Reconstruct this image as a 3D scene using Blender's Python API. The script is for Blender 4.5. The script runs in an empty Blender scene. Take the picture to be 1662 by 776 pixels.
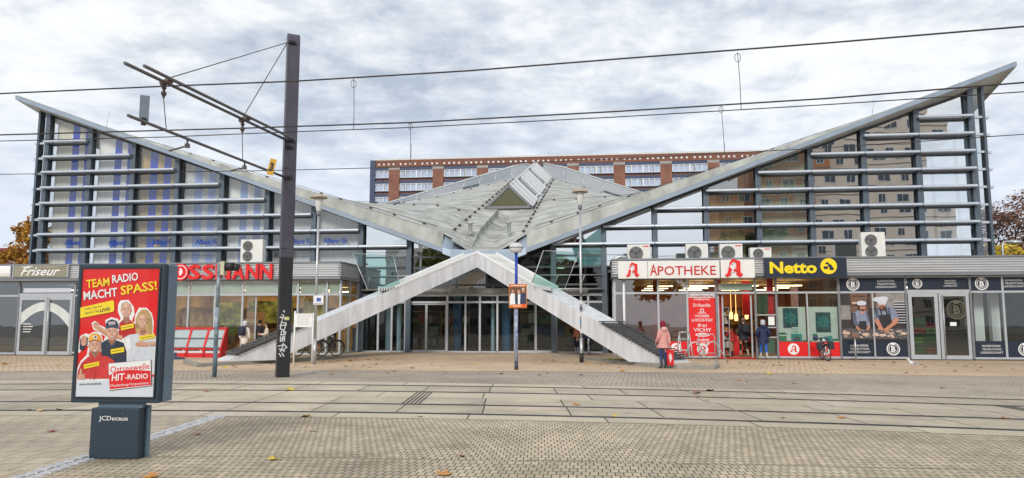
import bpy, bmesh, math, random
from mathutils import Vector, Matrix
from math import sin, cos, pi, radians, sqrt, atan2
random.seed(7)
SC = bpy.context.scene
COL = SC.collection
# ------------------------------------------------------------------ camera, light, exposure
EYE, PITCH, FPX = 1.65, radians(6.3), 1224.0
cd = bpy.data.cameras.new('camera'); cam = bpy.data.objects.new('camera', cd); COL.objects.link(cam)
cam.location = (0, 0, EYE); cam.rotation_euler = (pi/2 + PITCH, 0, 0)
cd.sensor_width = 36; cd.lens = 36*FPX/1662; cd.clip_start = 0.1; cd.clip_end = 3000
SC.camera = cam
SUN_EL, SUN_AZ = radians(29), radians(194)          # compass-like: 180 = behind the camera
W = bpy.data.worlds.new('World'); SC.world = W; W.use_nodes = True
def build_world():
    nt = W.node_tree; N = nt.nodes; L = nt.links; N.clear()
    out = N.new('ShaderNodeOutputWorld'); bg = N.new('ShaderNodeBackground'); bg.inputs[1].default_value = 0.1
    sky = N.new('ShaderNodeTexSky'); sky.sky_type = 'NISHITA'; sky.sun_disc = False
    sky.sun_elevation = SUN_EL; sky.sun_rotation = SUN_AZ
    tc = N.new('ShaderNodeTexCoord'); sep = N.new('ShaderNodeSeparateXYZ'); L.new(tc.outputs['Generated'], sep.inputs[0])
    def M(op, a, b=None, c=None):
        n = N.new('ShaderNodeMath'); n.operation = op
        for i, x in enumerate((a, b, c)):
            if x is None: continue
            if isinstance(x, (int, float)): n.inputs[i].default_value = x
            else: L.new(x, n.inputs[i])
        return n.outputs[0]
    z = M('ADD', M('MAXIMUM', sep.outputs[2], 0.0), 0.16)
    cx = M('DIVIDE', sep.outputs[0], z); cy = M('DIVIDE', sep.outputs[1], z)
    cmb = N.new('ShaderNodeCombineXYZ'); L.new(cx, cmb.inputs[0]); L.new(cy, cmb.inputs[1])
    def noise(scale, detail, rough, dist, off):
        mp = N.new('ShaderNodeMapping'); mp.inputs['Location'].default_value = off; L.new(cmb.outputs[0], mp.inputs[0])
        n = N.new('ShaderNodeTexNoise'); n.inputs['Scale'].default_value = scale; n.inputs['Detail'].default_value = detail
        n.inputs['Roughness'].default_value = rough; n.inputs['Distortion'].default_value = dist
        L.new(mp.outputs[0], n.inputs['Vector']); return n.outputs[0]
    big = noise(0.9, 3, .5, .2, (3.1, 1.7, 0)); fine = noise(5.5, 10, .60, .15, (0.4, 5.2, 0))
    dens = M('ADD', M('MULTIPLY', big, .55), M('MULTIPLY', fine, .62))
    cr = N.new('ShaderNodeValToRGB'); L.new(dens, cr.inputs[0])
    e = cr.color_ramp.elements
    e[0].position = .42; e[0].color = (.42, .48, .575, 1)
    e[1].position = .74; e[1].color = (.97, .97, .965, 1)
    k = e.new(.54); k.color = (.66, .70, .755, 1)
    k = e.new(.62); k.color = (.85, .865, .885, 1)
    # clear pale blue towards the horizon
    hz = N.new('ShaderNodeMapRange'); L.new(sep.outputs[2], hz.inputs[0]); hz.inputs[1].default_value = .04; hz.inputs[2].default_value = .34
    hz.interpolation_type = 'SMOOTHSTEP'
    hm = N.new('ShaderNodeMix'); hm.data_type = 'RGBA'; L.new(hz.outputs[0], hm.inputs[0])
    hm.inputs[6].default_value = (.66, .72, .83, 1); L.new(cr.outputs[0], hm.inputs[7])
    sc = N.new('ShaderNodeMix'); sc.data_type = 'RGBA'; sc.blend_type = 'MULTIPLY'; sc.inputs[0].default_value = 1
    L.new(hm.outputs[2], sc.inputs[6]); sc.inputs[7].default_value = (8.6, 8.6, 8.6, 1)
    mx = N.new('ShaderNodeMix'); mx.data_type = 'RGBA'; mx.inputs[0].default_value = .92
    L.new(sky.outputs[0], mx.inputs[6]); L.new(sc.outputs[2], mx.inputs[7])
    L.new(mx.outputs[2], bg.inputs[0]); L.new(bg.outputs[0], out.inputs[0])
build_world()
sl = bpy.data.lights.new('sun', 'SUN'); sl.energy = 1.5; sl.angle = radians(14); sl.color = (1, .94, .85)
sun = bpy.data.objects.new('sun', sl); COL.objects.link(sun)
sd = Vector((sin(SUN_AZ)*cos(SUN_EL), cos(SUN_AZ)*cos(SUN_EL), sin(SUN_EL)))
sun.rotation_euler = sd.to_track_quat('Z', 'Y').to_euler(); sun.location = (0, -20, 60)
vs = SC.view_settings; vs.view_transform = 'Standard'; vs.look = 'None'; vs.gamma = 1; vs.use_curve_mapping = False; vs.exposure = 0.45
try:
    SC.cycles.max_bounces = 6; SC.cycles.transparent_max_bounces = 12; SC.cycles.caustics_reflective = False; SC.cycles.caustics_refractive = False
    SC.cycles.sample_clamp_indirect = 4
except Exception: pass
# ------------------------------------------------------------------ measuring: photo pixel -> place in the world
def ray(u, v):
    x = (u-831)/FPX; t = (388-v)/FPX
    return Vector((x, cos(PITCH)-t*sin(PITCH), sin(PITCH)+t*cos(PITCH)))
E0 = Vector((0, 0, EYE))
def gnd(u, v, z=0.0):
    r = ray(u, v); return E0 + r*((z-EYE)/r.z)
def dep(u, v, Y):
    r = ray(u, v); return E0 + r*(Y/r.y)
A = radians(6.35); O = Vector((0, 35.45, 0)); EX = Vector((cos(A), -sin(A), 0)); EY = Vector((sin(A), cos(A), 0))
def Lw(x, y, z=0): return O + EX*x + EY*y + Vector((0, 0, z))     # building frame -> world
def loc(P): return ((P-O).dot(EX), (P-O).dot(EY), P.z)
def at(u, v, c):
    r = ray(u, v); k = (c-(E0-O).dot(EY))/r.dot(EY); P = E0+r*k; return (P-O).dot(EX), P.z
def X(u, c=0.0, v=520): return at(u, v, c)[0]
def Zl(u, v, c=0.0): return at(u, v, c)[1]
# ------------------------------------------------------------------ materials
MATS = {}
def mat(name, col, rough=.6, metal=0.0, var=.12, scale=3.0, bump=0.0, bscale=40.0, emit=0.0, coords='Object', stretch=(1,1,1), col2=None, spec=.5):
    if name in MATS: return MATS[name]
    m = bpy.data.materials.new(name); m.use_nodes = True; nt = m.node_tree; N = nt.nodes; L = nt.links
    b = N['Principled BSDF']; b.inputs['Roughness'].default_value = rough; b.inputs['Metallic'].default_value = metal
    b.inputs['Specular IOR Level'].default_value = spec
    c = Vector(col)
    tc = N.new('ShaderNodeTexCoord'); mp = N.new('ShaderNodeMapping'); mp.inputs['Scale'].default_value = stretch; L.new(tc.outputs[coords], mp.inputs[0])
    if var > 0 or col2:
        n = N.new('ShaderNodeTexNoise'); n.inputs['Scale'].default_value = scale; n.inputs['Detail'].default_value = 6; n.inputs['Roughness'].default_value = .65
        L.new(mp.outputs[0], n.inputs['Vector'])
        r = N.new('ShaderNodeValToRGB'); L.new(n.outputs[0], r.inputs[0])
        r.color_ramp.elements[0].position = .32; r.color_ramp.elements[1].position = .68
        a = c*(1-var); d = Vector(col2) if col2 else c*(1+var)
        r.color_ramp.elements[0].color = (a.x, a.y, a.z, 1); r.color_ramp.elements[1].color = (min(d.x,1), min(d.y,1), min(d.z,1), 1)
        L.new(r.outputs[0], b.inputs['Base Color'])
        if emit: L.new(r.outputs[0], b.inputs['Emission Color'])
    else:
        b.inputs['Base Color'].default_value = (c.x, c.y, c.z, 1)
        if emit: b.inputs['Emission Color'].default_value = (c.x, c.y, c.z, 1)
    if emit: b.inputs['Emission Strength'].default_value = emit
    if bump:
        n2 = N.new('ShaderNodeTexNoise'); n2.inputs['Scale'].default_value = bscale; n2.inputs['Detail'].default_value = 4; L.new(mp.outputs[0], n2.inputs['Vector'])
        bp = N.new('ShaderNodeBump'); bp.inputs['Strength'].default_value = bump; bp.inputs['Distance'].default_value = .03
        L.new(n2.outputs[0], bp.inputs['Height']); L.new(bp.outputs[0], b.inputs['Normal'])
    MATS[name] = m; return m
def brick_mat(name, c1, c2, mortar, bw, bh, ms, rot=0, offset=.5, coords='Object', rough=.85, stain=(.75,1.12), sscale=.6, stainz=None, moss=None):
    m = bpy.data.materials.new(name); m.use_nodes = True; nt = m.node_tree; N = nt.nodes; L = nt.links
    b = N['Principled BSDF']; b.inputs['Roughness'].default_value = rough; b.inputs['Specular IOR Level'].default_value = .3
    tc = N.new('ShaderNodeTexCoord'); mp = N.new('ShaderNodeMapping'); mp.inputs['Rotation'].default_value = (0,0,rot); L.new(tc.outputs[coords], mp.inputs[0])
    # wobble so that the joints are not ruled lines
    wn = N.new('ShaderNodeTexNoise'); wn.inputs['Scale'].default_value = 1.3; wn.inputs['Detail'].default_value = 3; L.new(mp.outputs[0], wn.inputs['Vector'])
    sc_ = N.new('ShaderNodeVectorMath'); sc_.operation = 'SCALE'; sc_.inputs['Scale'].default_value = min(bh*.12, .02); L.new(wn.outputs['Color'], sc_.inputs[0])
    ad = N.new('ShaderNodeVectorMath'); ad.operation = 'ADD'; L.new(mp.outputs[0], ad.inputs[0]); L.new(sc_.outputs[0], ad.inputs[1])
    br = N.new('ShaderNodeTexBrick'); L.new(ad.outputs[0], br.inputs['Vector']); br.offset = offset
    br.inputs['Color1'].default_value = (*c1,1); br.inputs['Color2'].default_value = (*c2,1); br.inputs['Mortar'].default_value = (*mortar,1)
    br.inputs['Scale'].default_value = 1; br.inputs['Brick Width'].default_value = bw; br.inputs['Row Height'].default_value = bh
    br.inputs['Mortar Size'].default_value = ms; br.inputs['Mortar Smooth'].default_value = .3
    n = N.new('ShaderNodeTexNoise'); n.inputs['Scale'].default_value = sscale; n.inputs['Detail'].default_value = 8; n.inputs['Roughness'].default_value = .62; L.new(tc.outputs[coords], n.inputs['Vector'])
    r = N.new('ShaderNodeMapRange'); r.inputs[1].default_value = .3; r.inputs[2].default_value = .7; r.inputs[3].default_value = stain[0]; r.inputs[4].default_value = stain[1]; L.new(n.outputs[0], r.inputs[0])
    mx = N.new('ShaderNodeMix'); mx.data_type = 'RGBA'; mx.blend_type = 'MULTIPLY'; mx.inputs[0].default_value = 1
    L.new(br.outputs[0], mx.inputs[6]); L.new(r.outputs[0], mx.inputs[7])
    last = mx.outputs[2]
    for sc5, lo, hi, f0, f1 in ((.13, .36, .64, .86, 1.08), (7.0, .60, .70, 1.0, .72)):      # broad worn areas, small stains and gum
        n5 = N.new('ShaderNodeTexNoise'); n5.inputs['Scale'].default_value = sc5; n5.inputs['Detail'].default_value = 4; L.new(tc.outputs[coords], n5.inputs['Vector'])
        r5 = N.new('ShaderNodeMapRange'); r5.inputs[1].default_value = lo; r5.inputs[2].default_value = hi; r5.inputs[3].default_value = f0; r5.inputs[4].default_value = f1; L.new(n5.outputs[0], r5.inputs[0])
        m5 = N.new('ShaderNodeMix'); m5.data_type = 'RGBA'; m5.blend_type = 'MULTIPLY'; m5.inputs[0].default_value = 1; L.new(last, m5.inputs[6]); L.new(r5.outputs[0], m5.inputs[7]); last = m5.outputs[2]
    n3 = N.new('ShaderNodeTexNoise'); n3.inputs['Scale'].default_value = 45; n3.inputs['Detail'].default_value = 3; L.new(tc.outputs[coords], n3.inputs['Vector'])
    r3 = N.new('ShaderNodeMapRange'); r3.inputs[3].default_value = .8; r3.inputs[4].default_value = 1.2; L.new(n3.outputs[0], r3.inputs[0])
    m3 = N.new('ShaderNodeMix'); m3.data_type = 'RGBA'; m3.blend_type = 'MULTIPLY'; m3.inputs[0].default_value = 1; L.new(last, m3.inputs[6]); L.new(r3.outputs[0], m3.inputs[7]); last = m3.outputs[2]
    if moss:
        n4 = N.new('ShaderNodeTexNoise'); n4.inputs['Scale'].default_value = .9; n4.inputs['Detail'].default_value = 7; L.new(tc.outputs[coords], n4.inputs['Vector'])
        r4 = N.new('ShaderNodeMapRange'); r4.inputs[1].default_value = .56; r4.inputs[2].default_value = .72; r4.inputs[4].default_value = .5; L.new(n4.outputs[0], r4.inputs[0])
        m4 = N.new('ShaderNodeMix'); m4.data_type = 'RGBA'; L.new(r4.outputs[0], m4.inputs[0]); L.new(last, m4.inputs[6]); m4.inputs[7].default_value = (*moss,1); last = m4.outputs[2]
    L.new(last, b.inputs['Base Color'])
    bp = N.new('ShaderNodeBump'); bp.inputs['Strength'].default_value = .35; bp.inputs['Distance'].default_value = .01; bp.invert = True
    L.new(br.outputs['Fac'], bp.inputs['Height']); L.new(bp.outputs[0], b.inputs['Normal'])
    MATS[name] = m; return m
def glass(name, refl, tint, wob=.02, wscale=.8, rough=0.0, fres=1.0, haze=None):
    m = bpy.data.materials.new(name); m.use_nodes = True; nt = m.node_tree; N = nt.nodes; L = nt.links; N.clear()
    out = N.new('ShaderNodeOutputMaterial'); tr = N.new('ShaderNodeBsdfTransparent'); tr.inputs[0].default_value = (*tint,1)
    gl = N.new('ShaderNodeBsdfGlossy'); gl.inputs['Roughness'].default_value = rough; gl.inputs[0].default_value = (.93,.96,.97,1)
    lw = N.new('ShaderNodeLayerWeight'); lw.inputs[0].default_value = .5
    fr = N.new('ShaderNodeMath'); fr.operation = 'POWER'; fr.inputs[1].default_value = 5; L.new(lw.outputs['Facing'], fr.inputs[0])
    ad = N.new('ShaderNodeMath'); ad.operation = 'MULTIPLY_ADD'; ad.use_clamp = True; ad.inputs[1].default_value = fres; ad.inputs[2].default_value = refl; L.new(fr.outputs[0], ad.inputs[0])
    mx = N.new('ShaderNodeMixShader'); L.new(ad.outputs[0], mx.inputs[0]); L.new(tr.outputs[0], mx.inputs[1]); L.new(gl.outputs[0], mx.inputs[2])
    if wob:
        tc = N.new('ShaderNodeTexCoord'); n = N.new('ShaderNodeTexNoise'); n.inputs['Scale'].default_value = wscale; n.inputs['Detail'].default_value = 1.5; L.new(tc.outputs['Object'], n.inputs['Vector'])
        bp = N.new('ShaderNodeBump'); bp.inputs['Strength'].default_value = wob; bp.inputs['Distance'].default_value = 1; L.new(n.outputs[0], bp.inputs['Height']); L.new(bp.outputs[0], gl.inputs['Normal'])
    L.new(mx.outputs[0], out.inputs[0]); MATS[name] = m; return m
# ------------------------------------------------------------------ mesh builder
class MB:
    def __init__(s): s.v = []; s.f = []; s.m = []; s.mi = 0; s.sm = []
    def face(s, pts, smooth=False):
        i = len(s.v); s.v += [tuple(p) for p in pts]; s.f.append(tuple(range(i, i+len(pts)))); s.m.append(s.mi); s.sm.append(smooth)
    def box(s, x0, x1, y0, y1, z0, z1):
        s.prism([(x0,z0),(x1,z0),(x1,z1),(x0,z1)], y0, y1); return s
    def hexa(s, p):        # 8 points: bottom 4 ccw, top 4 ccw
        i = len(s.v); s.v += [tuple(q) for q in p]
        for f in ((3,2,1,0),(4,5,6,7),(0,1,5,4),(1,2,6,5),(2,3,7,6),(3,0,4,7)):
            s.f.append(tuple(i+k for k in f)); s.m.append(s.mi); s.sm.append(False)
        return s
    def prism(s, poly, y0, y1):     # polygon in x,z, extruded along y
        n = len(poly); i = len(s.v)
        ar = sum(poly[k][0]*poly[(k+1)%n][1]-poly[(k+1)%n][0]*poly[k][1] for k in range(n))
        if ar < 0: poly = poly[::-1]
        s.v += [(a,y0,b) for a,b in poly] + [(a,y1,b) for a,b in poly]
        fs = [tuple(i+k for k in range(n)), tuple(i+n+k for k in range(n-1,-1,-1))]
        for k in range(n): fs.append((i+(k+1)%n, i+k, i+n+k, i+n+(k+1)%n))
        for f in fs: s.f.append(f); s.m.append(s.mi); s.sm.append(False)
        return s
    def slab(s, poly, z0, z1):      # polygon in x,y, extruded along z
        n = len(poly); i = len(s.v)
        ar = sum(poly[k][0]*poly[(k+1)%n][1]-poly[(k+1)%n][0]*poly[k][1] for k in range(n))
        if ar < 0: poly = poly[::-1]
        s.v += [(a,b,z0) for a,b in poly] + [(a,b,z1) for a,b in poly]
        fs = [tuple(i+k for k in range(n-1,-1,-1)), tuple(i+n+k for k in range(n))]
        for k in range(n): fs.append((i+k, i+(k+1)%n, i+n+(k+1)%n, i+n+k))
        for f in fs: s.f.append(f); s.m.append(s.mi); s.sm.append(False)
        return s
    def prof(s, poly, x0, x1):      # polygon in y,z, extruded along x
        n = len(poly); i = len(s.v)
        s.v += [(x0,a,b) for a,b in poly] + [(x1,a,b) for a,b in poly]
        fs = [tuple(i+k for k in range(n-1,-1,-1)), tuple(i+n+k for k in range(n))]
        for k in range(n): fs.append((i+k, i+(k+1)%n, i+n+(k+1)%n, i+n+k))
        for f in fs: s.f.append(f); s.m.append(s.mi); s.sm.append(False)
        return s
    def tube(s, pts, r, n=8, r2=None, cap=True, closed=False):
        pts = [Vector(p) for p in pts]; m = len(pts); rings = []
        up = None
        for k in range(m):
            if closed: t = pts[(k+1)%m]-pts[k-1]
            else: t = pts[min(k+1,m-1)]-pts[max(k-1,0)]
            t.normalize()
            if up is None: up = Vector((0,0,1)) if abs(t.z) < .9 else Vector((0,1,0))
            a = t.cross(up)
            if a.length < 1e-4: a = t.orthogonal()
            a.normalize(); b = a.cross(t); b.normalize()
            up = b.copy()
            rr = r if r2 is None else r+(r2-r)*k/max(m-1,1)
            if isinstance(r, (list,tuple)): rr = r[k]
            i = len(s.v); rings.append(i)
            for j in range(n):
                q = pts[k]+a*(rr*cos(2*pi*j/n))+b*(rr*sin(2*pi*j/n)); s.v.append(tuple(q))
        for k in range(m if closed else m-1):
            a, b = rings[k], rings[(k+1)%m]
            for j in range(n):
                s.f.append((a+j, a+(j+1)%n, b+(j+1)%n, b+j)); s.m.append(s.mi); s.sm.append(True)
        if cap and not closed:
            s.f.append(tuple(rings[0]+j for j in range(n-1,-1,-1))); s.m.append(s.mi); s.sm.append(False)
            s.f.append(tuple(rings[-1]+j for j in range(n))); s.m.append(s.mi); s.sm.append(False)
        return s
    def lathe(s, prof, c=(0,0,0), n=20):   # (r,z) list about the z axis
        i0 = len(s.v)
        for r,z in prof:
            for j in range(n): s.v.append((c[0]+r*cos(2*pi*j/n), c[1]+r*sin(2*pi*j/n), c[2]+z))
        for k in range(len(prof)-1):
            for j in range(n):
                a = i0+k*n; b = a+n
                s.f.append((a+j, a+(j+1)%n, b+(j+1)%n, b+j)); s.m.append(s.mi); s.sm.append(True)
        return s
    def disc(s, c, r, y0, y1, n=28, rz=None):       # disc facing -y in the x,z plane
        rz = rz or r
        return s.prism([(c[0]+r*cos(2*pi*j/n), c[1]+rz*sin(2*pi*j/n)) for j in range(n)], y0, y1)
    def ring(s, c, r0, r1, y0, y1, n=32):
        for j in range(n):
            a, b = 2*pi*j/n, 2*pi*(j+1)/n
            s.prism([(c[0]+r0*cos(a),c[1]+r0*sin(a)),(c[0]+r1*cos(a),c[1]+r1*sin(a)),(c[0]+r1*cos(b),c[1]+r1*sin(b)),(c[0]+r0*cos(b),c[1]+r0*sin(b))], y0, y1)
        return s
    def ball(s, c, r, n=12, sc=(1,1,1)):
        i0 = len(s.v); h = n//2+1
        for k in range(h):
            th = pi*k/(h-1)
            for j in range(n): s.v.append((c[0]+r*sc[0]*sin(th)*cos(2*pi*j/n), c[1]+r*sc[1]*sin(th)*sin(2*pi*j/n), c[2]+r*sc[2]*cos(th)))
        for k in range(h-1):
            for j in range(n):
                a = i0+k*n; b = a+n; s.f.append((a+j, b+j, b+(j+1)%n, a+(j+1)%n)); s.m.append(s.mi); s.sm.append(True)
        return s
    def stroke(s, pts, w, y0, y1):    # flat stroke in x,z
        for (a,b),(c,d) in zip(pts, pts[1:]):
            dx, dz = c-a, d-b; l = sqrt(dx*dx+dz*dz) or 1; nx, nz = -dz/l*w/2, dx/l*w/2; ex_, ez = dx/l*w*.4, dz/l*w*.4
            s.prism([(a-ex_+nx,b-ez+nz),(a-ex_-nx,b-ez-nz),(c+ex_-nx,d+ez-nz),(c+ex_+nx,d+ez+nz)], y0, y1)
        return s
    def build(s, name, mats, parent=None, label=None, bevel=0):
        me = bpy.data.meshes.new(name); me.from_pydata(s.v, [], s.f)
        if not isinstance(mats, (list,tuple)): mats = [mats]
        for m in mats: me.materials.append(m)
        me.polygons.foreach_set('material_index', [min(k,len(mats)-1) for k in s.m]); me.polygons.foreach_set('use_smooth', s.sm)
        me.update()
        o = bpy.data.objects.new(name, me); COL.objects.link(o)
        if parent: o.parent = parent
        if label: o['label'] = label
        if bevel:
            b = o.modifiers.new('bevel', 'BEVEL'); b.width = bevel; b.segments = 2; b.limit_method = 'ANGLE'
        return o
def thing(name, label, cat, p=(0,0,0), rz=0, group=None):
    o = bpy.data.objects.new(name, None); COL.objects.link(o); o.location = p; o.rotation_euler = (0,0,rz); o.empty_display_size = .2
    o['label'] = label; o['category'] = cat
    if group: o['group'] = group
    return o
def tag(o, label, cat, group=None):
    o['label'] = label; o['category'] = cat
    if group: o['group'] = group
    return o
def struct(o): o['kind'] = 'structure'; return o
def dup(root, p, rz=None, label=None, group=None, scale=None):
    r = root.copy(); COL.objects.link(r); r.location = p
    if rz is not None: r.rotation_euler = (0,0,rz)
    if scale: r.scale = (scale,)*3
    if label: r['label'] = label
    if group: r['group'] = group
    for ch in list(root.children):
        c = ch.copy(); COL.objects.link(c); c.parent = r
        for g in list(ch.children):
            d = g.copy(); COL.objects.link(d); d.parent = c
    return r
def text_mesh(body, bold=0.0, shear=0.0, spacing=1.0, extrude=.5, res=2):
    cu = bpy.data.curves.new('lettering', 'FONT'); cu.body = body; cu.offset = bold; cu.shear = shear; cu.space_character = spacing
    cu.resolution_u = res; cu.extrude = extrude; cu.size = 1
    o = bpy.data.objects.new('lettering', cu); COL.objects.link(o); dg = bpy.context.evaluated_depsgraph_get(); dg.update()
    me = bpy.data.meshes.new_from_object(o.evaluated_get(dg)); bpy.data.objects.remove(o); bpy.data.curves.remove(cu)
    return [tuple(v.co) for v in me.vertices], [tuple(p.vertices) for p in me.polygons]
def put_text(mb, body, x0, x1, z0, z1, y, depth=.01, bold=.0, shear=0, rot=0.0, spacing=1.0, keep=False, res=2):
    """adds lettering facing -y to fill x0..x1, z0..z1"""
    v, f = text_mesh(body, bold, shear, spacing, res=res)
    if not v: return
    a0, a1 = min(p[0] for p in v), max(p[0] for p in v); b0, b1 = min(p[1] for p in v), max(p[1] for p in v)
    sx = (x1-x0)/(a1-a0); sz = (z1-z0)/(b1-b0)
    if keep: sx = sz = min(sx, sz)
    cx, cz = (x0+x1)/2, (z0+z1)/2; i = len(mb.v)
    for p in v:
        dx = (p[0]-(a0+a1)/2)*sx; dz = (p[1]-(b0+b1)/2)*sz
        mb.v.append((cx+dx*cos(rot)-dz*sin(rot), y if p[2] > 0 else y+depth, cz+dx*sin(rot)+dz*cos(rot)))
    for q in f: mb.f.append(tuple(i+k for k in q)); mb.m.append(mb.mi); mb.sm.append(False)
# common materials
white_paint = mat('white_paint', (.80,.81,.82), .5, var=.04)
conc_white = mat('painted_concrete', (.62,.64,.67), .75, var=.18, scale=1.6, bump=.15, stretch=(2.2,2.2,.35))
steel_blue = mat('blue_grey_steel', (.10,.13,.165), .4, .3, var=.12, scale=2)
louver_m = mat('louver_metal', (.50,.56,.65), .4, .2, var=.08, scale=1.5)
alu = mat('aluminium', (.47,.50,.54), .4, .3, var=.06)
alu_dark = mat('dark_aluminium', (.17,.19,.215), .45, .3, var=.08)
beam_blue = mat('blue_flashing', (.32,.395,.49), .4, .25, var=.1, scale=1.2)
dark = mat('dark_interior', (.03,.035,.04), .8, var=.2)
black = mat('black_plastic', (.015,.016,.018), .5, var=.1)
red = mat('red_paint', (.62,.012,.016), .45, var=.05)
redL = mat('red_sign', (.72,.01,.014), .4, var=.03)
yellow = mat('yellow_sign', (.90,.68,.01), .45, var=.03)
navy = mat('navy_panel', (.012,.022,.045), .4, var=.1)
chrome = mat('galvanised', (.50,.52,.54), .4, .6, var=.1, scale=8)
wht = mat('white_print', (.82,.83,.84), .5, var=0)
# ================================================================== GROUND
def curve(k, q, s, x):
    lim = 14.0
    xc = max(-lim, min(lim, x)); return k + s*xc + q*xc*xc + (s + 2*q*xc)*(x-xc)
CV = {'E1': (13.01,-.0107,-.165), 'R3': (13.76,-.0098,-.168), 'R2': (15.25,-.0085,-.165), 'R1': (17.93,-.0094,-.182), 'R0': (19.62,-.0094,-.195), 'E0': (20.50,-.0080,-.215), 'BB': (25.85,-.0052,-.085)}
def cy(n, x): return curve(*CV[n], x)
XS = [-70+140*i/140 for i in range(141)]
def ribbon(name, fa, fb, z, m, uv=True, xs=XS):
    me = bpy.data.meshes.new(name); v = []; f = []; uvs = []
    s = 0; px = None
    for x in xs:
        ya, yb = fa(x), fb(x)
        if px: s += sqrt((x-px[0])**2+(yb-px[1])**2)
        px = (x, yb); v += [(x, ya, z), (x, yb, z)]; uvs += [(s, 0), (s, yb-ya)]
    for i in range(len(xs)-1): f.append((2*i, 2*i+2, 2*i+3, 2*i+1))
    me.from_pydata(v, [], f); me.materials.append(m)
    l = me.uv_layers.new(name='UVMap')
    for p in me.polygons:
        for li, vi in zip(p.loop_indices, p.vertices): l.data[li].uv = uvs[vi]
    o = bpy.data.objects.new(name, me); COL.objects.link(o); return struct(o)
paver_near = brick_mat('interlocking_pavers', (.58,.485,.355), (.43,.365,.272), (.05,.042,.028), .088, .176, .0072, rot=radians(2), stain=(.80,1.14), sscale=.75, moss=(.16,.155,.085))
paver_near2 = brick_mat('interlocking_pavers_front', (.58,.49,.36), (.435,.37,.277), (.05,.042,.028), .092, .184, .0074, rot=radians(5.5), stain=(.72,1.14), sscale=.8, moss=(.16,.155,.085))
paver_left = brick_mat('large_pavers', (.53,.45,.345), (.46,.395,.305), (.14,.115,.085), .30, .42, .008, rot=radians(-1.5), stain=(.82,1.12), sscale=.7)
paver_street = brick_mat('grey_pavers', (.49,.415,.335), (.41,.35,.285), (.15,.135,.115), .14, .24, .010, rot=A*-1, stain=(.78,1.12), sscale=.4)
paver_shop = brick_mat('beige_pavers', (.66,.50,.345), (.58,.435,.30), (.27,.20,.135), .21, .21, .012, rot=A*-1, stain=(.82,1.14), sscale=.35)
slab_m = brick_mat('concrete_slabs', (.55,.475,.365), (.455,.395,.31), (.07,.062,.05), 1.62, 9.0, .016, offset=0, coords='UV', stain=(.70,1.16), sscale=.9)
slab_n = brick_mat('narrow_concrete_slabs', (.56,.485,.375), (.49,.425,.33), (.07,.062,.05), 2.4, 9.0, .015, offset=0, coords='UV', stain=(.82,1.12), sscale=.55)
asph = mat('distant_paving', (.22,.21,.19), .9, var=.15, scale=.3)
cobble = mat('granite_setts', (.46,.47,.48), .8, var=.3, scale=14, bump=.5, bscale=25)
rail_m = mat('worn_rail_steel', (.42,.43,.45), .22, .9, var=.15, scale=4)
groove_m = mat('rail_groove', (.02,.02,.022), .7, var=.2)
kerb_m = mat('kerb_concrete', (.30,.29,.265), .85, var=.15, scale=3, bump=.2)
g = MB(); g.face([(-900,-300,-.03),(900,-300,-.03),(900,1500,-.03),(-900,1500,-.03)]); struct(g.build('ground', asph))
CB = lambda x: 9.32-.085*x-.006*x*x if x < 12 else 7.436-.229*(x-12)
xn_ = [-5.06]+[-5+i for i in range(0,60)]
ribbon('foreground_pavement', lambda x: CB(x)+.012, lambda x: cy('E1',x), 0.0, paver_near, xs=xn_)
ribbon('foreground_pavement', lambda x: -30, lambda x: CB(x)-.012, 0.0, paver_near2, xs=xn_)
ribbon('paving_joint', lambda x: CB(x)-.012, lambda x: CB(x)+.012, -.001, mat('joint_dirt', (.05,.045,.03), .9, var=.3, scale=9), xs=xn_)
ribbon('side_pavement', lambda x: -30, lambda x: cy('E1',x), 0.0, paver_left, xs=[-60+i for i in range(0,55)]+[-5.37])
# strip of granite setts between the two pavings (each sett a low bump of one mesh)
st = MB(); y = -6.0
while y < 13.85:
    d = random.uniform(.13,.19); w = 0
    for k in range(2):
        x0 = -5.365+k*.155; z = random.uniform(.004,.014)
        st.hexa([(x0+.006,y+.006,-.01),(x0+.149,y+.006,-.01),(x0+.149,y+d-.006,-.01),(x0+.006,y+d-.006,-.01),(x0+.02,y+.02,z),(x0+.135,y+.02,z),(x0+.135,y+d-.02,z),(x0+.02,y+d-.02,z)])
    y += d
struct(st.build('sett_strip', cobble))
m_ = MB(); m_.face([(-5.37,-30,-.004),(-5.06,-30,-.004),(-5.06,13.95,-.004),(-5.37,13.95,-.004)]); struct(m_.build('sett_strip_bed', mat('sett_joint', (.17,.155,.13), .9)))
# the tram track bed: strips of concrete slab between the rails
ribbon('track_slabs', lambda x: cy('E1',x), lambda x: cy('R3',x)-.04, 0.004, slab_n)
ribbon('track_slabs', lambda x: cy('R3',x)+.04, lambda x: cy('R2',x)-.04, 0.004, slab_m)
ribbon('track_slabs', lambda x: cy('R2',x)+.04, lambda x: (cy('R2',x)+cy('R1',x))/2+.0, 0.004, slab_m)
ribbon('track_slabs', lambda x: (cy('R2',x)+cy('R1',x))/2+.015, lambda x: cy('R1',x)-.04, 0.004, slab_n)
ribbon('track_slabs', lambda x: cy('R1',x)+.04, lambda x: cy('R0',x)-.04, 0.004, slab_m)
ribbon('track_slabs', lambda x: cy('R0',x)+.04, lambda x: cy('E0',x), 0.004, slab_n)
ribbon('track_joint', lambda x: (cy('R2',x)+cy('R1',x))/2-.0, lambda x: (cy('R2',x)+cy('R1',x))/2+.015, 0.002, groove_m)
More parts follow.
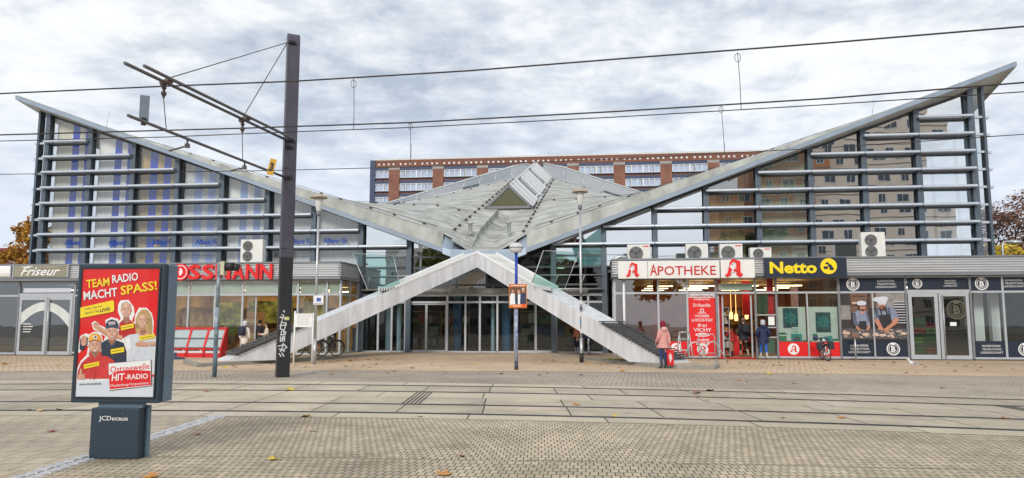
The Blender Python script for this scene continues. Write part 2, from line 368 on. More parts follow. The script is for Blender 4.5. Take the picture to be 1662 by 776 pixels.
for rn in ('R3','R2','R1','R0'):
    ribbon('rail_groove', lambda x: cy(rn,x)-.13, lambda x: cy(rn,x)+.10, .0055, groove_m)
    ribbon('tram_rail', lambda x: cy(rn,x)-.02, lambda x: cy(rn,x)+.055, .010, rail_m)
# drain grate across the near track
gr = MB()
for k in range(5):
    x0 = -2.25+k*.085
    ya, yb = cy('R2',x0)+.1, cy('R1',x0)-.1
    gr.box(x0, x0+.035, ya, yb, .003, .0085)
for k in range(4):
    x0 = 9.55+k*.085; gr.box(x0, x0+.035, cy('R2',x0)+.1, cy('R1',x0)-.1, .003, .0085)
struct(gr.build('track_drain', groove_m))
ribbon('street_pavement', lambda x: cy('E0',x), lambda x: cy('BB',x)-.05, 0.0, paver_street)
ribbon('pavement_edge', lambda x: cy('BB',x)-.05, lambda x: cy('BB',x)+.04, 0.002, mat('edge_stone', (.14,.125,.105), .85))
def ramp(lx, ly):
    a = max(0, min(1, (ly+4.5)/6.0)); a = a*a*(3-2*a)
    if lx < -1.9: b = max(0, min(1, (lx+9.5)/3.0))
    else: b = max(0, min(1, (6.0-lx)/3.0))
    return .125*a*b
def shop_ground():
    v = []; f = []; ny = 24
    xs = [-70+i*1.0 for i in range(45)] + [-25+i*.5 for i in range(91)] + [21+i for i in range(1,50)]
    for x in xs:
        y0 = cy('BB',x)+.04; y1 = 35.45+4.2-(x*.1113)
        for j in range(ny+1):
            y = y0+(y1-y0)*j/ny; l = loc(Vector((x,y,0))); v.append((x,y,ramp(l[0],l[1])))
    for i in range(len(xs)-1):
        for j in range(ny):
            a = i*(ny+1)+j; f.append((a, a+ny+1, a+ny+2, a+1))
    me = bpy.data.meshes.new('shop_pavement'); me.from_pydata(v,[],f); me.materials.append(paver_shop)
    o = bpy.data.objects.new('shop_pavement', me); COL.objects.link(o); struct(o)
shop_ground()
def pad(poly, name):
    """raised kerbed pad under one concrete leg"""
    pw = [Lw(*p) for p in poly]; cxm = sum(p.x for p in pw)/len(pw); cym = sum(p.y for p in pw)/len(pw)
    mb = MB(); mb.slab([(p.x,p.y) for p in pw], -.02, .14); struct(mb.build('kerb', kerb_m, bevel=.012))
    mi = MB(); mi.slab([(cxm+(p.x-cxm)*.965, cym+(p.y-cym)*.965) for p in pw], .13, .144); struct(mi.build('raised_pavement', paver_shop))
def g2(*uv): return [loc(gnd(u, v))[:2] for u, v in uv]
pad(g2((297,588.5),(303,592),(319,596),(446,589),(560,582),(650,577.5))+[(-5.7,2.7),(-8.1,2.7),(-8.3,-.25),(-9.6,-1.6)], 'l')
pad(g2((870,579),(940,584),(1000,590),(1060,596),(1100,598.8),(1160,600),(1168,597),(1166,591))+[(4.9,-.25),(4.6,2.7),(1.3,2.7)], 'r')
# grass tuft beside the right leg
gm = mat('pad_moss', (.13,.17,.04), .9, var=.3, scale=12, bump=.6)
tf = MB()
for k in range(420):
    u = random.random(); p = Lw(4.4+u*1.5+random.gauss(0,.18), -4.1-u*1.3+random.gauss(0,.16), .143)
    h = random.uniform(.02,.07); d = random.uniform(0,6.3); tf.face([(p.x-.02*cos(d),p.y-.02*sin(d),p.z),(p.x+.02*cos(d),p.y+.02*sin(d),p.z),(p.x+random.gauss(0,.02),p.y+random.gauss(0,.02),p.z+h)])
o = tf.build('grass', gm); o['kind'] = 'stuff'; o['label'] = 'patch of green grass beside the foot of the right white leg'; o['category'] = 'grass'
# ================================================================== MARKET HALL (building frame: x along the front, y away, z up)
WY = 3.0
hall = thing('market_hall', 'glazed market hall with swept grey roof rising to two sharp tips above crossed white legs', 'hall', O, -A)
bitumen = mat('roof_bitumen', (.40,.425,.395), .85, var=.0, scale=1.0)
def bitumen_nodes():
    m = bitumen; nt = m.node_tree; N = nt.nodes; L = nt.links; b = N['Principled BSDF']
    tc = N.new('ShaderNodeTexCoord')
    def ns(scale, st, d=6):
        mp = N.new('ShaderNodeMapping'); mp.inputs['Scale'].default_value = st; L.new(tc.outputs['Object'], mp.inputs[0])
        n = N.new('ShaderNodeTexNoise'); n.inputs['Scale'].default_value = scale; n.inputs['Detail'].default_value = d; n.inputs['Roughness'].default_value = .65; L.new(mp.outputs[0], n.inputs['Vector']); return n.outputs[0]
    a = ns(.9, (1,1,1)); s = ns(2.2, (.25,1.6,1.6)); h = N.new('ShaderNodeMath'); h.operation = 'ADD'; L.new(a, h.inputs[0]); L.new(s, h.inputs[1])
    r = N.new('ShaderNodeValToRGB'); L.new(h.outputs[0], r.inputs[0]); e = r.color_ramp.elements
    r.color_ramp.elements[0].position = .78/2; e[0].color = (.215,.222,.20,1); e[1].position = .60; e[1].color = (.54,.55,.525,1)
    k = e.new(.5); k.color = (.385,.398,.37,1)
    hm = N.new('ShaderNodeMath'); hm.operation = 'MULTIPLY'; L.new(h.outputs[0], hm.inputs[0]); hm.inputs[1].default_value = .5; L.new(hm.outputs[0], r.inputs[0])
    # welded sheet joints across the slope
    wv = N.new('ShaderNodeTexWave'); wv.bands_direction = 'Y'; wv.inputs['Scale'].default_value = .32; wv.inputs['Distortion'].default_value = 1.2; wv.inputs['Detail'].default_value = 3; wv.inputs['Detail Scale'].default_value = .8; L.new(tc.outputs['Object'], wv.inputs['Vector'])
    wr = N.new('ShaderNodeMapRange'); wr.inputs[1].default_value = 0; wr.inputs[2].default_value = .12; wr.inputs[3].default_value = .84; wr.inputs[4].default_value = 1; L.new(wv.outputs['Fac'], wr.inputs[0])
    mx = N.new('ShaderNodeMix'); mx.data_type = 'RGBA'; mx.blend_type = 'MULTIPLY'; mx.inputs[0].default_value = 1; L.new(r.outputs[0], mx.inputs[6]); L.new(wr.outputs[0], mx.inputs[7])
    L.new(mx.outputs[2], b.inputs['Base Color'])
    n2 = ns(3.0, (.3,1.5,1), 5); bp = N.new('ShaderNodeBump'); bp.inputs['Strength'].default_value = .2; bp.inputs['Distance'].default_value = .1; L.new(n2, bp.inputs['Height']); L.new(bp.outputs[0], b.inputs['Normal'])
bitumen_nodes()
upst = mat('roof_upstand', (.37,.385,.36), .9, var=.3, scale=1.1, bump=.5, bscale=5, stretch=(1,1,.45))
soffit = mat('white_soffit', (.56,.565,.54), .8, var=.08, scale=.8)
XL, XR, YF, YB = -27.8, 23.97, 2.0, 34.0
XCL, XCR = -3.3, .0
def ztop(x):                                 # top of the blue flashing along the front edge
    return 5.07+(-2.9-x)*.3627 if x < -1.65 else 5.04+(x+.25)*.3700
def upn(x):
    d = (-3.7-x) if x < -1.65 else (x-.45)
    if d >= 0: return .06+.72*max(0, 1-d/18.0)
    return .78+d*.50
def zfront(x):
    z = ztop(x)+upn(x); return z if not (XCL < x < XCR) else None
def zback(x):
    if x <= XCL: return 15.1-(XCL-x)*.2085
    if x >= XCR: return 15.1-(x-XCR)*.3365
    return 15.1
def shell_z(x, y):
    xx = min(max(x, XL), XR); t = (y-YF)/(YB-YF)
    s = max(0, min(1, (-xx-4.2)/6.0)); return zfront(xx)*(1-t)+zback(xx)*t-.75*4*t*(1-t)*s*s*(3-2*s)
def roof_patch(x0, x1, side):
    mb = MB(); n, m = 26, 26
    ys = [YF+.28+(YB-YF-.28)*j/m for j in range(m+1)]; xs = [x0+(x1-x0)*i/n for i in range(n+1)]
    i0 = len(mb.v)
    for x in xs:
        for y in ys: mb.v.append((x, y, shell_z(x,y)))
    for i in range(n):
        for j in range(m):
            a = i0+i*(m+1)+j; mb.f.append((a,a+m+1,a+m+2,a+1) if x1 > x0 else (a,a+1,a+m+2,a+m+1)); mb.m.append(0); mb.sm.append(True)
    mb.mi = 1; i1 = len(mb.v)                # underside
    ysu = [YF+.03+(YB-YF-.03)*j/m for j in range(m+1)]
    for x in xs:
        for y in ysu:
            t = (y-YF)/(YB-YF); mb.v.append((x, y, (ztop(x)-.22)*(1-t)+(zback(x)-1.2)*t))
    for i in range(n):
        for j in range(m):
            a = i1+i*(m+1)+j; mb.f.append((a,a+1,a+m+2,a+m+1) if x1 > x0 else (a,a+m+1,a+m+2,a+1)); mb.m.append(1); mb.sm.append(True)
    # outer side rim
    k = n*(m+1)
    for j in range(m):
        a, b = i0+k+j, i1+k+j; mb.f.append((a, a+1, b+1, b)); mb.m.append(2); mb.sm.append(False)
    mb.build('roof_shell', [bitumen, soffit, beam_blue], hall)
    # blue flashing, upstand behind it
    f = MB(); N_ = 30
    xe = x0+(.7 if side < 0 else -.65)
    pts = [xe+(x1-xe)*i/N_ for i in range(N_+1)]
    for p, q in zip(pts, pts[1:]):
        f.hexa([(p,YF,ztop(p)-.22),(q,YF,ztop(q)-.22),(q,YF+.12,ztop(q)-.22),(p,YF+.12,ztop(p)-.22),(p,YF-.02,ztop(p)),(q,YF-.02,ztop(q)),(q,YF+.16,ztop(q)+.012),(p,YF+.16,ztop(p)+.012)])
    f.build('roof_edge_flashing', beam_blue, hall)
    u = MB(); xu = -3.75 if side < 0 else .5
    pts = [xu+(x1-xu)*i/N_ for i in range(N_+1)]
    for p, q in zip(pts, pts[1:]):
        u.face([(p,YF+.03,ztop(p)+.01),(q,YF+.03,ztop(q)+.01),(q,YF+.22,ztop(q)+upn(q)),(p,YF+.22,ztop(p)+upn(p))], True)
        u.face([(p,YF+.22,ztop(p)+upn(p)),(q,YF+.22,ztop(q)+upn(q)),(q,YF+.42,shell_z(q,YF+.42)+.02),(p,YF+.42,shell_z(p,YF+.42)+.02)], True)
    u.build('roof_upstand', upst, hall)
    c = MB()                                  # blue sheet cap at the low end
    e = -2.15 if side < 0 else -1.05
    for k in range(3):
        p = xu+(e-xu)*k/3; q = xu+(e-xu)*(k+.97)/3
        zp, zq = ztop(p)+upn(p)+.03, ztop(q)+upn(q)+.03
        c.hexa([(p,YF-.05,ztop(p)-.3),(q,YF-.05,ztop(q)-.3),(q,YF+.3,ztop(q)-.3),(p,YF+.3,ztop(p)-.3),(p,YF-.03,ztop(p)+.02),(q,YF-.03,ztop(q)+.02),(q,YF+.5,zq),(p,YF+.5,zp)])
    c.build('roof_end_cap', beam_blue, hall, bevel=.012)
roof_patch(XCL, XL, -1); roof_patch(XCR, XR, 1)
# centre strip with the concave channel
def strip_z(x, y):
    t = (y-YF)/(YB-YF); base = ((5.795-.105*(x-XCL)/(XCR-XCL))*(1-t)+15.1*t)
    a = max(0, min(1, (y-2.6)/2.6)); b = max(0, min(1, (13.0-y)/.1))
    c = -1.65; d = abs(x-c)
    s = 0
    if d < .70: s = (.34+.30*(1-(d/.70)**2))*a*b
    return base - s - .60*(1-a)*max(0, min(1, 1-(d-.6)/1.05))
mb = MB(); xs = [XCL, -2.8, -2.352, -2.348, -2.15, -1.9, -1.65, -1.4, -1.15, -.952, -.948, -.5, XCR]; ys = [YF-.15+ (13.1-YF+.15)*j/20 for j in range(21)]
for x in xs:
    for y in ys: mb.v.append((x,y,strip_z(x,y)))
for i in range(len(xs)-1):
    for j in range(20):
        a = i*21+j; mb.f.append((a,a+21,a+22,a+1)); mb.m.append(0); mb.sm.append(2 < i < 9)
mb.mi = 1; mb.face([(XCL,YF-.15,4.55),(XCR,YF-.15,4.55),(XCR,YF-.15,5.3),(-1.65,YF-.15,5.2),(XCL,YF-.15,5.3)])
mb.build('roof_channel', [bitumen, beam_blue], hall)
def line_z(y): t = (y-YF)/(YB-YF); return 5.83*(1-t)+15.1*t
# ridge skylight
sk = MB(); y0, y1, hw, hh, c0, c1 = 13.0, 34.0, 1.55, 1.5, -1.65, -1.55
z0, z1 = line_z(y0), line_z(y1)
olive = glass('olive_glass', .10, (.2,.2,.1), wob=.0)
sk.mi = 0
def side(s, f0, f1, g0, g1, mi, off):
    def P(t, g): 
        c = c0+(c1-c0)*t; w = hw*(1-g); zz = z0+(z1-z0)*t+hh*g; n = Vector((s*hh, 0, hw)).normalized()*off
        return (c+s*w+n.x, y0+(y1-y0)*t, zz+n.z)
    sk.mi = mi; a, b, c, d = P(f0,g0), P(f1,g0), P(f1,g1), P(f0,g1)
    e, f, g_, h = [tuple(Vector(q)-Vector((s*hh,0,hw)).normalized()*.06) for q in (a,b,c,d)]
    sk.hexa([e,f,g_,h,a,b,c,d] if s > 0 else [f,e,h,g_,b,a,d,c])
for s in (1,-1):
    side(s, 0, 1, 0, 1, 0, .0)
    n = 13
    for k in range(n):
        f0 = (k+.12)/n; f1 = (k+.80)/n
        if k in (3, 8): side(s, f0, f1, .14, .9, 2, .05); side(s, f0-.012, f1+.012, .08, .14, 1, .06)
        else: side(s, f0, f1, .02, .97, 1, .05)
    side(s, 0, 1, .97, 1.0, 1, .07)
sk.build('skylight_slope', [mat('skylight_frame', (.10,.11,.12), .5, var=.1), mat('skylight_panel', (.60,.62,.62), .45, .1, var=.08), mat('skylight_pane', (.05,.065,.08), .12, var=.1)], hall)
gb = MB(); gb.prism([(c0-hw+.2,z0+.14),(c0+hw-.2,z0+.14),(c0,z0+hh-.16)], y0-.03, y0+.0); gb.build('skylight_gable', mat('olive_pane', (.075,.078,.028), .25, var=.15, scale=.7), hall)
gf = MB()
for a, b in (((c0-hw,z0),(c0,z0+hh)),((c0,z0+hh),(c0+hw,z0)),((c0-hw,z0+.06),(c0+hw,z0+.06))): gf.stroke([a,b], .17, y0-.1, y0-.005)
gf.build('skylight_gable_frame', mat('gable_frame', (.17,.17,.19), .5, var=.1), hall)
# clerestory glazing along the rear edge, rear roof behind
cg = glass('clerestory_glass', .50, (.80,.86,.90), wob=.0)
def clerestory(x0, x1, h0, h1, s):
    n = 11 if s < 0 else 13; fr = MB(); gl = MB(); ops = []
    def B(x): return (x, YB, zback(x)+.02)
    def T(x):
        h = h0+(h1-h0)*abs(x-x0)/abs(x1-x0); return (x+s*.12*-1, YB+.55*h/1.4, zback(x)+.02+h)
    xs = [x0+(x1-x0)*k/n for k in range(n+1)]
    for k in range(n):
        a, b = xs[k], xs[k+1]; gl.face([B(a),B(b),T(b),T(a)] if s > 0 else [B(b),B(a),T(a),T(b)])
        if k in (3, 8): 
            op = MB(); ops.append(op)
            for pq in ((B(a),B(b)),): op.tube([Vector(pq[0])+Vector((0,-.06,.14)), Vector(pq[1])+Vector((0,-.06,.14))], .10, 6)
    for x in xs: fr.tube([B(x), T(x)], .045, 6)
    fr.tube([B(x) for x in xs], .09, 6); fr.tube([T(x) for x in xs], .075, 6)
    c = gl.build('clerestory', cg, hall); fr.build('frame', alu, c)
    for op in ops: op.build('vent_sash', steel_blue, c)
    rr = MB()
    for a, b in zip(xs, xs[1:]):
        p, q = T(a), T(b); rr.hexa([(p[0],p[1],p[2]),(q[0],q[1],q[2]),(q[0],YB+24,7),(p[0],YB+24,7),(p[0],p[1]-.05,p[2]+.1),(q[0],q[1]-.05,q[2]+.1),(q[0],YB+24,7.2),(p[0],YB+24,7.2)])
    rr.build('rear_roof', bitumen, hall)
clerestory(-2.4, -19.0, 1.42, .25, -1); clerestory(-.7, 23.0, 1.42, 1.0, 1)
# lightning conductors with their clamps
for (xa, ya, xb, yb, n) in ((-3.5,3.2,-3.5,33,18),(.2,3.2,.2,33,20),(-27,2.7,-4.2,2.7,16),(.9,2.7,23,2.7,16),(-22,30,-3.4,33.0,12),(.3,33.2,20,31,12),(-3.4,9,-16,20,7),(.2,16,14,13,8)):
    lc = MB()
    for k in range(n):
        t = (k+.5)/n+random.uniform(-.01,.01); x = xa+(xb-xa)*t; y = ya+(yb-ya)*t; z = shell_z(x,y)
        lc.box(x-.075,x+.075,y-.06,y+.06,z-.02,z+.08)
    lc.tube([(xa+(xb-xa)*k/20, ya+(yb-ya)*k/20, shell_z(xa+(xb-xa)*k/20, ya+(yb-ya)*k/20)+.1) for k in range(21)], .012, 4)
    lc.build('lightning_conductor', mat('clamp_dark', (.06,.055,.05), .8, var=.2), hall)
for x in (-2.65, -.6):                        # two little vent pipes
    v = MB(); z = line_z(3.9)-.1; v.lathe([(.11,0),(.11,.55),(.17,.56),(.17,.62),(0,.66)], (x,3.9,z), 12); v.build('vent_pipe', chrome, hall)
for (x, h) in ((-22.6, .9), (17.4, .8)):      # thin lightning rods near the tips
    v = MB(); v.tube([(x,2.4,shell_z(x,2.4)),(x+.12,2.4,shell_z(x,2.4)+h)], .012, 5); v.build('lightning_rod', chrome, hall)
# concrete legs ----------------------------------------------------
def leg(foot, s):
    ap = Vector((-1.8, .9, 5.0)); ft = Vector((foot[0], foot[1], .13)); d = (ft-ap); dh = Vector((d.x,d.y,0)).normalized()
    n = Vector((-dh.y, dh.x, 0)); n = n if n.y > 0 else -n           # away from the viewer
    w = 1.25; hd = .72
    mb = MB(); ex = ap - d*.004
    zl = d.z/Vector((d.x,d.y,0)).length
    def sec(p, h): return [p, p+n*w, p+n*w-Vector((0,0,h)), p-Vector((0,0,h))]
    A_ = sec(ap, .70); t = .82; B_ = sec(ap+d*t, .86); Fp = ft
    C = [ft, ft+n*w, ft+n*w, ft]
    q0 = ap+d*t-Vector((0,0,.86)); kk = (q0.z-.13)/(-zl) if zl < 0 else 0
    q1 = q0+dh*max(kk,0); q1.z = .13
    mb.face([A_[0],A_[1],ap+d+n*w,ap+d] if s < 0 else [A_[0],ap+d,ap+d+n*w,A_[1]])
    # closed body: near side, far side, under side
    near = [A_[0], A_[3], q0, q1, ft]; far = [p+n*w for p in near]
    mb.face(near if s < 0 else near[::-1]); mb.face(far[::-1] if s < 0 else far)
    for a, b in ((0,1),(1,2),(2,3)):
        f = [near[b],near[a],far[a],far[b]]; mb.face(f if s < 0 else f[::-1])
    o = mb.build('concrete_leg', conc_white, hall)
    # the lip of the upper section
    u = MB(); t0 = .375
    for w0 in (-.03, w-.05):
        a = ap+n*w0; b = ap+d*t0+n*w0; up = Vector((0,0,1))
        u.hexa([b, a, a+n*.09, b+n*.09, b+up*.1, a+up*.1, a+n*.09+up*.1, b+n*.09+up*.1])
    u.build('leg_lip', white_paint, o)
    top = MB(); a = ap+n*.08; b = ap+d*t0+n*.08; w2 = w-.15; up = Vector((0,0,.02))
    top.face([p+up for p in ((a, b, b+n*w2, a+n*w2) if s > 0 else (a, a+n*w2, b+n*w2, b))]); top.build('leg_top_coating', mat('weathered_white', (.62,.625,.585), .8, var=.2, scale=1.6, stretch=(1,1,1)), o)
    return ap, d, dh, n, w
LEGL = leg((-10.5,-7.05), -1); LEGR = leg(loc(gnd(1090,590.3,.14)), 1)
# facade columns and windows ---------------------------------------
def zsof(x, y=WY):
    t = (y-YF)/(YB-YF); return (ztop(x)-.22)*(1-t)+(zback(x)-1.2)*t
CLX = [-26.3+2.58*i for i in range(9)]; CRX = [22.12-2.54*i for i in range(9)]
wing_glass = glass('wing_glass', .13, (.98,1,1), wob=.0015, wscale=.9)
mid_glass = glass('mid_wing_glass', .34, (.86,.92,.88), wob=.0018, wscale=.7)
dark_glass = glass('tinted_wing_glass', .78, (.50,.56,.54), wob=.0018, wscale=.7)
clear_glass = glass('entrance_glass', .06, (.52,.66,.70), wob=.003, wscale=.8)
mull = mat('mullion_and_shade', (.07,.08,.09), .45, .3, var=.08)  # frame tone, darkened to give the shade band below each louver too
def pane(gl, x0, x1, za, zb0, zb1, y, tilt=.012):
    a, b = random.gauss(0, tilt), random.gauss(0, tilt)
    gl.face([(x0,y+a,za),(x1,y-a,za),(x1,y-a+b,zb1),(x0,y+a+b,zb0)])
RZ = [5.55+.86*k for k in range(9)]
blue_cloth = mat('blue_curtain', (.01,.065,.62), .8, var=.12, scale=2, bump=.3, bscale=6, stretch=(3,1,.2))
white_cloth = mat('white_curtain', (.90,.92,.92), .8, var=.1, scale=2, bump=.3, bscale=6, stretch=(3,1,.2))
beige_cloth = mat('beige_blind', (.78,.75,.64), .8, var=.12, scale=2, stretch=(3,1,.2))
grey_cloth = mat('grey_blind', (.66,.67,.69), .8, var=.1, scale=2, stretch=(3,1,.2))
tan_cloth = mat('tan_blind', (.60,.48,.30), .8, var=.15, scale=2, stretch=(3,1,.2))
ochre_cloth = mat('ochre_curtain', (.55,.40,.16), .8, var=.15, scale=2, stretch=(3,1,.2))
pale_cloth = mat('pale_green_curtain', (.72,.78,.70), .8, var=.06, scale=1.2)
def drape(strips, x0, x1, z0, top, y=3.32, lam=.11):
    """one curtain per bay: strips = [(fraction0, fraction1, material index)], gently folded"""
    mb = MB(); w = x1-x0
    for f0, f1, mi in strips:
        mb.mi = mi; a, b = x0+w*f0, x0+w*f1; n = max(2, int((b-a)/lam)*2); px = None
        for k in range(n+1):
            x = a+(b-a)*k/n; yy = y+(.012 if k % 2 else -.012); zt = min(top(x), 99)
            if px: mb.face([(px[0],px[1],z0),(x,yy,z0),(x,yy,zt),(px[0],px[1],px[2])])
            px = (x,yy,zt)
    return mb
def louver(x0, x1, z):
    mb = MB()
    mb.prof([(2.44,z-.055),(2.41,z-.02),(2.42,z+.045),(2.48,z+.075),(2.68,z+.09),(2.70,z+.06),(2.70,z-.0),(2.52,z-.06)], x0, x1)
    for x in (x0+.12, x1-.12): mb.box(x-.03,x+.03,2.62,2.96,z-.05,z+.05)
    return mb.build('sunshade', louver_m, hall)
def bay(x0, x1, nrows, base, gm, curtain=None, extra=()):
    gl = MB(); rows = [z for z in RZ[:nrows]]; zs = [base]+rows
    t0, t1 = zsof(x0+.1)-.04, zsof(x1-.1)-.04
    xa, xb = x0+.11, x1-.11
    for k, za in enumerate(zs):
        last = k == len(zs)-1
        zb0 = t0 if last else zs[k+1]; zb1 = t1 if last else zs[k+1]
        pane(gl, xa, xb, za+.03, zb0-.03, zb1-.03, WY)
    w = gl.build('window', gm, hall)
    fr = MB()
    for z in rows: fr.box(xa,xb,WY-.05,WY+.06,z-.14,z+.04)  # transoms drawn deeper downwards, the dark band stands for shade under the louvers
    fr.box(xa,xb,WY-.05,WY+.06,base-.04,base+.04)
    fr.hexa([(xa,WY-.05,t0-.08),(xb,WY-.05,t1-.08),(xb,WY+.06,t1-.08),(xa,WY+.06,t0-.08),(xa,WY-.05,t0+.05),(xb,WY-.05,t1+.05),(xb,WY+.06,t1+.05),(xa,WY+.06,t0+.05)])
    fr.build('frame', mull, w)
    if curtain:
        drape(curtain[0], x0+.15, x1-.15, base, lambda x: zsof(x)-.1).build('curtain', curtain[1], w)
    return w
def column(x, base, d=.0):
    mb = MB(); zt = max(zsof(x,2.6), zsof(x,3.05)); mb.box(x-.075,x+.075,2.72,3.06,base,zt)
    mb.box(x-.13,x+.13,2.70,2.74,base,zt); mb.box(x-.13,x+.13,3.04,3.08,base,zt)
    mb.build('facade_post', steel_blue, hall)
BS = [(0,.42,0),(.42,.60,1),(.60,.75,0),(.75,.93,1),(.93,1,0)]
mats_bs = [white_cloth, blue_cloth]
LC = {0:(BS,[beige_cloth,blue_cloth]),1:(BS,[white_cloth,blue_cloth]),2:([(0,.22,0),(.22,.42,1),(.42,.58,0),(.58,.76,1),(.76,1,0)],[ochre_cloth,blue_cloth]),
      3:([(0,.25,0),(.25,.45,1),(.45,.6,0),(.6,.78,1),(.78,1,0)],[grey_cloth,mat('pale_blue_curtain',(.30,.42,.80),.8,var=.1,scale=2)]),
      4:([(0,.28,0),(.28,.46,1),(.46,.62,0),(.62,.8,1),(.8,1,0)],[white_cloth,mat('pale_blue_curtain',(.30,.42,.80),.8,var=.1,scale=2)]),
      5:([(0,1,0)],[grey_cloth]),6:([(0,1,0)],[grey_cloth]),7:([(0,.5,0)],[grey_cloth])}
for i in range(8):
    bay(CLX[i], CLX[i+1], 8-i, 4.45, wing_glass, LC.get(i))
    for k in range(8-i): louver(CLX[i]-.02 if k < 8-i-1 or True else 0, CLX[i+1]-.05, RZ[k])
RC = {2:([(0,.5,0)],[pale_cloth]),3:([(0,1,0)],[pale_cloth]),4:([(0,.8,0)],[tan_cloth]),5:None,6:None,7:None}
for i in range(8):
    x0, x1 = CRX[i+1], CRX[i]
    bay(x0, x1, 8-i, 4.45 if i < 7 else 4.45, dark_glass if i not in (3,4) else mid_glass, RC.get(i))
    for k in range(8-i): louver(x0-.02, x1-.05, RZ[k])
for i, x in enumerate(CLX): column(x, 4.4 if i < 7 else .1)
for i, x in enumerate(CRX): column(x, 4.4 if i < 7 else .1)
# corner bays at both ends: narrow glass, end post, bracket stubs, and the side walls
for s, x in ((-1, CLX[0]), (1, CRX[0])):
    mb = MB(); xe = x+s*.62; mb.box(min(xe-.06,xe+.06),xe+.06,2.8,3.2,4.4,zsof(xe)); mb.build('corner_post', steel_blue, hall)
    gl = MB(); a, b = sorted((x+s*.1, xe-s*.06)); gl.face([(a,WY,4.45),(b,WY,4.45),(b,WY,zsof(b)),(a,WY,zsof(a))]); gl.build('corner_window', wing_glass, hall)
    for z in RZ[:8]:
        st_ = MB(); a, b = sorted((xe-s*.1, xe+s*.3)); st_.box(a,b,2.95,3.12,z-.06,z+.06); a, b = sorted((x+s*.1,xe)); st_.box(a,b,2.86,2.98,z-.05,z+.06); st_.build('sunshade_bracket', louver_m, hall)
    sw = MB(); xx = xe
    for k in range(11):
        ya, yb = 3.2+k*2.8, 3.2+(k+1)*2.8-.12
        sw.face([(xx,ya,4.4),(xx,yb,4.4),(xx,yb,zsof(xx,yb)),(xx,ya,zsof(xx,ya))] if s > 0 else [(xx,yb,4.4),(xx,ya,4.4),(xx,ya,zsof(xx,ya)),(xx,yb,zsof(xx,yb))])
    sw.build('side_window', wing_glass, hall)
    sp = MB()
    for k in range(11): y = 3.2+(k+1)*2.8-.06; sp.box(xx-.06,xx+.06,y-.06,y+.06,4.4,zsof(xx,y))
    sp.build('side_post', steel_blue, hall)
# interior of the wings: floors, rear partition
inn = MB(); inn.box(-26.7,-8.3,3.2,12,4.15,4.4); inn.box(4.4,22.6,3.2,12,4.15,4.4); inn.build('upper_floor', mat('floor_grey', (.22,.22,.21), .7), hall)
def partition(x0, x1, z0, y, m, name='partition'):
    mb = MB(); n = 12
    for k in range(n):
        a, b = x0+(x1-x0)*k/n, x0+(x1-x0)*(k+1)/n; za = min(zsof(a,y), 15)-.02; zb = min(zsof(b,y),15)-.02
        mb.hexa([(a,y,z0),(b,y,z0),(b,y+.15,z0),(a,y+.15,z0),(a,y,za),(b,y,zb),(b,y+.15,zb),(a,y+.15,za)])
    mb.build(name, m, hall)
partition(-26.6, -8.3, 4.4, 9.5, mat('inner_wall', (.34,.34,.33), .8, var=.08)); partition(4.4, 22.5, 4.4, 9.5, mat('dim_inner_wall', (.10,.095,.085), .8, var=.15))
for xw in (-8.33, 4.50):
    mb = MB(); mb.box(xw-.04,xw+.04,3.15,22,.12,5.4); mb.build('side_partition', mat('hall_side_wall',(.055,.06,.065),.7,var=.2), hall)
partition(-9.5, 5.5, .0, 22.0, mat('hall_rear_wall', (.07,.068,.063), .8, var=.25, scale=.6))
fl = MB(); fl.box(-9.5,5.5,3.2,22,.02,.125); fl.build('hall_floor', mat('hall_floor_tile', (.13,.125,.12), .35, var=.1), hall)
# centre: glass down to the ground ---------------------------------
def cpane(x0, x1, z0, z1, gm=clear_glass, name='window', y=WY):
    gl = MB(); zc = lambda x: min(z1, zsof(x)-.05)
    gl.face([(x0+.03,y,z0),(x1-.03,y,z0),(x1-.03,y,zc(x1)),(x0+.03,y,zc(x0))]); w = gl.build(name, gm, hall); return w
teal_glass = glass('green_tinted_glass', .09, (.34,.50,.48), wob=.004)
ent = [X(588,WY),X(614,WY),X(658,WY),X(726,WY),X(779,WY),X(836,WY),X(903,WY),X(955,WY),X(985,WY)]
fr = MB()
for x in ent+[(ent[3]+ent[4])/2+.1, (ent[4]+ent[5])/2, (ent[1]+ent[2])/2]: fr.box(x-.05,x+.05,WY-.06,WY+.1,.12,3.0)
fr.box(ent[0],ent[-1],WY-.07,WY+.1,2.62,2.72); fr.box(ent[0],ent[-1],WY-.07,WY+.1,2.98,3.1); fr.box(ent[0],ent[-1],WY-.06,WY+.1,.12,.2)
fr.build('entrance_frame', alu, hall)
for k, (a, b) in enumerate(zip(ent, ent[1:])):
    cpane(a, b, 2.72, 2.98)
    if k in (2, 5):
        m_ = (a+b)/2
        for (p, q) in ((a+.05,m_),(m_,b-.05)):
            d = MB(); d.face([(p+.05,WY+.02,.2),(q-.05,WY+.02,.2),(q-.05,WY+.02,2.58),(p+.05,WY+.02,2.58)]); dd = d.build('sliding_door', clear_glass, hall)
            f2 = MB()
            for xx in (p+.03, q-.03): f2.box(xx-.025,xx+.025,WY-.01,WY+.06,.15,2.62)
            f2.box(p,q,WY-.01,WY+.06,.15,.24); f2.box(p,q,WY-.01,WY+.06,2.54,2.62); f2.build('door_frame', alu, dd)
    else: cpane(a, b, .2, 2.62)
li = MB(); li.box(ent[1],ent[-2],WY-.25,WY+.3,3.1,3.36); li.build('entrance_lintel', mat('weathered_concrete', (.24,.24,.225), .85, var=.35, scale=2.5, stretch=(1,1,.3)), hall)
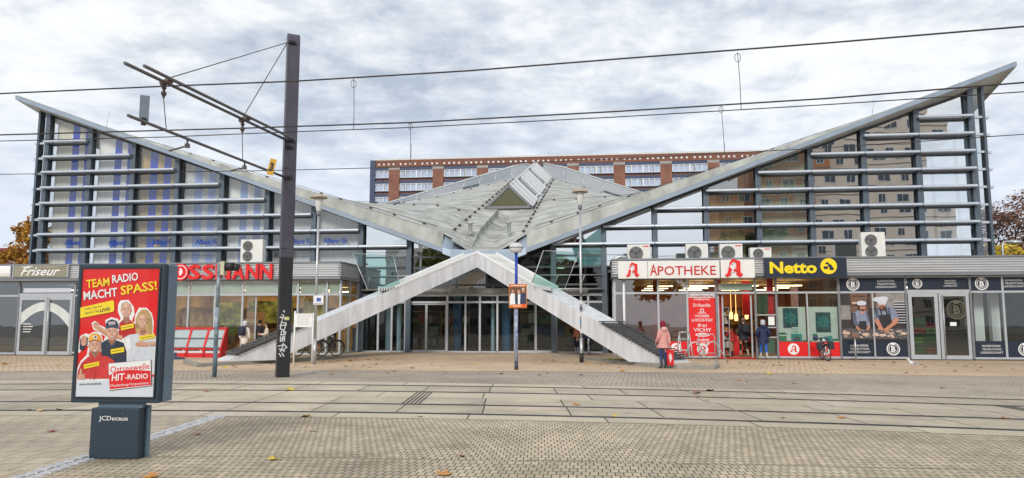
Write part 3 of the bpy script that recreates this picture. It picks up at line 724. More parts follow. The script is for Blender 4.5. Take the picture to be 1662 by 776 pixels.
# upper centre glazing with thin rails
up = [CLX[8]] + [-3.2, -1.65, -.1] + [CRX[8]]
fr = MB()
for z in (3.55, 4.45, 5.0):
    fr.box(CLX[7],CRX[7],WY-.05,WY+.08,z-.05,z+.05) if z < 4.6 else (fr.box(CLX[7],-3.4,WY-.05,WY+.08,z-.04,z+.04), fr.box(.1,CRX[7],WY-.05,WY+.08,z-.04,z+.04))
for x in up[1:-1]: fr.box(x-.04,x+.04,WY-.04,WY+.08,3.1,zsof(x)-.05)
fr.build('gallery_frame', mull, hall)
for a, b in zip([CLX[7]]+up, up+[CRX[7]]): cpane(a, b, 3.36, 99, teal_glass if a > -2 else dark_glass)
# gallery rail tubes in front of the glass
gr_ = MB()
for s_, (xa, xb) in ((-1,(-8.1,-3.6)),(1,(.3,4.3))):
    gr_.tube([(xa,2.5,4.0),(xb,2.5,4.0)], .03, 6); gr_.tube([(xa,2.5,3.3),(xb,2.5,3.3)], .05, 6)
    for k in range(3): x = xa+(xb-xa)*(k+.3)/3; gr_.tube([(x-.3,2.95,3.2),(x,2.5,4.0)], .025, 6)
gr_.build('gallery_rail', chrome, hall)
# dark shuttered corner panels beside the entrance
for (a, b) in ((-8.2, ent[0]), (ent[-1], 4.55)):
    if b-a < .15: continue
    d = MB(); d.box(a,b,WY,WY+.05,.12,3.1)
    for k in range(36): z = .5+k*.07; d.prof([(WY-.05,z),(WY,z+.05),(WY,z)], a+.05, b-.05)
    d.build('shutter_panel', mat('shutter_dark', (.045,.05,.055), .5, var=.15), hall)
    f = MB(); f.box(a,b,WY-.06,WY-.002,1.2,1.32); f.box(a,a+.07,WY-.06,WY-.002,.12,3.1); f.box(b-.07,b,WY-.06,WY-.002,.12,3.1); f.build('shutter_frame', alu, hall)
# inner pillars seen through the glass
for u, w, m in ((631,.16,white_paint),(648,.13,white_paint),(743,.26,mat('blue_pillar',(.10,.20,.32),.5)),(822,.24,mat('blue_pillar',(.10,.20,.32),.5)),(800,.1,white_paint)):
    x = X(u, 4.4); c = MB(); c.lathe([(w,.12),(w,3.6)], (x,4.4,0), 16); c.build('pillar', m, hall)
# gallery floor inside
gfz = MB(); gfz.box(-8.2,4.6,6.0,9,3.2,3.5); gfz.build('gallery_floor', mat('gallery_slab', (.16,.155,.15), .8), hall)
for i in range(4):                              # unseen glowing strips added behind the lintel to brighten the hall shelves
    x = -6.6+i*3.0; c = MB(); c.box(x-.6,x+.6,9.15,9.4,3.38,3.42); c.build('light_strip', mat('warm_glow', (1,.78,.45), .5, var=0, emit=10), hall)
# window lettering of the office on the first floor
alz = mat('blue_lettering', (.01,.07,.40), .5, var=0)
for (u, v) in ((122,394),(193,394),(264,393),(335,393),(487,392),(543,391)):
    x, z = at(u, v, WY-.02); mb = MB(); put_text(mb, 'Allianz', x-.62, x+.28, z-.13, z+.15, WY-.03, .01, bold=.03)
    mb.ring((x+.50,z), .125, .165, WY-.03, WY-.02, 20); mb.box(x+.43,x+.46,WY-.03,WY-.02,z-.09,z+.04); mb.box(x+.485,x+.515,WY-.03,WY-.02,z-.09,z+.09); mb.box(x+.54,x+.57,WY-.03,WY-.02,z-.09,z+.04)
    mb.build('window_lettering', alz, hall)
# ================================================================== SHOP PAVILIONS
shopL = thing('shop_pavilion', 'low flat roofed shop pavilion left of the entrance with hairdresser and drugstore fronts', 'shop building', O, -A)
shopR = thing('shop_pavilion', 'low flat roofed shop pavilion right of the entrance with pharmacy and bakery fronts', 'shop building', O, -A)
XLC, XRC = -8.24, 4.71
corr = mat('corrugated_cladding', (.56,.575,.595), .42, .4, var=.1, scale=1.5, stretch=(.3,1,4))
def rib_profile(y, z0, z1, n):
    pts = []; h = (z1-z0)/n
    for k in range(n):
        for f, dy in ((0,0),(.14,-.0),(.24,-.055),(.62,-.055),(.74,0)): pts.append((y+dy, z0+h*(k+f)))
    pts.append((y, z1)); return pts
def fascia(th, x0, x1, ret, zt=4.48, zb=3.82):
    mb = MB(); p = rib_profile(-.36, zb, zt, 6); mb.prof(p+[(-.25,zt),(-.25,zb)], x0, x1)
    # return along the side
    q = rib_profile(0, zb, zt, 6); xr, sgn = ret
    poly = [(xr+sgn*(-a), z) for a, z in q]+[(xr-sgn*.1, zt),(xr-sgn*.1, zb)]
    mb.prism(poly, -.36, 2.66); mb.build('fascia', corr, th)
    m2 = MB(); xa, xb = (x0,x1)
    m2.box(xa-.02,xb+.04,-.46,-.24,zt,zt+.07); m2.box(xa-.02,xb+.04,-.44,-.2,zb-.12,zb); m2.box(*sorted((xr-sgn*.12,xr+sgn*.1)),-.235,2.7,zt,zt+.07); m2.box(*sorted((xr-sgn*.12,xr+sgn*.07)),-.195,2.7,zb-.12,zb)
    m2.build('fascia_trim', mat('fascia_trim', (.22,.24,.26), .45, .4, var=.1), th)
    r = MB(); a, b = x0+.02, x1-.02; r.box(a+.1,b-.1,-.235,2.64,zt-.12,zt-.03); r.build('roof', bitumen, th)
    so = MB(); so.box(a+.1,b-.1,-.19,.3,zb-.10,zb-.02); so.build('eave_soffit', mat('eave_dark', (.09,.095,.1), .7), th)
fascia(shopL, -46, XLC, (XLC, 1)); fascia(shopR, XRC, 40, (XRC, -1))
# parts of the flat roofs that lie beyond the hall's end walls
for th, a, b in ((shopL,-46,-27.1),(shopR,22.9,40)):
    r = MB(); r.box(a,b,2.7,14,4.2,4.42); r.build('roof', bitumen, th)
shop_glass = glass('shop_glass', .11, (.80,.86,.84), wob=.002)
shop_glass_d = glass('reflecting_shop_glass', .22, (.45,.52,.52), wob=.004)
ZT, ZH = 2.98, 3.69
def front_frame(th, xs, zb=.05, sill=True, skip=(), tr=True, name='shopfront_frame'):
    fr = MB()
    for x in xs: fr.box(x-.045,x+.045,-.05,.09,zb,ZH)
    for k, (a, b) in enumerate(zip(xs, xs[1:])):
        if tr: fr.box(a+.045,b-.045,-.045,.08,ZT-.045,ZT+.045)
        if k not in skip: fr.box(a+.045,b-.045,-.045,.08,zb,zb+.09)
        fr.box(a+.045,b-.045,-.045,.08,ZH-.07,ZH)
    return fr.build(name, alu, th)
def spane(th, a, b, z0, z1, m=None, y=0.0, name='shop_window', lab=None):
    g_ = MB(); t = random.gauss(0,.006); g_.face([(a,y+t,z0),(b,y-t,z0),(b,y-t,z1),(a,y+t,z1)]); return g_.build(name, m or shop_glass, th, lab)
def panel(th, name, x0, x1, z0, z1, y, m, d=.015, lab=None):
    p = MB(); p.box(x0,x1,y,y+d,z0,z1); return p.build(name, m, th, lab)
def door_leaf(th, x0, x1, z0, z1, y, gm, fw=.1, handle=None):
    d = MB(); d.box(x0,x0+fw,y-.03,y+.04,z0,z1); d.box(x1-fw,x1,y-.03,y+.04,z0,z1); d.box(x0+fw,x1-fw,y-.03,y+.04,z0,z0+fw*1.3); d.box(x0+fw,x1-fw,y-.03,y+.04,z1-fw,z1)
    o = d.build('door_leaf', alu, th); g_ = MB(); g_.face([(x0+fw,y,z0+fw),(x1-fw,y,z0+fw),(x1-fw,y,z1-fw),(x0+fw,y,z1-fw)]); g_.build('pane', gm, o)
    if handle is not None:
        h = MB(); h.tube([(handle,y-.10,z0+.05),(handle,y-.10,z1-.05)], .022, 8); h.tube([(handle,y-.10,z0+.3),(handle,y,z0+.3)], .012, 6); h.tube([(handle,y-.10,z1-.3),(handle,y,z1-.3)], .012, 6); h.build('handle', chrome, o)
    return o
warm_glow = mat('shop_lamp', (1,.74,.42), .5, var=0, emit=6)
cool_lamp = mat('white_shop_lamp', (1,.93,.82), .5, var=0, emit=9)
def interior(th, x0, x1, back, wallm, floorm, ceilm, lamps, lampm, z0=.03):
    mb = MB(); mb.box(x0,x1,.12,back,z0-.05,z0); mb.build('shop_floor', floorm, th)
    mb = MB(); mb.box(x0,x1,back,back+.1,z0,3.8); mb.box(x0-.05,x0,.25,back,z0,3.66); mb.build('shop_wall', wallm, th)
    mb = MB(); mb.box(x0,x1,.2,back,3.64,3.70); mb.build('shop_ceiling', ceilm, th)
    for (x, y, l) in lamps:
        mb = MB(); mb.box(x-l/2,x+l/2,y-.07,y+.07,3.36,3.40); mb.build('light_strip', lampm, th)
ceil_m = mat('shop_ceiling', (.60,.50,.36), .8, var=.05); floor_m = mat('shop_floor', (.30,.27,.23), .35, var=.1)
# ---- left pavilion
fx0, fx1 = X(29), X(119)
xsL = [-33, -30.4, -27.8, fx0-.02, fx1+.02, X(136)+.0, X(200), X(262), X(305), X(348), X(393), X(483), X(530), XLC-.06]
front_frame(shopL, [xsL[0],xsL[1],xsL[2],fx0]); front_frame(shopL, [fx0,fx1], skip=(0,), tr=False)
front_frame(shopL, xsL[4:], skip=(6,), zb=.10)
for a, b in ((xsL[0],xsL[1]),(xsL[1],xsL[2]),(xsL[2],fx0)): spane(shopL,a+.04,b-.04,.14,ZT-.04,shop_glass_d); spane(shopL,a+.04,b-.04,ZT+.04,ZH-.06,shop_glass_d)
mid = (X(75.5)+X(77))/2
fr = MB(); fr.box(fx0+.045,fx1-.045,-.06,.08,2.90,3.10); fr.build('door_head', alu, shopL)
door_leaf(shopL, fx0+.07, mid-.01, .04, 2.90, -.02, shop_glass_d, .13); door_leaf(shopL, mid+.01, fx1-.07, .04, 2.90, -.02, shop_glass_d, .13, handle=mid+.12)
spane(shopL, fx0+.06, fx1-.06, 3.12, ZH-.08, shop_glass_d); panel(shopL,'transom_film', fx0+.2, fx1-.2, 3.14, 3.36, -.012, mat('frosted_film',(.60,.64,.72),.4,var=.05), .006)
# curved white film on the hairdresser's doors
cx_ = X(62)
for (x0, x1) in ((fx0+.2, mid-.14),(mid+.14, fx1-.2)):
    n = 10; arc = MB()
    for k in range(n):
        a, b = x0+(x1-x0)*k/n, x0+(x1-x0)*(k+1)/n
        f = lambda x, o: max(.3, 2.66-o-.34*(x-cx_-.35)**2*(1.0+.9*o))
        arc.prism([(a,f(a,.42)),(b,f(b,.42)),(b,f(b,0)),(a,f(a,0))], -.034, -.028)
    arc.build('door_film', mat('frosted_film_white', (.62,.66,.64), .45, var=.1), shopL)
tl = MB()
for k in range(4): z = 1.55-k*.13; tl.box(fx0+.34,fx0+.34+random.uniform(.35,.55),-.036,-.030,z,z+.035)
tl.build('opening_hours_lines', wht, shopL)
for k in range(4, len(xsL)-1):
    a, b = xsL[k], xsL[k+1]
    if k == 10:
        spane(shopL, a+.12, b-.12, ZT+.08, ZH-.1, shop_glass, lab=None)
        d = MB(); d.face([(a+.05,.16,.12),(a+.62,.16,.12),(a+.62,.16,ZT-.05),(a+.05,.16,ZT-.05)]); d.build('sliding_door', shop_glass, shopL)
        f = MB(); f.box(a+.58,a+.64,.13,.19,.12,ZT-.05); f.box(b-.66,b-.60,.13,.19,.12,ZT-.05); f.box(a,b,.12,.26,ZT-.06,ZT+.02); f.build('sliding_door_frame', alu, shopL)
    else:
        spane(shopL, a+.04, b-.04, .16, ZT-.04, shop_glass); spane(shopL, a+.04, b-.04, ZT+.04, ZH-.06, shop_glass)
# pale film behind the drugstore's transoms
for k in range(7, len(xsL)-1): panel(shopL, 'transom_film', xsL[k]+.08, xsL[k+1]-.08, ZT+.05, ZH-.08, .03, mat('pale_film',(.55,.60,.52),.6,var=.06,scale=2), .008)
# side front facing the entrance
sf = MB(); sf.face([(XLC-.05,.08,.16),(XLC-.05,2.7,.16),(XLC-.05,2.7,3.69),(XLC-.05,.08,3.69)]); sf.build('shop_window', shop_glass, shopL)
sf = MB()
for y in (.02, 1.3, 2.66): sf.box(XLC-.1,XLC-.0,y-.045,y+.045,.1,3.69)
sf.box(XLC-.09,XLC-.01,.07,2.6,ZT-.05,ZT+.05); sf.box(XLC-.09,XLC-.01,.07,2.6,.1,.2); sf.build('shopfront_frame', alu, shopL)
drug_lamp = mat('drugstore_lamp', (1,.78,.48), .5, var=0, emit=14)
interior(shopL, -19.6, XLC-.2, 9.0, mat('drugstore_wall',(.62,.42,.20),.8,var=.25,scale=.9), floor_m, ceil_m, [(x,y,1.3) for x in (-18,-15.6,-13.2,-10.8) for y in (1.6,4.2,6.8)], drug_lamp, .11)
interior(shopL, -34, -20.2, 7.0, mat('salon_wall',(.30,.31,.30),.8,var=.2), floor_m, mat('salon_ceiling',(.3,.3,.29),.8), [(-24,3,1.0),(-22,3,1.0)], cool_lamp)
for k, (u, y, w, z0, z1, c1, c2) in enumerate(((320,1.6,1.6,1.2,2.4,(.16,.07,.03),(.62,.36,.14)),(368,2.2,1.7,1.5,2.7,(.03,.05,.02),(.45,.48,.08)),(414,3.0,1.0,.9,2.2,(.30,.17,.08),(.52,.32,.18)),(440,4.4,2.6,1.6,2.8,(.02,.03,.02),(.42,.5,.12)),(512,1.4,1.3,1.7,2.8,(.30,.22,.04),(.75,.62,.22)))):
    panel(shopL, 'advert_board', X(u,y)-w/2, X(u,y)+w/2, z0, z1, y, mat('advert_print_%s' % 'abcde'[k], c1, .6, var=.2, scale=2.2, col2=c2), .04)
# ---- right pavilion
RXS = {'c':XRC+.06,'a':X(1013),'b':X(1069),'d':X(1116),'e':X(1163.5),'f':X(1227),'g':X(1261),'h':X(1311),'i':X(1363),'j':X(1417),'k':X(1472),'l':X(1577),'m':X(1630),'n':X(1690)}
R_ = RXS
front_frame(shopR, [R_[k] for k in 'cbde']); front_frame(shopR, [R_['e'],R_['f']], skip=(0,)); front_frame(shopR, [R_['f'],R_['g']]); front_frame(shopR, [R_[k] for k in 'gi'], tr=True)
front_frame(shopR, [R_[k] for k in 'ik']); front_frame(shopR, [R_['k'],R_['l']], skip=(0,), tr=False); front_frame(shopR, [R_['l'],R_['m'],R_['n'],R_['n']+1.9,R_['n']+3.8,R_['n']+5.7])
pl_ = MB(); pl_.tube([(R_['a'],-.22,.1),(R_['a'],-.22,3.7)], .06, 12); pl_.build('eave_post', white_paint, shopR)
for k in ('h','j'): mm = MB(); mm.box(R_[k]-.03,R_[k]+.03,-.03,.07,.14,ZT-.05); mm.build('shopfront_mullion', alu, shopR)
for a, b in ('cb','bd'):
    spane(shopR, R_[a]+.04, R_[b]-.04, .14, ZT-.04, shop_glass_d); spane(shopR, R_[a]+.04, R_[b]-.04, ZT+.04, ZH-.06, shop_glass_d)
# side front of the pharmacy facing the entrance
sf = MB(); sf.face([(XRC+.05,2.7,.16),(XRC+.05,.08,.16),(XRC+.05,.08,3.69),(XRC+.05,2.7,3.69)]); sf.build('shop_window', shop_glass_d, shopR)
sf = MB()
for y in (.02, 1.3, 2.66): sf.box(XRC+.0,XRC+.1,y-.045,y+.045,.1,3.69)
sf.box(XRC+.01,XRC+.09,.07,2.6,ZT-.05,ZT+.05); sf.build('shopfront_frame', alu, shopR)
for a, b in ('de','ef','fg'): spane(shopR, R_[a]+.04, R_[b]-.04, ZT+.04, ZH-.06)
# pale blind box above the pharmacy door
panel(shopR, 'transom_film', R_['e']+.1, R_['f']-.1, ZT+.12, ZT+.42, .03, mat('pale_green_film',(.55,.64,.56),.6,var=.04))
spane(shopR, R_['gi'[0]]+.06, R_['i']-.06, ZT+.1, ZH-.1)
for a, b in ('gh','hi'): spane(shopR, R_[a]+.04, R_[b]-.04, .14, ZT-.04)
# red skirt with round pharmacy emblems
def pharmacy_A(mb, x0, x1, z0, z1, y, d, im=0, iw=1):
    """heavy broken letter A with a white cup and snake on it"""
    P = lambda u, v: (x0+(x1-x0)*u, z0+(z1-z0)*v)
    mb.mi = im
    mb.prism([P(.30,.82),P(.46,1.0),P(.86,.86),P(.86,.25),P(1.0,.14),P(.84,.0),P(.64,.13),P(.64,.78),P(.5,.86)], y, y+d)
    mb.prism([P(.30,.82),P(.5,.86),P(.40,.55),P(.30,.22),P(.36,.14),P(.14,.0),P(.0,.12),P(.14,.2),P(.26,.6)], y, y+d)
    mb.prism([P(.36,.44),P(.64,.44),P(.64,.32),P(.34,.32)], y+.001, y+d)
    mb.mi = iw
    mb.prism([P(.26,.62),P(.58,.62),P(.50,.48),P(.46,.46),P(.45,.32),P(.54,.27),P(.32,.27),P(.40,.32),P(.40,.46),P(.34,.48)], y-.006, y+.002)
    s = [P(.42+.09*sin(t*1.15), .30+.085*t) for t in [k*.5 for k in range(13)]]; mb.stroke([P(.42+.07*sin(k*.9), .34+.055*k) for k in range(9)], (x1-x0)*.045, y-.01, y-.002)
def disc_emblem(th, x, z, r, y):
    mb = MB(); mb.disc((x,z), r, y, y+.006); o = mb.build('emblem_disc', wht, th)
    e = MB(); pharmacy_A(e, x-r*.62, x+r*.62, z-r*.62, z+r*.68, y-.008, .008); e.build('emblem_letter', [redL, wht], o)
def skirt(a, b):
    o = panel(shopR, 'red_window_skirt', a, b, .14, .78, -.012, redL, .008); return o
for a, b in ('gh','hi'):
    skirt(R_[a]+.05, R_[b]-.05); disc_emblem(shopR, (R_[a]+R_[b])/2, .46, .25, -.022)
skirt(R_['b']+.05, R_['d']-.05); disc_emblem(shopR, (R_['b']+R_['d'])/2+.1, .46, .25, -.022)
# cosmetics banner in the bay beside the door
ban = panel(shopR, 'cosmetics_banner', R_['d']+.06, R_['e']-.06, .14, ZT-.22, -.014, redL, .008)
panel(shopR, 'banner_head', R_['d']+.06, R_['e']-.06, ZT-.22, ZT-.05, -.014, wht, .008)
t = MB(); put_text(t, 'Kosmetikmarken', R_['d']+.08, R_['e']-.08, ZT-.20, ZT-.07, -.022, .006, bold=.02); t.build('banner_lettering', mat('dark_red_print',(.25,.02,.04),.5,var=0), shopR)
t = MB(); xm = (R_['d']+R_['e'])/2; wB = (R_['e']-R_['d'])*.42
def zB(v): return Zl(1140, v, 0)
for body, v0, v1, f, sh in (('medipharma',483.5,488.5,.75,0),('Dr.Hauschka',492.5,498,.82,0),('LIERAC',506.6,509.4,.4,0),('WIDMER',511,515,.7,0),('LA ROCHE-POSAY',517,522,1.0,0),('frei',525,531,.45,.2),('VICHY',532.5,538.5,.85,0),('Avène',548,554,.6,.2),('EUBOS',555,559.5,.62,0)):
    put_text(t, body, xm-wB*f*.85, xm+wB*f*.85, zB(v1), zB(v0), -.022, .006, bold=.005, shear=sh)
t.ring((xm, zB(504)), .06, .09, -.022, -.016, 16); t.disc((xm-.0,zB(543.5)), .32, -.021, -.016, rz=.085)
t.build('banner_lettering', wht, shopR)
t = MB(); put_text(t, 'RAUSCH', xm-.24, xm+.24, zB(545.5), zB(541.8), -.027, .006, bold=.02); t.build('banner_lettering', redL, shopR)
disc_emblem(shopR, xm-.02, .44, .25, -.026)
# side light right of the door: horizontal rails, notices
fg0, fg1 = R_['f']+.05, R_['g']-.05
spane(shopR, fg0, fg1, .14, ZT-.04)
rl = MB()
for z in (1.98, 1.42, .98): rl.box(fg0,fg1,-.045,.06,z-.025,z+.025)
rl.build('shopfront_rail', alu, shopR)
panel(shopR, 'notice', fg1-.33, fg1-.06, 1.52, 1.9, -.012, wht, .006); panel(shopR, 'window_panel', fg0+.06, fg1-.08, .28, .9, .05, mat('green_panel',(.02,.12,.06),.5)); panel(shopR, 'window_panel', fg0+.05, fg1-.3, 2.05, 2.9, .05, mat('dark_green_panel',(.03,.07,.03),.5))
panel(shopR, 'red_inner_post', fg1-.28, fg1-.02, 2.0, 3.66, .2, red, .2)
# pharmacy door: open sliding leaf
f = MB(); e0, e1 = R_['e']+.045, R_['f']-.045
f.box(e0+.02,e0+.09,.12,.17,.05,ZT-.05); f.box(e0+.22,e0+.29,.2,.25,.05,ZT-.05); f.box(e1-.16,e1-.09,.12,.17,.05,ZT-.05); f.box(e0,e1,.1,.26,ZT-.05,ZT+.02); f.build('sliding_door_frame', alu, shopR)
panel(shopR, 'door_threshold', e0, e1, .03, .07, -.03, red, .25)
# netto display: white ground with star posters
teal = mat('teal_print', (.02,.30,.28), .5, var=.03); teal_d = mat('dark_teal_print', (.008,.075,.085), .5, var=.03); green_b = mat('green_box', (.015,.16,.08), .5, var=.05); disp = mat('display_white', (.62,.70,.64), .6, var=.04)
def star(mb, x, z, r0, r1, y, n=8, d=.004):
    mb.prism([(x+(r0 if k % 2 else r1)*cos(pi*k/n+pi/2), z+(r0 if k % 2 else r1)*sin(pi*k/n+pi/2)) for k in range(2*n)], y, y+d)
def star_poster(x0, x1, z0, z1, y):
    o = panel(shopR, 'star_poster', x0, x1, z0, z1, y, teal_d, .02); mb = MB(); cx, cz = (x0+x1)/2, (z0+z1)/2; w = (x1-x0)/2
    for k in range(6):
        mb.mi = k % 2; R1 = w*.97*(1-k*.16); star(mb, cx, cz, R1*.62, R1, y-.005*(k+1))
    mb.build('star', [teal, teal_d], o)
def vz(v, u=1300): return Zl(u, v, 0)
for a, b, ps in (('g','h',(1272,1296,500,532)),('h','i',(1325,1349,507,539))):
    panel(shopR, 'display_back', R_[a]+.06, R_[b]-.06, .8, vz(498), .12, disp, .02)
    star_poster(X(ps[0]), X(ps[1]), vz(ps[3]), vz(ps[2]), .08)
for (u0,u1,v0,v1,m) in ((1264,1276,540,561,green_b),(1285,1297,531,542,disp),(1284,1301,542,562,teal),(1303,1311,552,561,green_b),(1276,1284,553,561,green_b),(1319,1326,542,550,green_b),(1316,1329,550,562,disp),(1331,1350,545,562,teal),(1350,1362,550,562,green_b)):
    o = panel(shopR, 'display_box', X(u0), X(u1), vz(v1), vz(v0), .05, m, .07)
    mb = MB(); x0, x1, z0, z1 = X(u0)+.03, X(u1)-.03, vz(v1)+.03, vz(v0)-.03
    if m is teal: star(mb,(x0+x1)/2,(z0+z1)/2,(z1-z0)*.28,(z1-z0)*.46,.044); mb.build('star', teal_d, o)
    elif m is disp:
        for r in range(4):
            for c in range(4):
                if (r+c) % 2: mb.box(x0+(x1-x0)*c/4,x0+(x1-x0)*(c+1)/4-.01,.044,.05,z0+(z1-z0)*r/4,z0+(z1-z0)*(r+1)/4-.01)
        mb.build('box_print', teal, o)
    else: mb.box(x0-.02,x1+.02,.044,.05,z1-.12,z1-.06); mb.build('box_band', disp, o)
# bakery: navy films, emblem, lettering
def crest(th, x, z, r, y, m=wht):
    mb = MB(); mb.ring((x,z), r*.86, r, y, y+.006, 32); mb.ring((x,z), r*.60, r*.66, y, y+.006, 32)
    put_text(mb, 'B', x-r*.30, x+r*.34, z-r*.46, z+r*.44, y, .006, bold=.03)
    for k in range(22):
        a = pi*.78+ (2*pi*.72)*k/21 + pi*.0
        if abs(a-pi/2) < .5: continue
        c, s = cos(a), sin(a); mb.prism([(x+c*r*.70-s*r*.03,z+s*r*.70+c*r*.03),(x+c*r*.70+s*r*.03,z+s*r*.70-c*r*.03),(x+c*r*.82+s*r*.03,z+s*r*.82-c*r*.03),(x+c*r*.82-s*r*.03,z+s*r*.82+c*r*.03)], y, y+.006)
    mb.prism([(x-r*.30,z+r*.66),(x+r*.30,z+r*.66),(x+r*.38,z+r*.98),(x+r*.16,z+r*.84),(x,z+r*1.06),(x-r*.16,z+r*.84),(x-r*.38,z+r*.98)], y-.003, y+.006)
    return mb.build('crest', m, th)
def motto(th, x0, x1, z0, z1, y):
    mb = MB(); h = (z1-z0)/3
    for k, (w, s) in enumerate((('HANDWERK',.08),('TRADITION',.07),('LEIDENSCHAFT',0))):
        put_text(mb, w, x0+(x1-x0)*s, x1-(x1-x0)*s, z1-h*(k+.70), z1-h*(k+.06), y, .006, bold=.0, spacing=1.12)
    mb.build('motto_lettering', wht, th)
yB = -.016
i0, j0, k0 = R_['i'], R_['j'], R_['k']
panel(shopR, 'navy_film', i0+.06, k0-.06, ZT+.05, ZH-.06, yB, navy, .008); crest(shopR, X(1387), (ZT+ZH)/2, .28, yB-.008); motto(shopR, X(1424), X(1458), ZT+.15, ZH-.16, yB-.008)
panel(shopR, 'navy_film', i0+.06, j0-.04, .14, .82, yB, navy, .008); panel(shopR, 'navy_film', j0+.04, k0-.06, .14, .82, yB, navy, .008)
motto(shopR, X(1375), X(1410), .25, .68, yB-.008); crest(shopR, X(1447), .48, .28, yB-.008)
# the bakers' picture, printed film in flat layers
def baker_picture(x0, x1, z0, z1):
    P = lambda u, v: (x0+(x1-x0)*u, z1-(z1-z0)*v)       # u right, v down, 0..1
    o = panel(shopR, 'bakers_picture', x0, x1, z0, z1, yB, mat('picture_dark',(.035,.028,.03),.45,var=.4,scale=1.5), .008)
    pm = [mat('p_brown',(.16,.085,.05),.5,var=.25,scale=4), mat('p_shirt',(.22,.26,.36),.5,var=.22,scale=7), mat('p_skin',(.50,.22,.14),.5,var=.18,scale=6), mat('p_white',(.58,.60,.68),.5,var=.08,scale=6),
          mat('p_apron',(.018,.017,.022),.5,var=.3,scale=4), mat('p_dough',(.58,.43,.32),.5,var=.2,scale=8), mat('p_table',(.10,.095,.10),.4,var=.4,scale=6), mat('p_grey',(.26,.24,.23),.5,var=.3,scale=5), mat('p_hair',(.05,.03,.025),.5), mat('p_shade',(.085,.10,.15),.5,var=.3,scale=6)]
    mb = MB(); L_ = [0]
    def poly(pts, mi, s=None):
        L_[0] += 1; mb.mi = mi; y = yB-.004-.0007*L_[0]; mb.prism([P(*p) for p in pts], y, y+.003)
    def ell(u, v, a, b, mi, n=20): poly([(u+a*cos(2*pi*k/n), v+b*sin(2*pi*k/n)) for k in range(n)], mi)
    R4 = lambda u0,v0,u1,v1,mi: poly([(u0,v0),(u1,v0),(u1,v1),(u0,v1)], mi)
    R4(.16,.0,.42,.42,0); R4(.18,.05,.40,.07,4); R4(.18,.18,.40,.22,5); R4(.17,.25,.41,.27,4); R4(.46,.02,.58,.3,0); R4(.56,0,1,.32,7); R4(.0,.25,.15,.55,7)
    for k in range(9): R4(.83,.17+k*.055,1.0,.185+k*.055,3); R4(.84,.19+k*.055,1.0,.215+k*.055,4)
    R4(0,.74,1,.98,6); R4(0,.95,1,1,4)
    for k in range(46): ell(random.uniform(.03,.97),random.uniform(.76,.92),random.uniform(.012,.04),random.uniform(.008,.02),random.choice((5,5,3,6,7,6)))
    # left baker
    poly([(.17,.42),(.26,.36),(.37,.36),(.43,.46),(.44,.72),(.36,.76),(.24,.74),(.19,.62)],1); poly([(.17,.42),(.22,.40),(.24,.60),(.30,.72),(.25,.75),(.18,.64)],9); poly([(.38,.38),(.43,.46),(.44,.6),(.41,.6)],9); poly([(.27,.58),(.38,.58),(.40,.76),(.26,.76)],4); poly([(.29,.38),(.33,.44),(.37,.38)],2)
    ell(.335,.29,.045,.085,2); poly([(.27,.22),(.40,.20),(.385,.27),(.29,.28),(.28,.34),(.27,.30)],8); ell(.32,.205,.075,.05,3); R4(.26,.215,.385,.25,3)
    poly([(.23,.68),(.30,.76),(.26,.79),(.21,.72)],2); poly([(.41,.66),(.37,.76),(.41,.78),(.44,.7)],2); poly([(.30,.33),(.37,.33),(.35,.375),(.32,.375)],8)
    # right baker
    poly([(.52,.36),(.60,.27),(.74,.24),(.84,.34),(.88,.52),(.80,.56),(.78,.62),(.56,.62),(.51,.5)],1); poly([(.52,.36),(.58,.30),(.58,.5),(.53,.54)],9); poly([(.72,.30),(.76,.30),(.77,.58),(.72,.6)],9); poly([(.58,.46),(.76,.44),(.80,.74),(.58,.74)],4); poly([(.60,.28),(.64,.44),(.62,.46),(.58,.3)],4); poly([(.70,.26),(.72,.44),(.70,.46),(.67,.3)],4)
    ell(.635,.25,.055,.095,2); ell(.64,.32,.05,.055,8); ell(.63,.305,.022,.012,2); poly([(.58,.20),(.70,.185),(.70,.235),(.58,.24)],3); ell(.60,.13,.105,.055,3); ell(.67,.115,.075,.05,3); poly([(.56,.13),(.72,.12),(.71,.2),(.57,.21)],3)
    poly([(.85,.52),(.89,.53),(.86,.62),(.74,.74),(.69,.78),(.67,.73),(.77,.62),(.80,.54)],2); poly([(.52,.52),(.58,.56),(.63,.72),(.58,.76),(.54,.66),(.51,.58)],2)
    ell(.68,.77,.04,.04,2); ell(.60,.745,.045,.03,2)
    for k in range(4): poly([(.655+k*.018,.77),(.668+k*.018,.77),(.662+k*.018,.825),(.653+k*.018,.82)],2)
    for (u,v,a) in ((.88,.80,.045),(.95,.84,.05),(.36,.86,.06),(.52,.87,.055),(.62,.875,.05),(.06,.83,.06)): ell(u,v,a,a*.55,5); ell(u+a*.1,v+a*.15,a*.8,a*.36,7 if a < .05 else 5)
    mb.build('picture_print', pm, o)
baker_picture(i0+.06, k0-.06, .82, ZT-.05)
mm = MB(); mm.box(j0-.03,j0+.03,-.075,-.04,.1,ZT-.03); mm.build('shopfront_mullion', alu, shopR)
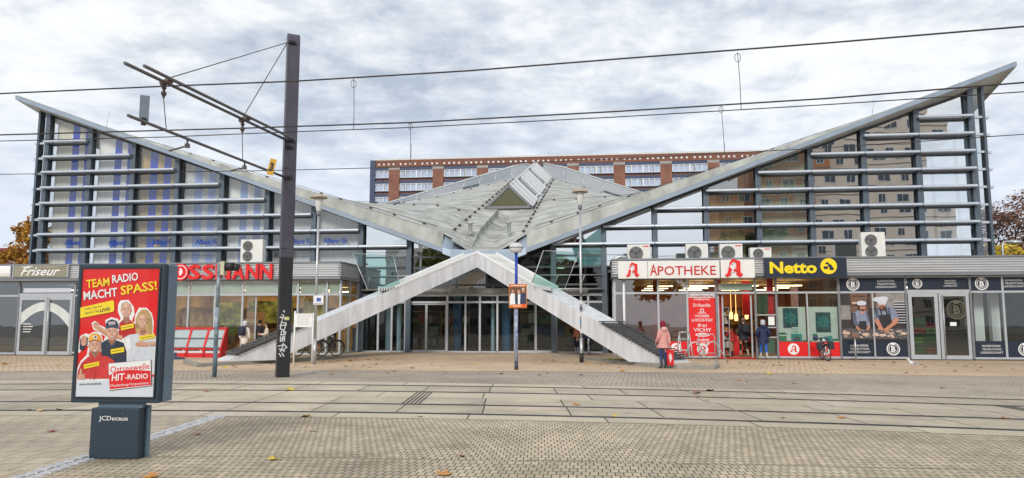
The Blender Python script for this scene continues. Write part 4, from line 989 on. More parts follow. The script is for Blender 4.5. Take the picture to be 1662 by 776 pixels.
# bakery doors
l0 = R_['l']; mid = X(1524)
f = MB(); f.box(k0+.05,l0-.05,-.06,.08,2.92,3.08); f.build('door_head', alu, shopR)
panel(shopR, 'navy_film', k0+.1, l0-.1, 3.1, ZH-.1, yB, navy, .008); crest(shopR, X(1492), (3.08+ZH-.06)/2, .21, yB-.008); motto(shopR, X(1535), X(1557), 3.18, ZH-.18, yB-.008)
bak_glass = glass('bakery_glass', .13, (.55,.60,.55), wob=.003)
door_leaf(shopR, k0+.08, mid-.02, .04, 2.92, -.02, bak_glass, .15); door_leaf(shopR, mid+.02, l0-.08, .04, 2.92, -.02, bak_glass, .13, handle=mid+.16)
e = crest(shopR, X(1553), 2.20, .42, -.035, mat('etched_print', (.10,.10,.07), .5, var=.1)); panel(shopR, 'notice', X(1541), X(1551.5), vz(529,1545), vz(523,1545), -.035, wht, .006)
ns = R_['n']
for a, b in ((R_['l'],R_['m']),(R_['m'],ns),(ns,ns+1.9),(ns+1.9,ns+3.8),(ns+3.8,ns+5.7)):
    panel(shopR, 'navy_film', a+.05, b-.05, ZT+.05, ZH-.06, yB, navy, .008); panel(shopR, 'navy_film', a+.05, b-.05, .14, .84, yB, navy, .008); spane(shopR, a+.04, b-.04, .85, ZT-.04, shop_glass)
crest(shopR, X(1597), (ZT+ZH)/2, .28, yB-.008); motto(shopR, X(1632), X(1667), ZT+.15, ZH-.16, yB-.008); motto(shopR, X(1588), X(1624), .25, .68, yB-.008); crest(shopR, X(1660), .48, .28, yB-.008)
# interiors
interior(shopR, XRC+.2, R_['i']-.1, 8.0, mat('pharmacy_wall',(.42,.14,.07),.7,var=.4,scale=.8), floor_m, mat('pharmacy_ceiling',(.62,.46,.26),.7,var=.1), [(x,y,1.2) for x in (7.0,9.0,11.0,13.0) for y in (1.8,4.2,6.6)], warm_glow)
interior(shopR, R_['i']+.1, 36, 7.0, mat('bakery_wall',(.16,.15,.13),.8,var=.3,scale=.7), floor_m, mat('bakery_ceiling',(.2,.19,.17),.8), [(X(1500)+1,4.5,1.0),(X(1600),3,1.0),(X(1640)+2,3,1.0)], cool_lamp)
for u in (1068.5, 1172, ): panel(shopR, 'red_inner_post', X(u)-.13, X(u)+.13, .05, 3.62, .9, red, .26)
panel(shopR, 'red_inner_post', X(1222), X(1222)+.35, 2.0, 3.62, 2.2, red, .3)
for (u, w) in ((1612,.4),(1640,.35)): panel(shopR, 'inner_post', X(u)-w/2, X(u)+w/2, .05, 3.62, 1.2, white_paint, .3)
cn = MB(); cn.box(X(1183), R_['f'], 3.4, 4.0, .05, 1.05); cn.build('sales_counter', red, shopR)
for (u, v) in ((1187,512),(1212,512),(1195,515)):        # little lit shades above the counter
    x = X(u,3.0); z = Zl(u, v, 3.0); mb = MB(); mb.lathe([(.04,-.18),(.08,-.16),(.085,.0),(.06,.14),(.03,.18)], (x,3.0,z), 12); mb.tube([(x,3.0,z+.18),(x,3.0,3.62)], .01, 5); mb.build('counter_lamp', mat('amber_shade',(1,.55,.16),.5,var=0,emit=2.5), shopR)
# ================================================================== SHOP SIGNS (things fixed to the fascias)
def on_front(name, label, cat, x, z, y=-.42, group=None): return thing(name, label, cat, Lw(x, y, z), -A, group)
# hairdresser board
x0, z1 = at(23,431,-.5); x1, z0 = at(109,449.5,-.5)
s = on_front('shop_sign', 'weathered grey wooden board lettered Friseur above the salon doors', 'shop sign', (x0+x1)/2, z0)
w = (x1-x0)/2; h = z1-z0
mb = MB(); mb.box(-w,w,-.10,.02,0,h); mb.build('board', mat('weathered_wood',(.27,.26,.20),.8,var=.3,scale=2.5,stretch=(.5,1,7)), s, bevel=.01)
mb = MB(); mb.box(-w-.05,-w,-.11,.02,-.02,h+.02); mb.box(w,w+.05,-.11,.02,-.02,h+.02); mb.build('end_strip', alu, s)
mb = MB(); put_text(mb,'Friseur',-w*.72,w*.74,h*.12,h*.86,-.125,.02,bold=.012,shear=.45); mb.stroke([(-w*.66,h*.84),(-w*.3,h*.90)],.04,-.125,-.105); mb.build('lettering', wht, s)
# plain light box left of it
x0, z1 = at(-40,432,-.5); x1, z0 = at(17,449,-.5)
s = on_front('light_box', 'plain white rounded light box on the fascia at the far left', 'light box', (x0+x1)/2, z0)
mb = MB(); h = z1-z0; w = (x1-x0)/2; mb.prof([(.02,0),(-.08,0),(-.14,h*.3),(-.14,h*.7),(-.08,h),(.02,h)],-w,w); mb.build('case', white_paint, s); mb = MB(); mb.box(w,w+.05,-.15,.02,-.02,h+.02); mb.build('end_cap', alu, s)
# drugstore letters
xa, zt = at(262,430,-.5); xb, zb = at(446,453,-.5)
s = on_front('shop_sign', 'big red free standing letters reading ROSSMANN on the left corrugated fascia', 'shop sign', (xa+xb)/2, zb)
w = (xb-xa)/2; h = zt-zb; lw = 2*w/8.1; xx = -w
mb = MB()
for t in (.25,.75): mb.box(-w,w,-.02,.03,h*t-.02,h*t+.02)
mb.build('mounting_rail', chrome, s)
for k, ch in enumerate('ROSSMANN'):
    wid = lw*(1.16 if ch == 'M' else .98); m_ = MB(); a, b = xx, xx+wid*.9; xx += wid
    if ch == 'O':
        c = ((a+b)/2, h/2); m_.disc(c, h*.56, -.12, -.03, 32); m_.mi = 1; m_.ring(c, h*.42, h*.47, -.126, -.115, 28)
        m_.prism([(c[0]-.07,c[1]-.14),(c[0]+.02,c[1]-.16),(c[0]+.12,c[1]-.02),(c[0]+.10,c[1]+.10),(c[0]+.02,c[1]+.20),(c[0]-.06,c[1]+.14),(c[0]-.01,c[1]+.06),(c[0]-.09,c[1]+.02),(c[0]-.03,c[1]-.05)], -.128, -.115)
    else: put_text(m_, ch, a, b, 0, h, -.12, .09, bold=.03)
    m_.build('letter', [redL, wht], s)
# pharmacy sign
x0, z1 = at(1003,424,-.62); x1, z0 = at(1225,451,-.62)
s = on_front('shop_sign', 'long white light box lettered APOTHEKE in red with two red letter A emblems', 'shop sign', (x0+x1)/2, z0)
w = (x1-x0)/2; h = z1-z0; U = lambda u: X(u,-.62)-(x0+x1)/2
mb = MB(); mb.box(-w,U(1053)-.01,-.22,.04,0,h); mb.box(U(1053)+.005,U(1171)-.02,-.235,.04,.0,h); mb.box(U(1172),w,-.27,.04,.0,h+.02); mb.build('case', mat('sign_white',(.76,.76,.74),.45,var=.03), s, bevel=.008)
mb = MB(); put_text(mb,'A',U(1056.5),U(1068),.13,h-.16,-.255,.02,bold=.005); put_text(mb,'POTHEKE',U(1069),U(1164),.14,h-.24,-.255,.02,bold=.005); mb.build('lettering', mat('dark_red_sign',(.52,.01,.015),.45,var=.02), s)
mb = MB(); pharmacy_A(mb,U(1017),U(1039),.06,h-.06,-.26,.04); mb.build('emblem_letter',[redL,wht],s)
mb = MB(); pharmacy_A(mb,U(1178),U(1208),.03,h+.06,-.33,.06); mb.build('emblem_letter',[redL,wht],s)
# supermarket sign
x0, z1 = at(1240,419,-.6); x1, z0 = at(1375,450,-.6)
s = on_front('shop_sign', 'dark blue panel lettered Netto in yellow with a round yellow emblem', 'shop sign', (x0+x1)/2, z0)
w = (x1-x0)/2; h = z1-z0; U = lambda u: X(u,-.6)-(x0+x1)/2
mb = MB(); mb.box(-w,w,-.2,.04,0,h); mb.build('panel', navy, s, bevel=.006)
mb = MB(); put_text(mb,'Netto',U(1252),U(1329),h*.2,h*.80,-.24,.04,bold=.035); mb.build('lettering', yellow, s)
mb = MB(); c = (U(1348.5),h*.56); r = h*.40; mb.disc(c, r, -.23, -.2, 36); o = mb.build('emblem_disc', yellow, s)
mb = MB(); q = lambda a,b: (c[0]+r*a, c[1]+r*b)
mb.prism([q(-.28,.52),(q(.02,.44)),q(.05,.30),q(.30,.18),q(.62,-.35),q(.55,-.5),q(.1,-.5),q(.05,-.1),q(-.12,-.05),q(-.05,.2),q(-.42,.28)], -.24, -.229)
mb.box(c[0]-r*.62,c[0]-r*.12,-.24,-.229,c[1]-r*.36,c[1]-r*.02); mb.build('emblem_shape', navy, o)
# ================================================================== AIR CONDITIONERS on the shop roofs
ac_white = mat('ac_casing', (.72,.72,.69), .5, var=.05); ac_dark = mat('ac_grille', (.16,.165,.17), .6, var=.1); ac_fan = mat('ac_fan', (.05,.05,.055), .5)
def air_con(label, u0, u1, v0, v1, y, fans, fan_side=-1, redlab=True, bot=None):
    x0, z1 = at(u0,v0,y); x1, _ = at(u1,v0,y); z0 = 4.45 if bot is None else Zl(u0,bot,y); w, h = x1-x0, z1-z0
    t = thing('air_conditioner', label, 'air conditioner', Lw((x0+x1)/2, y, z0), -A, 'air conditioning units on the shop roofs')
    mb = MB(); mb.box(-w/2,w/2,0,.38,.07,h); mb.build('casing', ac_white, t, bevel=.02)
    ft = MB(); ft.box(-w/2+.08,-w/2+.14,-.02,.4,0,.07); ft.box(w/2-.14,w/2-.08,-.02,.4,0,.07); ft.build('foot', alu_dark, t)
    n = len(fans); r = min(w*.36, (h-.12)/n*.44)
    for fx, fz in fans:
        c = (-w/2+w*fx, .07+(h-.07)*fz); g = MB(); g.disc(c, r, -.012, -.002, 28); g.mi = 1; g.ring(c, r*.93, r*1.03, -.03, -.002, 28)
        for q in (.35,.55,.75): g.ring(c, r*q-.008, r*q+.008, -.028, -.018, 24)
        for k in range(8): a = k*pi/4; g.stroke([(c[0],c[1]),(c[0]+r*cos(a),c[1]+r*sin(a))], .012, -.026, -.016)
        g.mi = 2; g.disc(c, r*.2, -.03, -.012, 14); g.mi = 2
        for k in range(3): a = k*2.1; g.prism([(c[0]+r*.2*cos(a),c[1]+r*.2*sin(a)),(c[0]+r*.88*cos(a+.3),c[1]+r*.88*sin(a+.3)),(c[0]+r*.88*cos(a+1.0),c[1]+r*.88*sin(a+1.0))], -.016, -.008)
        g.build('fan_grille', [ac_dark, ac_dark, ac_fan], t)
    if redlab:
        b = MB(); b.box(w*.18,w*.44,-.008,.0,h*.86,h*.92); b.build('badge', redL, t)
    s_ = MB(); s_.box(w*.42,w*.47,-.01,0,h*.35,h*.7); s_.build('service_cover', white_paint, t)
    return t
air_con('tall white twin fan air conditioner on the left shop roof above the red letters', 391, 427, 389, 431, .9, [(.33,.72),(.33,.28)], redlab=False, bot=429)
air_con('white air conditioner leftmost above the pharmacy sign, dark round fan', 1018, 1055, 397, 428, .6, [(.38,.45)])
air_con('white air conditioner with pale grille and grey fan, second above the pharmacy sign', 1113, 1149, 396, 428, .6, [(.38,.45)], redlab=False)
air_con('white air conditioner above the right emblem of the pharmacy sign', 1168, 1205, 396, 428, .6, [(.36,.45)])
air_con('low white air conditioner beside the left edge of the dark blue sign', 1217, 1252, 402, 428, .6, [(.38,.5)])
air_con('tall white twin fan air conditioner alone on the right shop roof past the blue sign', 1397, 1436, 377, 418, .9, [(.4,.70),(.4,.28)], redlab=False)
p0 = Lw(*[ (lambda q:(q[0],-.2,q[1]))(at(1004,421,-.2))][0])
d = thing('vent_duct', 'bent silver duct pipe at the left end of the pharmacy sign', 'duct', p0, -A)
mb = MB(); mb.tube([(-.18,.1,-.6),(-.18,.1,-.1),(-.12,.1,.06),(.02,.1,.12),(.25,.12,.1),(.4,.2,.1)], .085, 10); mb.build('pipe', chrome, d)
# ================================================================== ADVERTISING COLUMN
bbm = mat('billboard_steel', (.03,.052,.076), .42, .25, var=.1, scale=2); bbm2 = mat('billboard_lit_side', (.15,.225,.30), .4, .3, var=.1)  # second steel is lighter: the lit look of the sides put into the colour
bp = gnd(187.5,742.5); bd = bp.y
bb = thing('advertising_board', 'freestanding dark blue poster case with red radio advert on a steel pedestal', 'billboard', bp, radians(-3.5))
def bloc(u, v): P = dep(u, v, bd-.12) - bp; c, s = cos(radians(3.5)), sin(radians(3.5)); return P.x*c-P.y*s, P.z
pw0, pw1 = bloc(142,743)[0], bloc(224,743)[0]; ph = bloc(187,657)[1]
mb = MB(); mb.box(pw0,pw1-.0,-.12,.02,0,ph-.04); mb.build('pedestal', bbm, bb, bevel=.012)
mb = MB(); mb.box(pw0+.04,pw1+.035,.03,.09,0,ph-.02); mb.box(pw0+.05,pw1+.0,-.06,.03,ph-.045,ph+.06); mb.build('pedestal_back', bbm2, bb)
cx0 = bloc(119,540)[0]; cx1 = bloc(266,540)[0]; cz0 = bloc(190,654)[1]; cz1 = bloc(190,428)[1]
mb = MB(); mb.box(cx0,cx1,-.13,-.05,cz0,cz1); mb.build('case', bbm, bb, bevel=.015)
mb = MB(); mb.box(cx0+.015,cx1+.012,-.045,.17,cz0+.01,cz1-.005); mb.build('rear_case', bbm2, bb, bevel=.01)
fx0, fx1, fz0, fz1 = cx0+.065, cx1-.065, cz0+.075, cz1-.065
def PP(cx, cy):        # poster position from a picture of the poster
    t = (cy-30)/492; l = 75-28*t; r = 383-23*t; return fx0+(fx1-fx0)*(cx-l)/(r-l), fz1-(fz1-fz0)*((cy-(37-12*(cx-l)/(r-l)))/(485+10*(cx-l)/(r-l)))
yP = -.134
pst = MB(); pst.box(fx0,fx1,yP,-.129,fz0,fz1); pst = pst.build('poster', mat('poster_red',(.74,.008,.008),.35,var=.05,scale=1.5), bb)
fr = MB()
for a in ((fx0-.02,fx1+.02,fz1,fz1+.02),(fx0-.02,fx1+.02,fz0-.02,fz0),(fx0-.02,fx0,fz0,fz1),(fx1,fx1+.02,fz0,fz1)): fr.box(a[0],a[1],-.145,-.129,a[2],a[3])
fr.build('poster_frame', mat('billboard_frame',(.012,.02,.03),.4), bb)
pmats = [wht, yellow, mat('poster_skin',(.64,.35,.24),.5,var=.15,scale=14), mat('poster_navy',(.015,.025,.05),.5,var=.2,scale=10), mat('poster_orange',(.75,.33,.02),.5,var=.1), mat('poster_blond',(.50,.33,.13),.5,var=.3,scale=18), mat('poster_redjacket',(.60,.03,.03),.5,var=.2,scale=9),
         mat('poster_palewhite',(.62,.65,.72),.5,var=.1,scale=9), mat('poster_dark',(.05,.03,.025),.5), mat('poster_greyhair',(.24,.20,.17),.5,var=.2,scale=20), mat('poster_palecard',(.66,.70,.78),.5,var=.04), redL, mat('poster_shade',(.36,.15,.09),.5,var=.1), mat('poster_redshirt',(.50,.01,.01),.5,var=.15,scale=12), mat('poster_light',(.76,.49,.37),.5,var=.06), mat('poster_lip',(.34,.07,.06),.5,var=0), mat('poster_halftone',(.52,.26,.17),.5,var=.1), mat('poster_blond_dark',(.30,.18,.06),.5,var=.1), mat('poster_blond_light',(.68,.50,.26),.5,var=.1), mat('poster_fold_grey',(.44,.47,.55),.5,var=.1), mat('poster_fold_navy',(.04,.06,.105),.5,var=.1), mat('poster_fold_light',(.70,.09,.08),.5,var=.1), mat('poster_beard',(.30,.15,.095),.5,var=.2,scale=30), mat('poster_cap_light',(.85,.46,.06),.5,var=.1)]
pic = MB(); LY = [0]
def pp(pts, mi):
    LY[0] += 1; pic.mi = mi; y = yP-.00003*LY[0]-.0004; pic.prism([PP(*p) for p in pts], y, y+.0003)
def pe(cx, cy, a, b, mi, n=22, rot=0): pp([(cx+a*cos(2*pi*k/n)*cos(rot)-b*sin(2*pi*k/n)*sin(rot), cy+a*cos(2*pi*k/n)*sin(rot)+b*sin(2*pi*k/n)*cos(rot)) for k in range(n)], mi)
pp([(51,465),(180,455),(363,443),(360,520),(47,522)], 10)                       # pale foot of the poster
def grow(pts, g):
    cx = sum(p[0] for p in pts)/len(pts); cy = sum(p[1] for p in pts)/len(pts); out = []
    for x, y in pts:
        d = sqrt((x-cx)**2+(y-cy)**2) or 1; out.append((x+(x-cx)/d*g, y+(y-cy)/d*g))
    return out
# white cut-out outlines
man1 = [(228,158),(258,156),(276,182),(278,205),(268,228),(290,244),(292,285),(216,285),(216,240),(232,222),(220,200),(219,175)]
woman = [(300,185),(330,184),(350,205),(356,240),(352,275),(366,290),(366,430),(250,430),(236,300),(240,280),(285,280),(286,215)]
man2 = [(168,235),(190,224),(215,230),(222,255),(222,285),(216,305),(240,312),(256,345),(256,402),(150,402),(140,330),(165,308),(172,290)]
man3 = [(100,292),(120,281),(146,284),(152,310),(150,345),(180,362),(214,388),(214,455),(50,462),(52,430),(66,390),(96,362),(100,335),(84,335),(66,358),(58,352),(68,298),(88,288)]
arm2 = [(114,246),(128,238),(142,252),(180,268),(236,286),(236,308),(170,292),(140,275),(122,268)]
for s_ in (man1, woman, man2, man3, arm2): pp(grow(s_, 5), 0)
LIGHT, SHADE, LIP, IRIS = 14, 12, 15, 8
def blob(cx, cy, pts, mi, rot=0): pp([(cx+x*cos(rot)-y*sin(rot), cy+x*sin(rot)+y*cos(rot)) for x, y in pts], mi)
def face(cx, cy, w, h, rot=0.0, brow=8, smile=1.0):
    """printed face: w, h half sizes"""
    E_ = lambda x, y, a, b, mi: pe(cx+x*w*cos(rot)-y*h*sin(rot), cy+x*w*sin(rot)+y*h*cos(rot), a*w, b*h, mi, 18, rot)
    Pq = lambda pts, mi: pp([(cx+x*w*cos(rot)-y*h*sin(rot), cy+x*w*sin(rot)+y*h*cos(rot)) for x, y in pts], mi)
    E_(-1.0,.02,.14,.2,2); E_(1.0,.02,.14,.2,16)
    Pq([(1.0*sin(t)*(1-.22*max(0,-cos(t))), -cos(t)*1.0) if False else (sin(t)*(1.0 if cos(t) > 0 else 1.0-.18*abs(cos(t))), -cos(t)) for t in [2*pi*k/26 for k in range(26)]], 2)
    Pq([(.55,-.85),(.86,-.45),(.98,.05),(.84,.5),(.5,.86),(.2,.98),(.55,.55),(.72,.1),(.66,-.4)], 16)        # far cheek in half tone
    Pq([(-.5,.86),(0,.99),(.5,.86),(.3,.78),(0,.84),(-.3,.78)], SHADE)
    E_(-.2,-.55,.42,.2,LIGHT); E_(-.48,.22,.2,.13,LIGHT); E_(.42,.22,.16,.11,LIGHT); E_(0,.78,.2,.08,LIGHT)
    for x in (-.38,.38):
        E_(x,-.1,.26,.12,16); E_(x,-.08,.17,.06,0); E_(x+.02,-.08,.075,.065,IRIS); Pq([(x-.2,-.1),(x,-.17),(x+.2,-.1),(x,-.135)],SHADE)
        Pq([(x-.25,-.24),(x-.02,-.32),(x+.25,-.25),(x,-.26)], brow)
    Pq([(-.04,-.1),(.06,-.1),(.16,.24),(.04,.3),(-.14,.25)], 16); Pq([(-.03,-.1),(.02,-.1),(.03,.2),(-.06,.2)], LIGHT); Pq([(-.14,.25),(0,.32),(.16,.25),(.05,.28)], SHADE)
    Pq([(-.42*smile,.44),(0,.47),(.42*smile,.43),(.24,.63),(0,.69),(-.24,.63)], LIP); Pq([(-.34*smile,.46),(0,.49),(.34*smile,.455),(.22,.55),(0,.58),(-.22,.55)], 0)
    Pq([(-.5*smile,.38),(-.44*smile,.40),(-.46*smile,.54),(-.5*smile,.5)],16); Pq([(.5*smile,.38),(.44*smile,.40),(.46*smile,.54),(.5*smile,.5)],SHADE)
def folds(x0, y0, x1, y1, n, mi, seed):
    rr = random.Random(seed)
    for k in range(n):
        x, y = rr.uniform(x0,x1), rr.uniform(y0,y1); l = rr.uniform(8,26); a = rr.uniform(.9,2.2); w = rr.uniform(.8,2.2)
        pp([(x,y),(x+l*.5*cos(a)-w,y+l*.5*sin(a)),(x+l*cos(a),y+l*sin(a)),(x+l*.5*cos(a)+w,y+l*.5*sin(a))], mi)
def strands(x0, y0, x1, y1, n, mis, seed, lean=0.0):
    rr = random.Random(seed)
    for k in range(n):
        x, y = rr.uniform(x0,x1), rr.uniform(y0,y1); l = rr.uniform(18,40); d = rr.uniform(-3,3)+lean
        pp([(x,y),(x+d*.5+1.2,y+l*.5),(x+d,y+l),(x+d*.5-.8,y+l*.5)], rr.choice(mis))
# bald man at the back
pp([(222,240),(238,226),(264,226),(288,246),(290,300),(218,300)], 13); folds(226,246,284,280,9,11,2); pp([(238,216),(262,216),(264,236),(250,242),(238,236)], SHADE)
pp([(228,182),(232,166),(249,158),(266,166),(271,183),(249,176)], 9); face(249.5,191,21,30,.03,9,1.0); pp([(230,176),(236,165),(249,160),(262,165),(268,176),(249,168)], 2); pp([(236,168),(249,162),(258,165),(246,171)], LIGHT)
# arm and fist held up behind the man in the dark cap
pp([(126,250),(134,246),(142,254),(182,276),(236,290),(232,306),(172,294),(136,272),(122,264)], 2); pp([(140,262),(176,284),(232,300),(232,306),(172,294),(136,272)], 16)
for k in range(4): pe(119+k*5.2,247-k*1.4+abs(k-1.5)*1.2,3.6,6.5,2,12,.3)
pp([(115,250),(134,246),(137,258),(121,264)],2); 
for k in range(3): pp([(121.2+k*5,243-k*1.4),(122.4+k*5,243-k*1.4),(123.4+k*5,254-k),(122.4+k*5,254-k)],SHADE)
# woman
pp([(298,200),(312,186),(332,186),(348,204),(356,250),(353,286),(338,294),(292,292),(285,250),(290,220)], 5); strands(288,200,352,250,26,(17,18,5),4)
pp([(302,262),(328,262),(338,285),(345,310),(290,310),(294,285)],2); pp([(304,266),(328,262),(332,276),(316,284),(306,278)],SHADE)
pp([(238,298),(262,285),(296,279),(318,300),(338,280),(362,292),(362,388),(352,430),(262,430),(254,392),(256,330)], 7); folds(258,300,356,410,26,10,6); folds(258,300,356,410,12,19,7); pp([(246,300),(262,290),(270,330),(258,345)],0)
face(314.5,231,19.5,31,.06,5,.95)
pp([(293,222),(300,202),(318,193),(336,202),(344,226),(338,214),(320,203),(304,210),(297,232),(297,262),(291,270)],5); strands(289,206,296,236,7,(17,5,18),8); strands(337,212,352,248,14,(17,5,18),9)
pp([(286,320),(300,309),(330,311),(366,308),(366,326),(318,328),(298,330)], 2); pp([(318,322),(366,319),(366,326),(318,329),(298,330)],16)
for k in range(4): pp([(288+k*7,316-k*2),(294+k*7,314-k*2),(293+k*7,328),(288+k*7,327)],2); pp([(293.2+k*7,316-k*2),(294.2+k*7,316-k*2),(293.6+k*7,327),(292.8+k*7,327)],SHADE)
pp([(340,310),(346,309.5),(346,327),(340,327)],19)
# man with the dark cap
pp([(150,318),(176,304),(208,306),(240,316),(252,350),(252,400),(152,400)], 3); folds(156,322,248,386,16,8,10); folds(156,322,248,386,10,20,11); pp([(178,300),(208,302),(206,318),(192,326),(180,314)],SHADE); pp([(178,306),(193,328),(208,308),(212,316),(194,340),(174,314)],20); pp([(191,330),(195,330),(196,386),(192,386)],8)
face(193,277,22.5,32,-.02,8,1.05)
pp([(168,264),(168,246),(176,234),(193,227),(210,232),(219,246),(219,262),(194,257)],3); pp([(166,265),(172,255),(194,250),(216,254),(222,263),(194,259)],20); pp([(178,238),(206,235),(208,247),(180,250)],7); pp([(178,241),(207,239),(207,241),(178,243)],11); pp([(179,246),(207,244),(207,246),(179,248)],3)
# man with the orange cap, red jacket, thumb up
pp([(54,455),(58,425),(72,395),(98,372),(120,362),(150,368),(176,368),(206,388),(210,452)], 6); folds(66,385,200,445,30,13,12); folds(66,385,200,440,16,21,13); pp([(104,345),(146,345),(150,372),(128,384),(104,374)],SHADE); pp([(100,362),(106,350),(126,378),(148,350),(154,366),(128,396)],6); pp([(126,390),(129,390),(130,452),(127,452)],13)
face(125,331,23.5,33,.02,8,1.05); pp([(110,352),(126,349),(140,352),(138,362),(126,366),(114,362)],22); pp([(117,349),(126,351),(135,349),(126,355)],LIP); pp([(119,349),(133,349),(126,352)],0)
pp([(101,317),(100,300),(108,287),(126,282),(143,287),(151,302),(150,317),(126,311)],4); pp([(103,300),(110,288),(122,284),(112,310),(102,314)],23); pp([(98,318),(104,310),(126,306),(148,310),(152,317),(126,312)],SHADE); pe(127,297,9,7,0,14); pp([(121,297),(128,292),(134,297),(128,301)],3)
pp([(64,345),(66,306),(80,292),(96,300),(94,326),(84,338),(78,350)],3); pp([(70,326),(70,302),(78,294),(90,298),(93,316),(88,328),(78,332)],2)
for k in range(4): pp([(71+k*5.4,297-abs(k-1.5)),(75.6+k*5.4,296-abs(k-1.5)),(76+k*5.4,312),(71.4+k*5.4,312)],2); pp([(75.8+k*5.4,298),(76.6+k*5.4,298),(76.4+k*5.4,312),(75.6+k*5.4,312)],SHADE)
pp([(72,314),(92,312),(91,318),(73,320)],16)
pp([(57,458),(58,442),(64,437),(67,418),(71,416),(74,421),(74,437),(76,456)],2); pp([(58,442),(64,437),(67,420),(68,436),(62,446),(60,458)],16)
for k in range(4): pp([(71,437+k*5),(85,436.5+k*5),(87,439+k*5),(85,441.2+k*5),(71,441.5+k*5)],2); pp([(71,441.3+k*5),(86,441+k*5),(86,441.8+k*5),(71,442.2+k*5)],SHADE)
# yellow strips
def tagstrip(a, b, c, d):
    pp([a,b,c,d],1)
    for k in range(7):
        f0, f1 = .1+k*.115, .1+k*.115+.085; q = lambda f,g: (a[0]+(b[0]-a[0])*f+(d[0]-a[0])*g, a[1]+(b[1]-a[1])*f+(d[1]-a[1])*g); pp([q(f0,.42),q(f1,.42),q(f1,.6),q(f0,.6)],8)
tagstrip((229,252),(281,240),(282,257),(231,269)); tagstrip((303,290),(364,278),(366,294),(305,306)); tagstrip((190,342),(243,332),(244,350),(191,360)); tagstrip((82,402),(143,388),(144,404),(84,418))
pp([(66,186),(196,154),(202,160),(203,190),(199,198),(66,226)],1)
# logo card
pp(grow([(184,396),(350,380),(353,476),(188,496)],3),8); pp([(182,396),(350,379),(353,476),(186,496)],0); pp([(184,440),(215,425),(270,418),(350,420),(352,474),(188,493)],11)
pic.build('poster_picture', pmats, pst)
yT = yP-.00003*LY[0]-.0012
def ptext(body, c0, c1, hgt, m, bold=.03, shear=0, rot=None):
    """lettering along the line c0 -> c1 (poster picture coordinates), hgt in the same units"""
    a, b = PP(*c0), PP(*c1); r = atan2(b[1]-a[1], b[0]-a[0]); L_ = sqrt((b[0]-a[0])**2+(b[1]-a[1])**2); h = hgt*(fz1-fz0)/490; cx, cz = (a[0]+b[0])/2, (a[1]+b[1])/2
    mb = MB(); put_text(mb, body, cx-L_/2, cx+L_/2, cz-h/2, cz+h/2, yT, .0008, bold=bold, shear=shear, rot=r); mb.build('poster_lettering', m, pst)
ptext('TEAM',(90,95),(183,82),32,yellow,.02); ptext('RADIO',(194,73),(298,58),32,wht,.02); ptext('MACHT',(79,141),(215,121),34,wht,.02); ptext('SPASS!',(228,116),(373,90),36,yellow,.02)
ptext('Jeden Tag den',(84,192),(154,178),11,navy,.0); ptext('ganzen Tag',(86,207),(140,197),11,navy,.0); ptext('LIVE!',(145,196),(186,187),13,navy,.03)
ptext('Ostseewelle',(189,419),(346,402),24,redL,.01); ptext('HIT',(194,449),(247,444),27,wht,.02,.15); ptext('-RADIO',(249,446),(340,440),20,wht,.018); ptext('Mecklenburg-Vorpommern',(192,481),(342,467),13,wht,.0); ptext('www.ostseewelle.de',(64,475),(152,471),8,mat('poster_ink',(.05,.05,.06),.5,var=0),.01)
pg = MB(); pg.face([(fx0,-.152,fz0),(fx1,-.152,fz0),(fx1,-.152,fz1),(fx0,-.152,fz1)]); pg.build('poster_glass', glass('poster_cover', .02, (.97,.98,.98), wob=.001), bb)
a, b = bloc(160,684)[0], bloc(209,684)[0]; z = bloc(185,680)[1]
mb = MB(); put_text(mb, 'JCDecaux', a, b, z-.035, z+.035, -.125, .004, bold=.0); mb.build('lettering', wht, bb)
mb = MB()
for k in range(7): x = random.uniform(pw0+.05,pw1-.05); z = random.uniform(.08,ph-.08); mb.box(x,x+random.uniform(.003,.01),-.1225,-.119,z,z+random.uniform(.002,.015))
mb.build('scratches', mat('scratch_grey',(.22,.24,.26),.7,var=0), bb)
# ================================================================== TRAM POLE AND OVERHEAD LINE
pole_p = gnd(458,612); pole_top = dep(476,57,pole_p.y).z
pm_lo = mat('pole_anthracite', (.028,.03,.036), .45, .3, var=.12); pm_hi = mat('pole_violet_grey', (.085,.08,.11), .45, .3, var=.12, scale=1.5)
tp = thing('tram_pole', 'tall dark steel tram pole with white graffiti and cantilever arms', 'tram pole', pole_p, radians(24))
pw = .19; pdp = .34
def ubeam(z0, z1, m, name, cap=False):
    mb = MB()
    for s_ in (-1, 1): mb.box(s_*pw-.02 if s_ > 0 else -pw-.02, s_*pw+.02 if s_ > 0 else -pw+.02, -pdp/2, pdp/2, z0, z1)
    mb.box(-pw+.02,pw-.02,-.12,.12,z0,z1-.1 if cap else z1)
    return mb
poly_h = 3.62
mb = MB(); mb.box(-pw,pw,-.17,.17,0,poly_h); mb.build('lower_shaft', pm_lo, tp, bevel=.02)
mb = MB(); mb.prof([(-.17,poly_h),(.17,poly_h),(.17,pole_top-.14),(.15,pole_top-.05),(.09,pole_top),(-.09,pole_top),(-.15,pole_top-.05),(-.17,pole_top-.14)], -pw, pw); mb.build('upper_shaft', pm_hi, tp, bevel=.012)
mb = MB(); mb.box(pw-.0,pw+.012,-.11,.11,.02,pole_top-.2); mb.build('recess', mat('pole_recess',(.012,.014,.03),.5), tp)
mb = MB()
for z in (2.6, 3.9, 6.4): mb.box(-pw-.0,-pw+.15,-.186,-.168,z-.01,z+.01)
bz = [dep(470,230,pole_p.y).z, dep(470,241,pole_p.y).z, dep(468,290,pole_p.y).z, pole_top-.32]
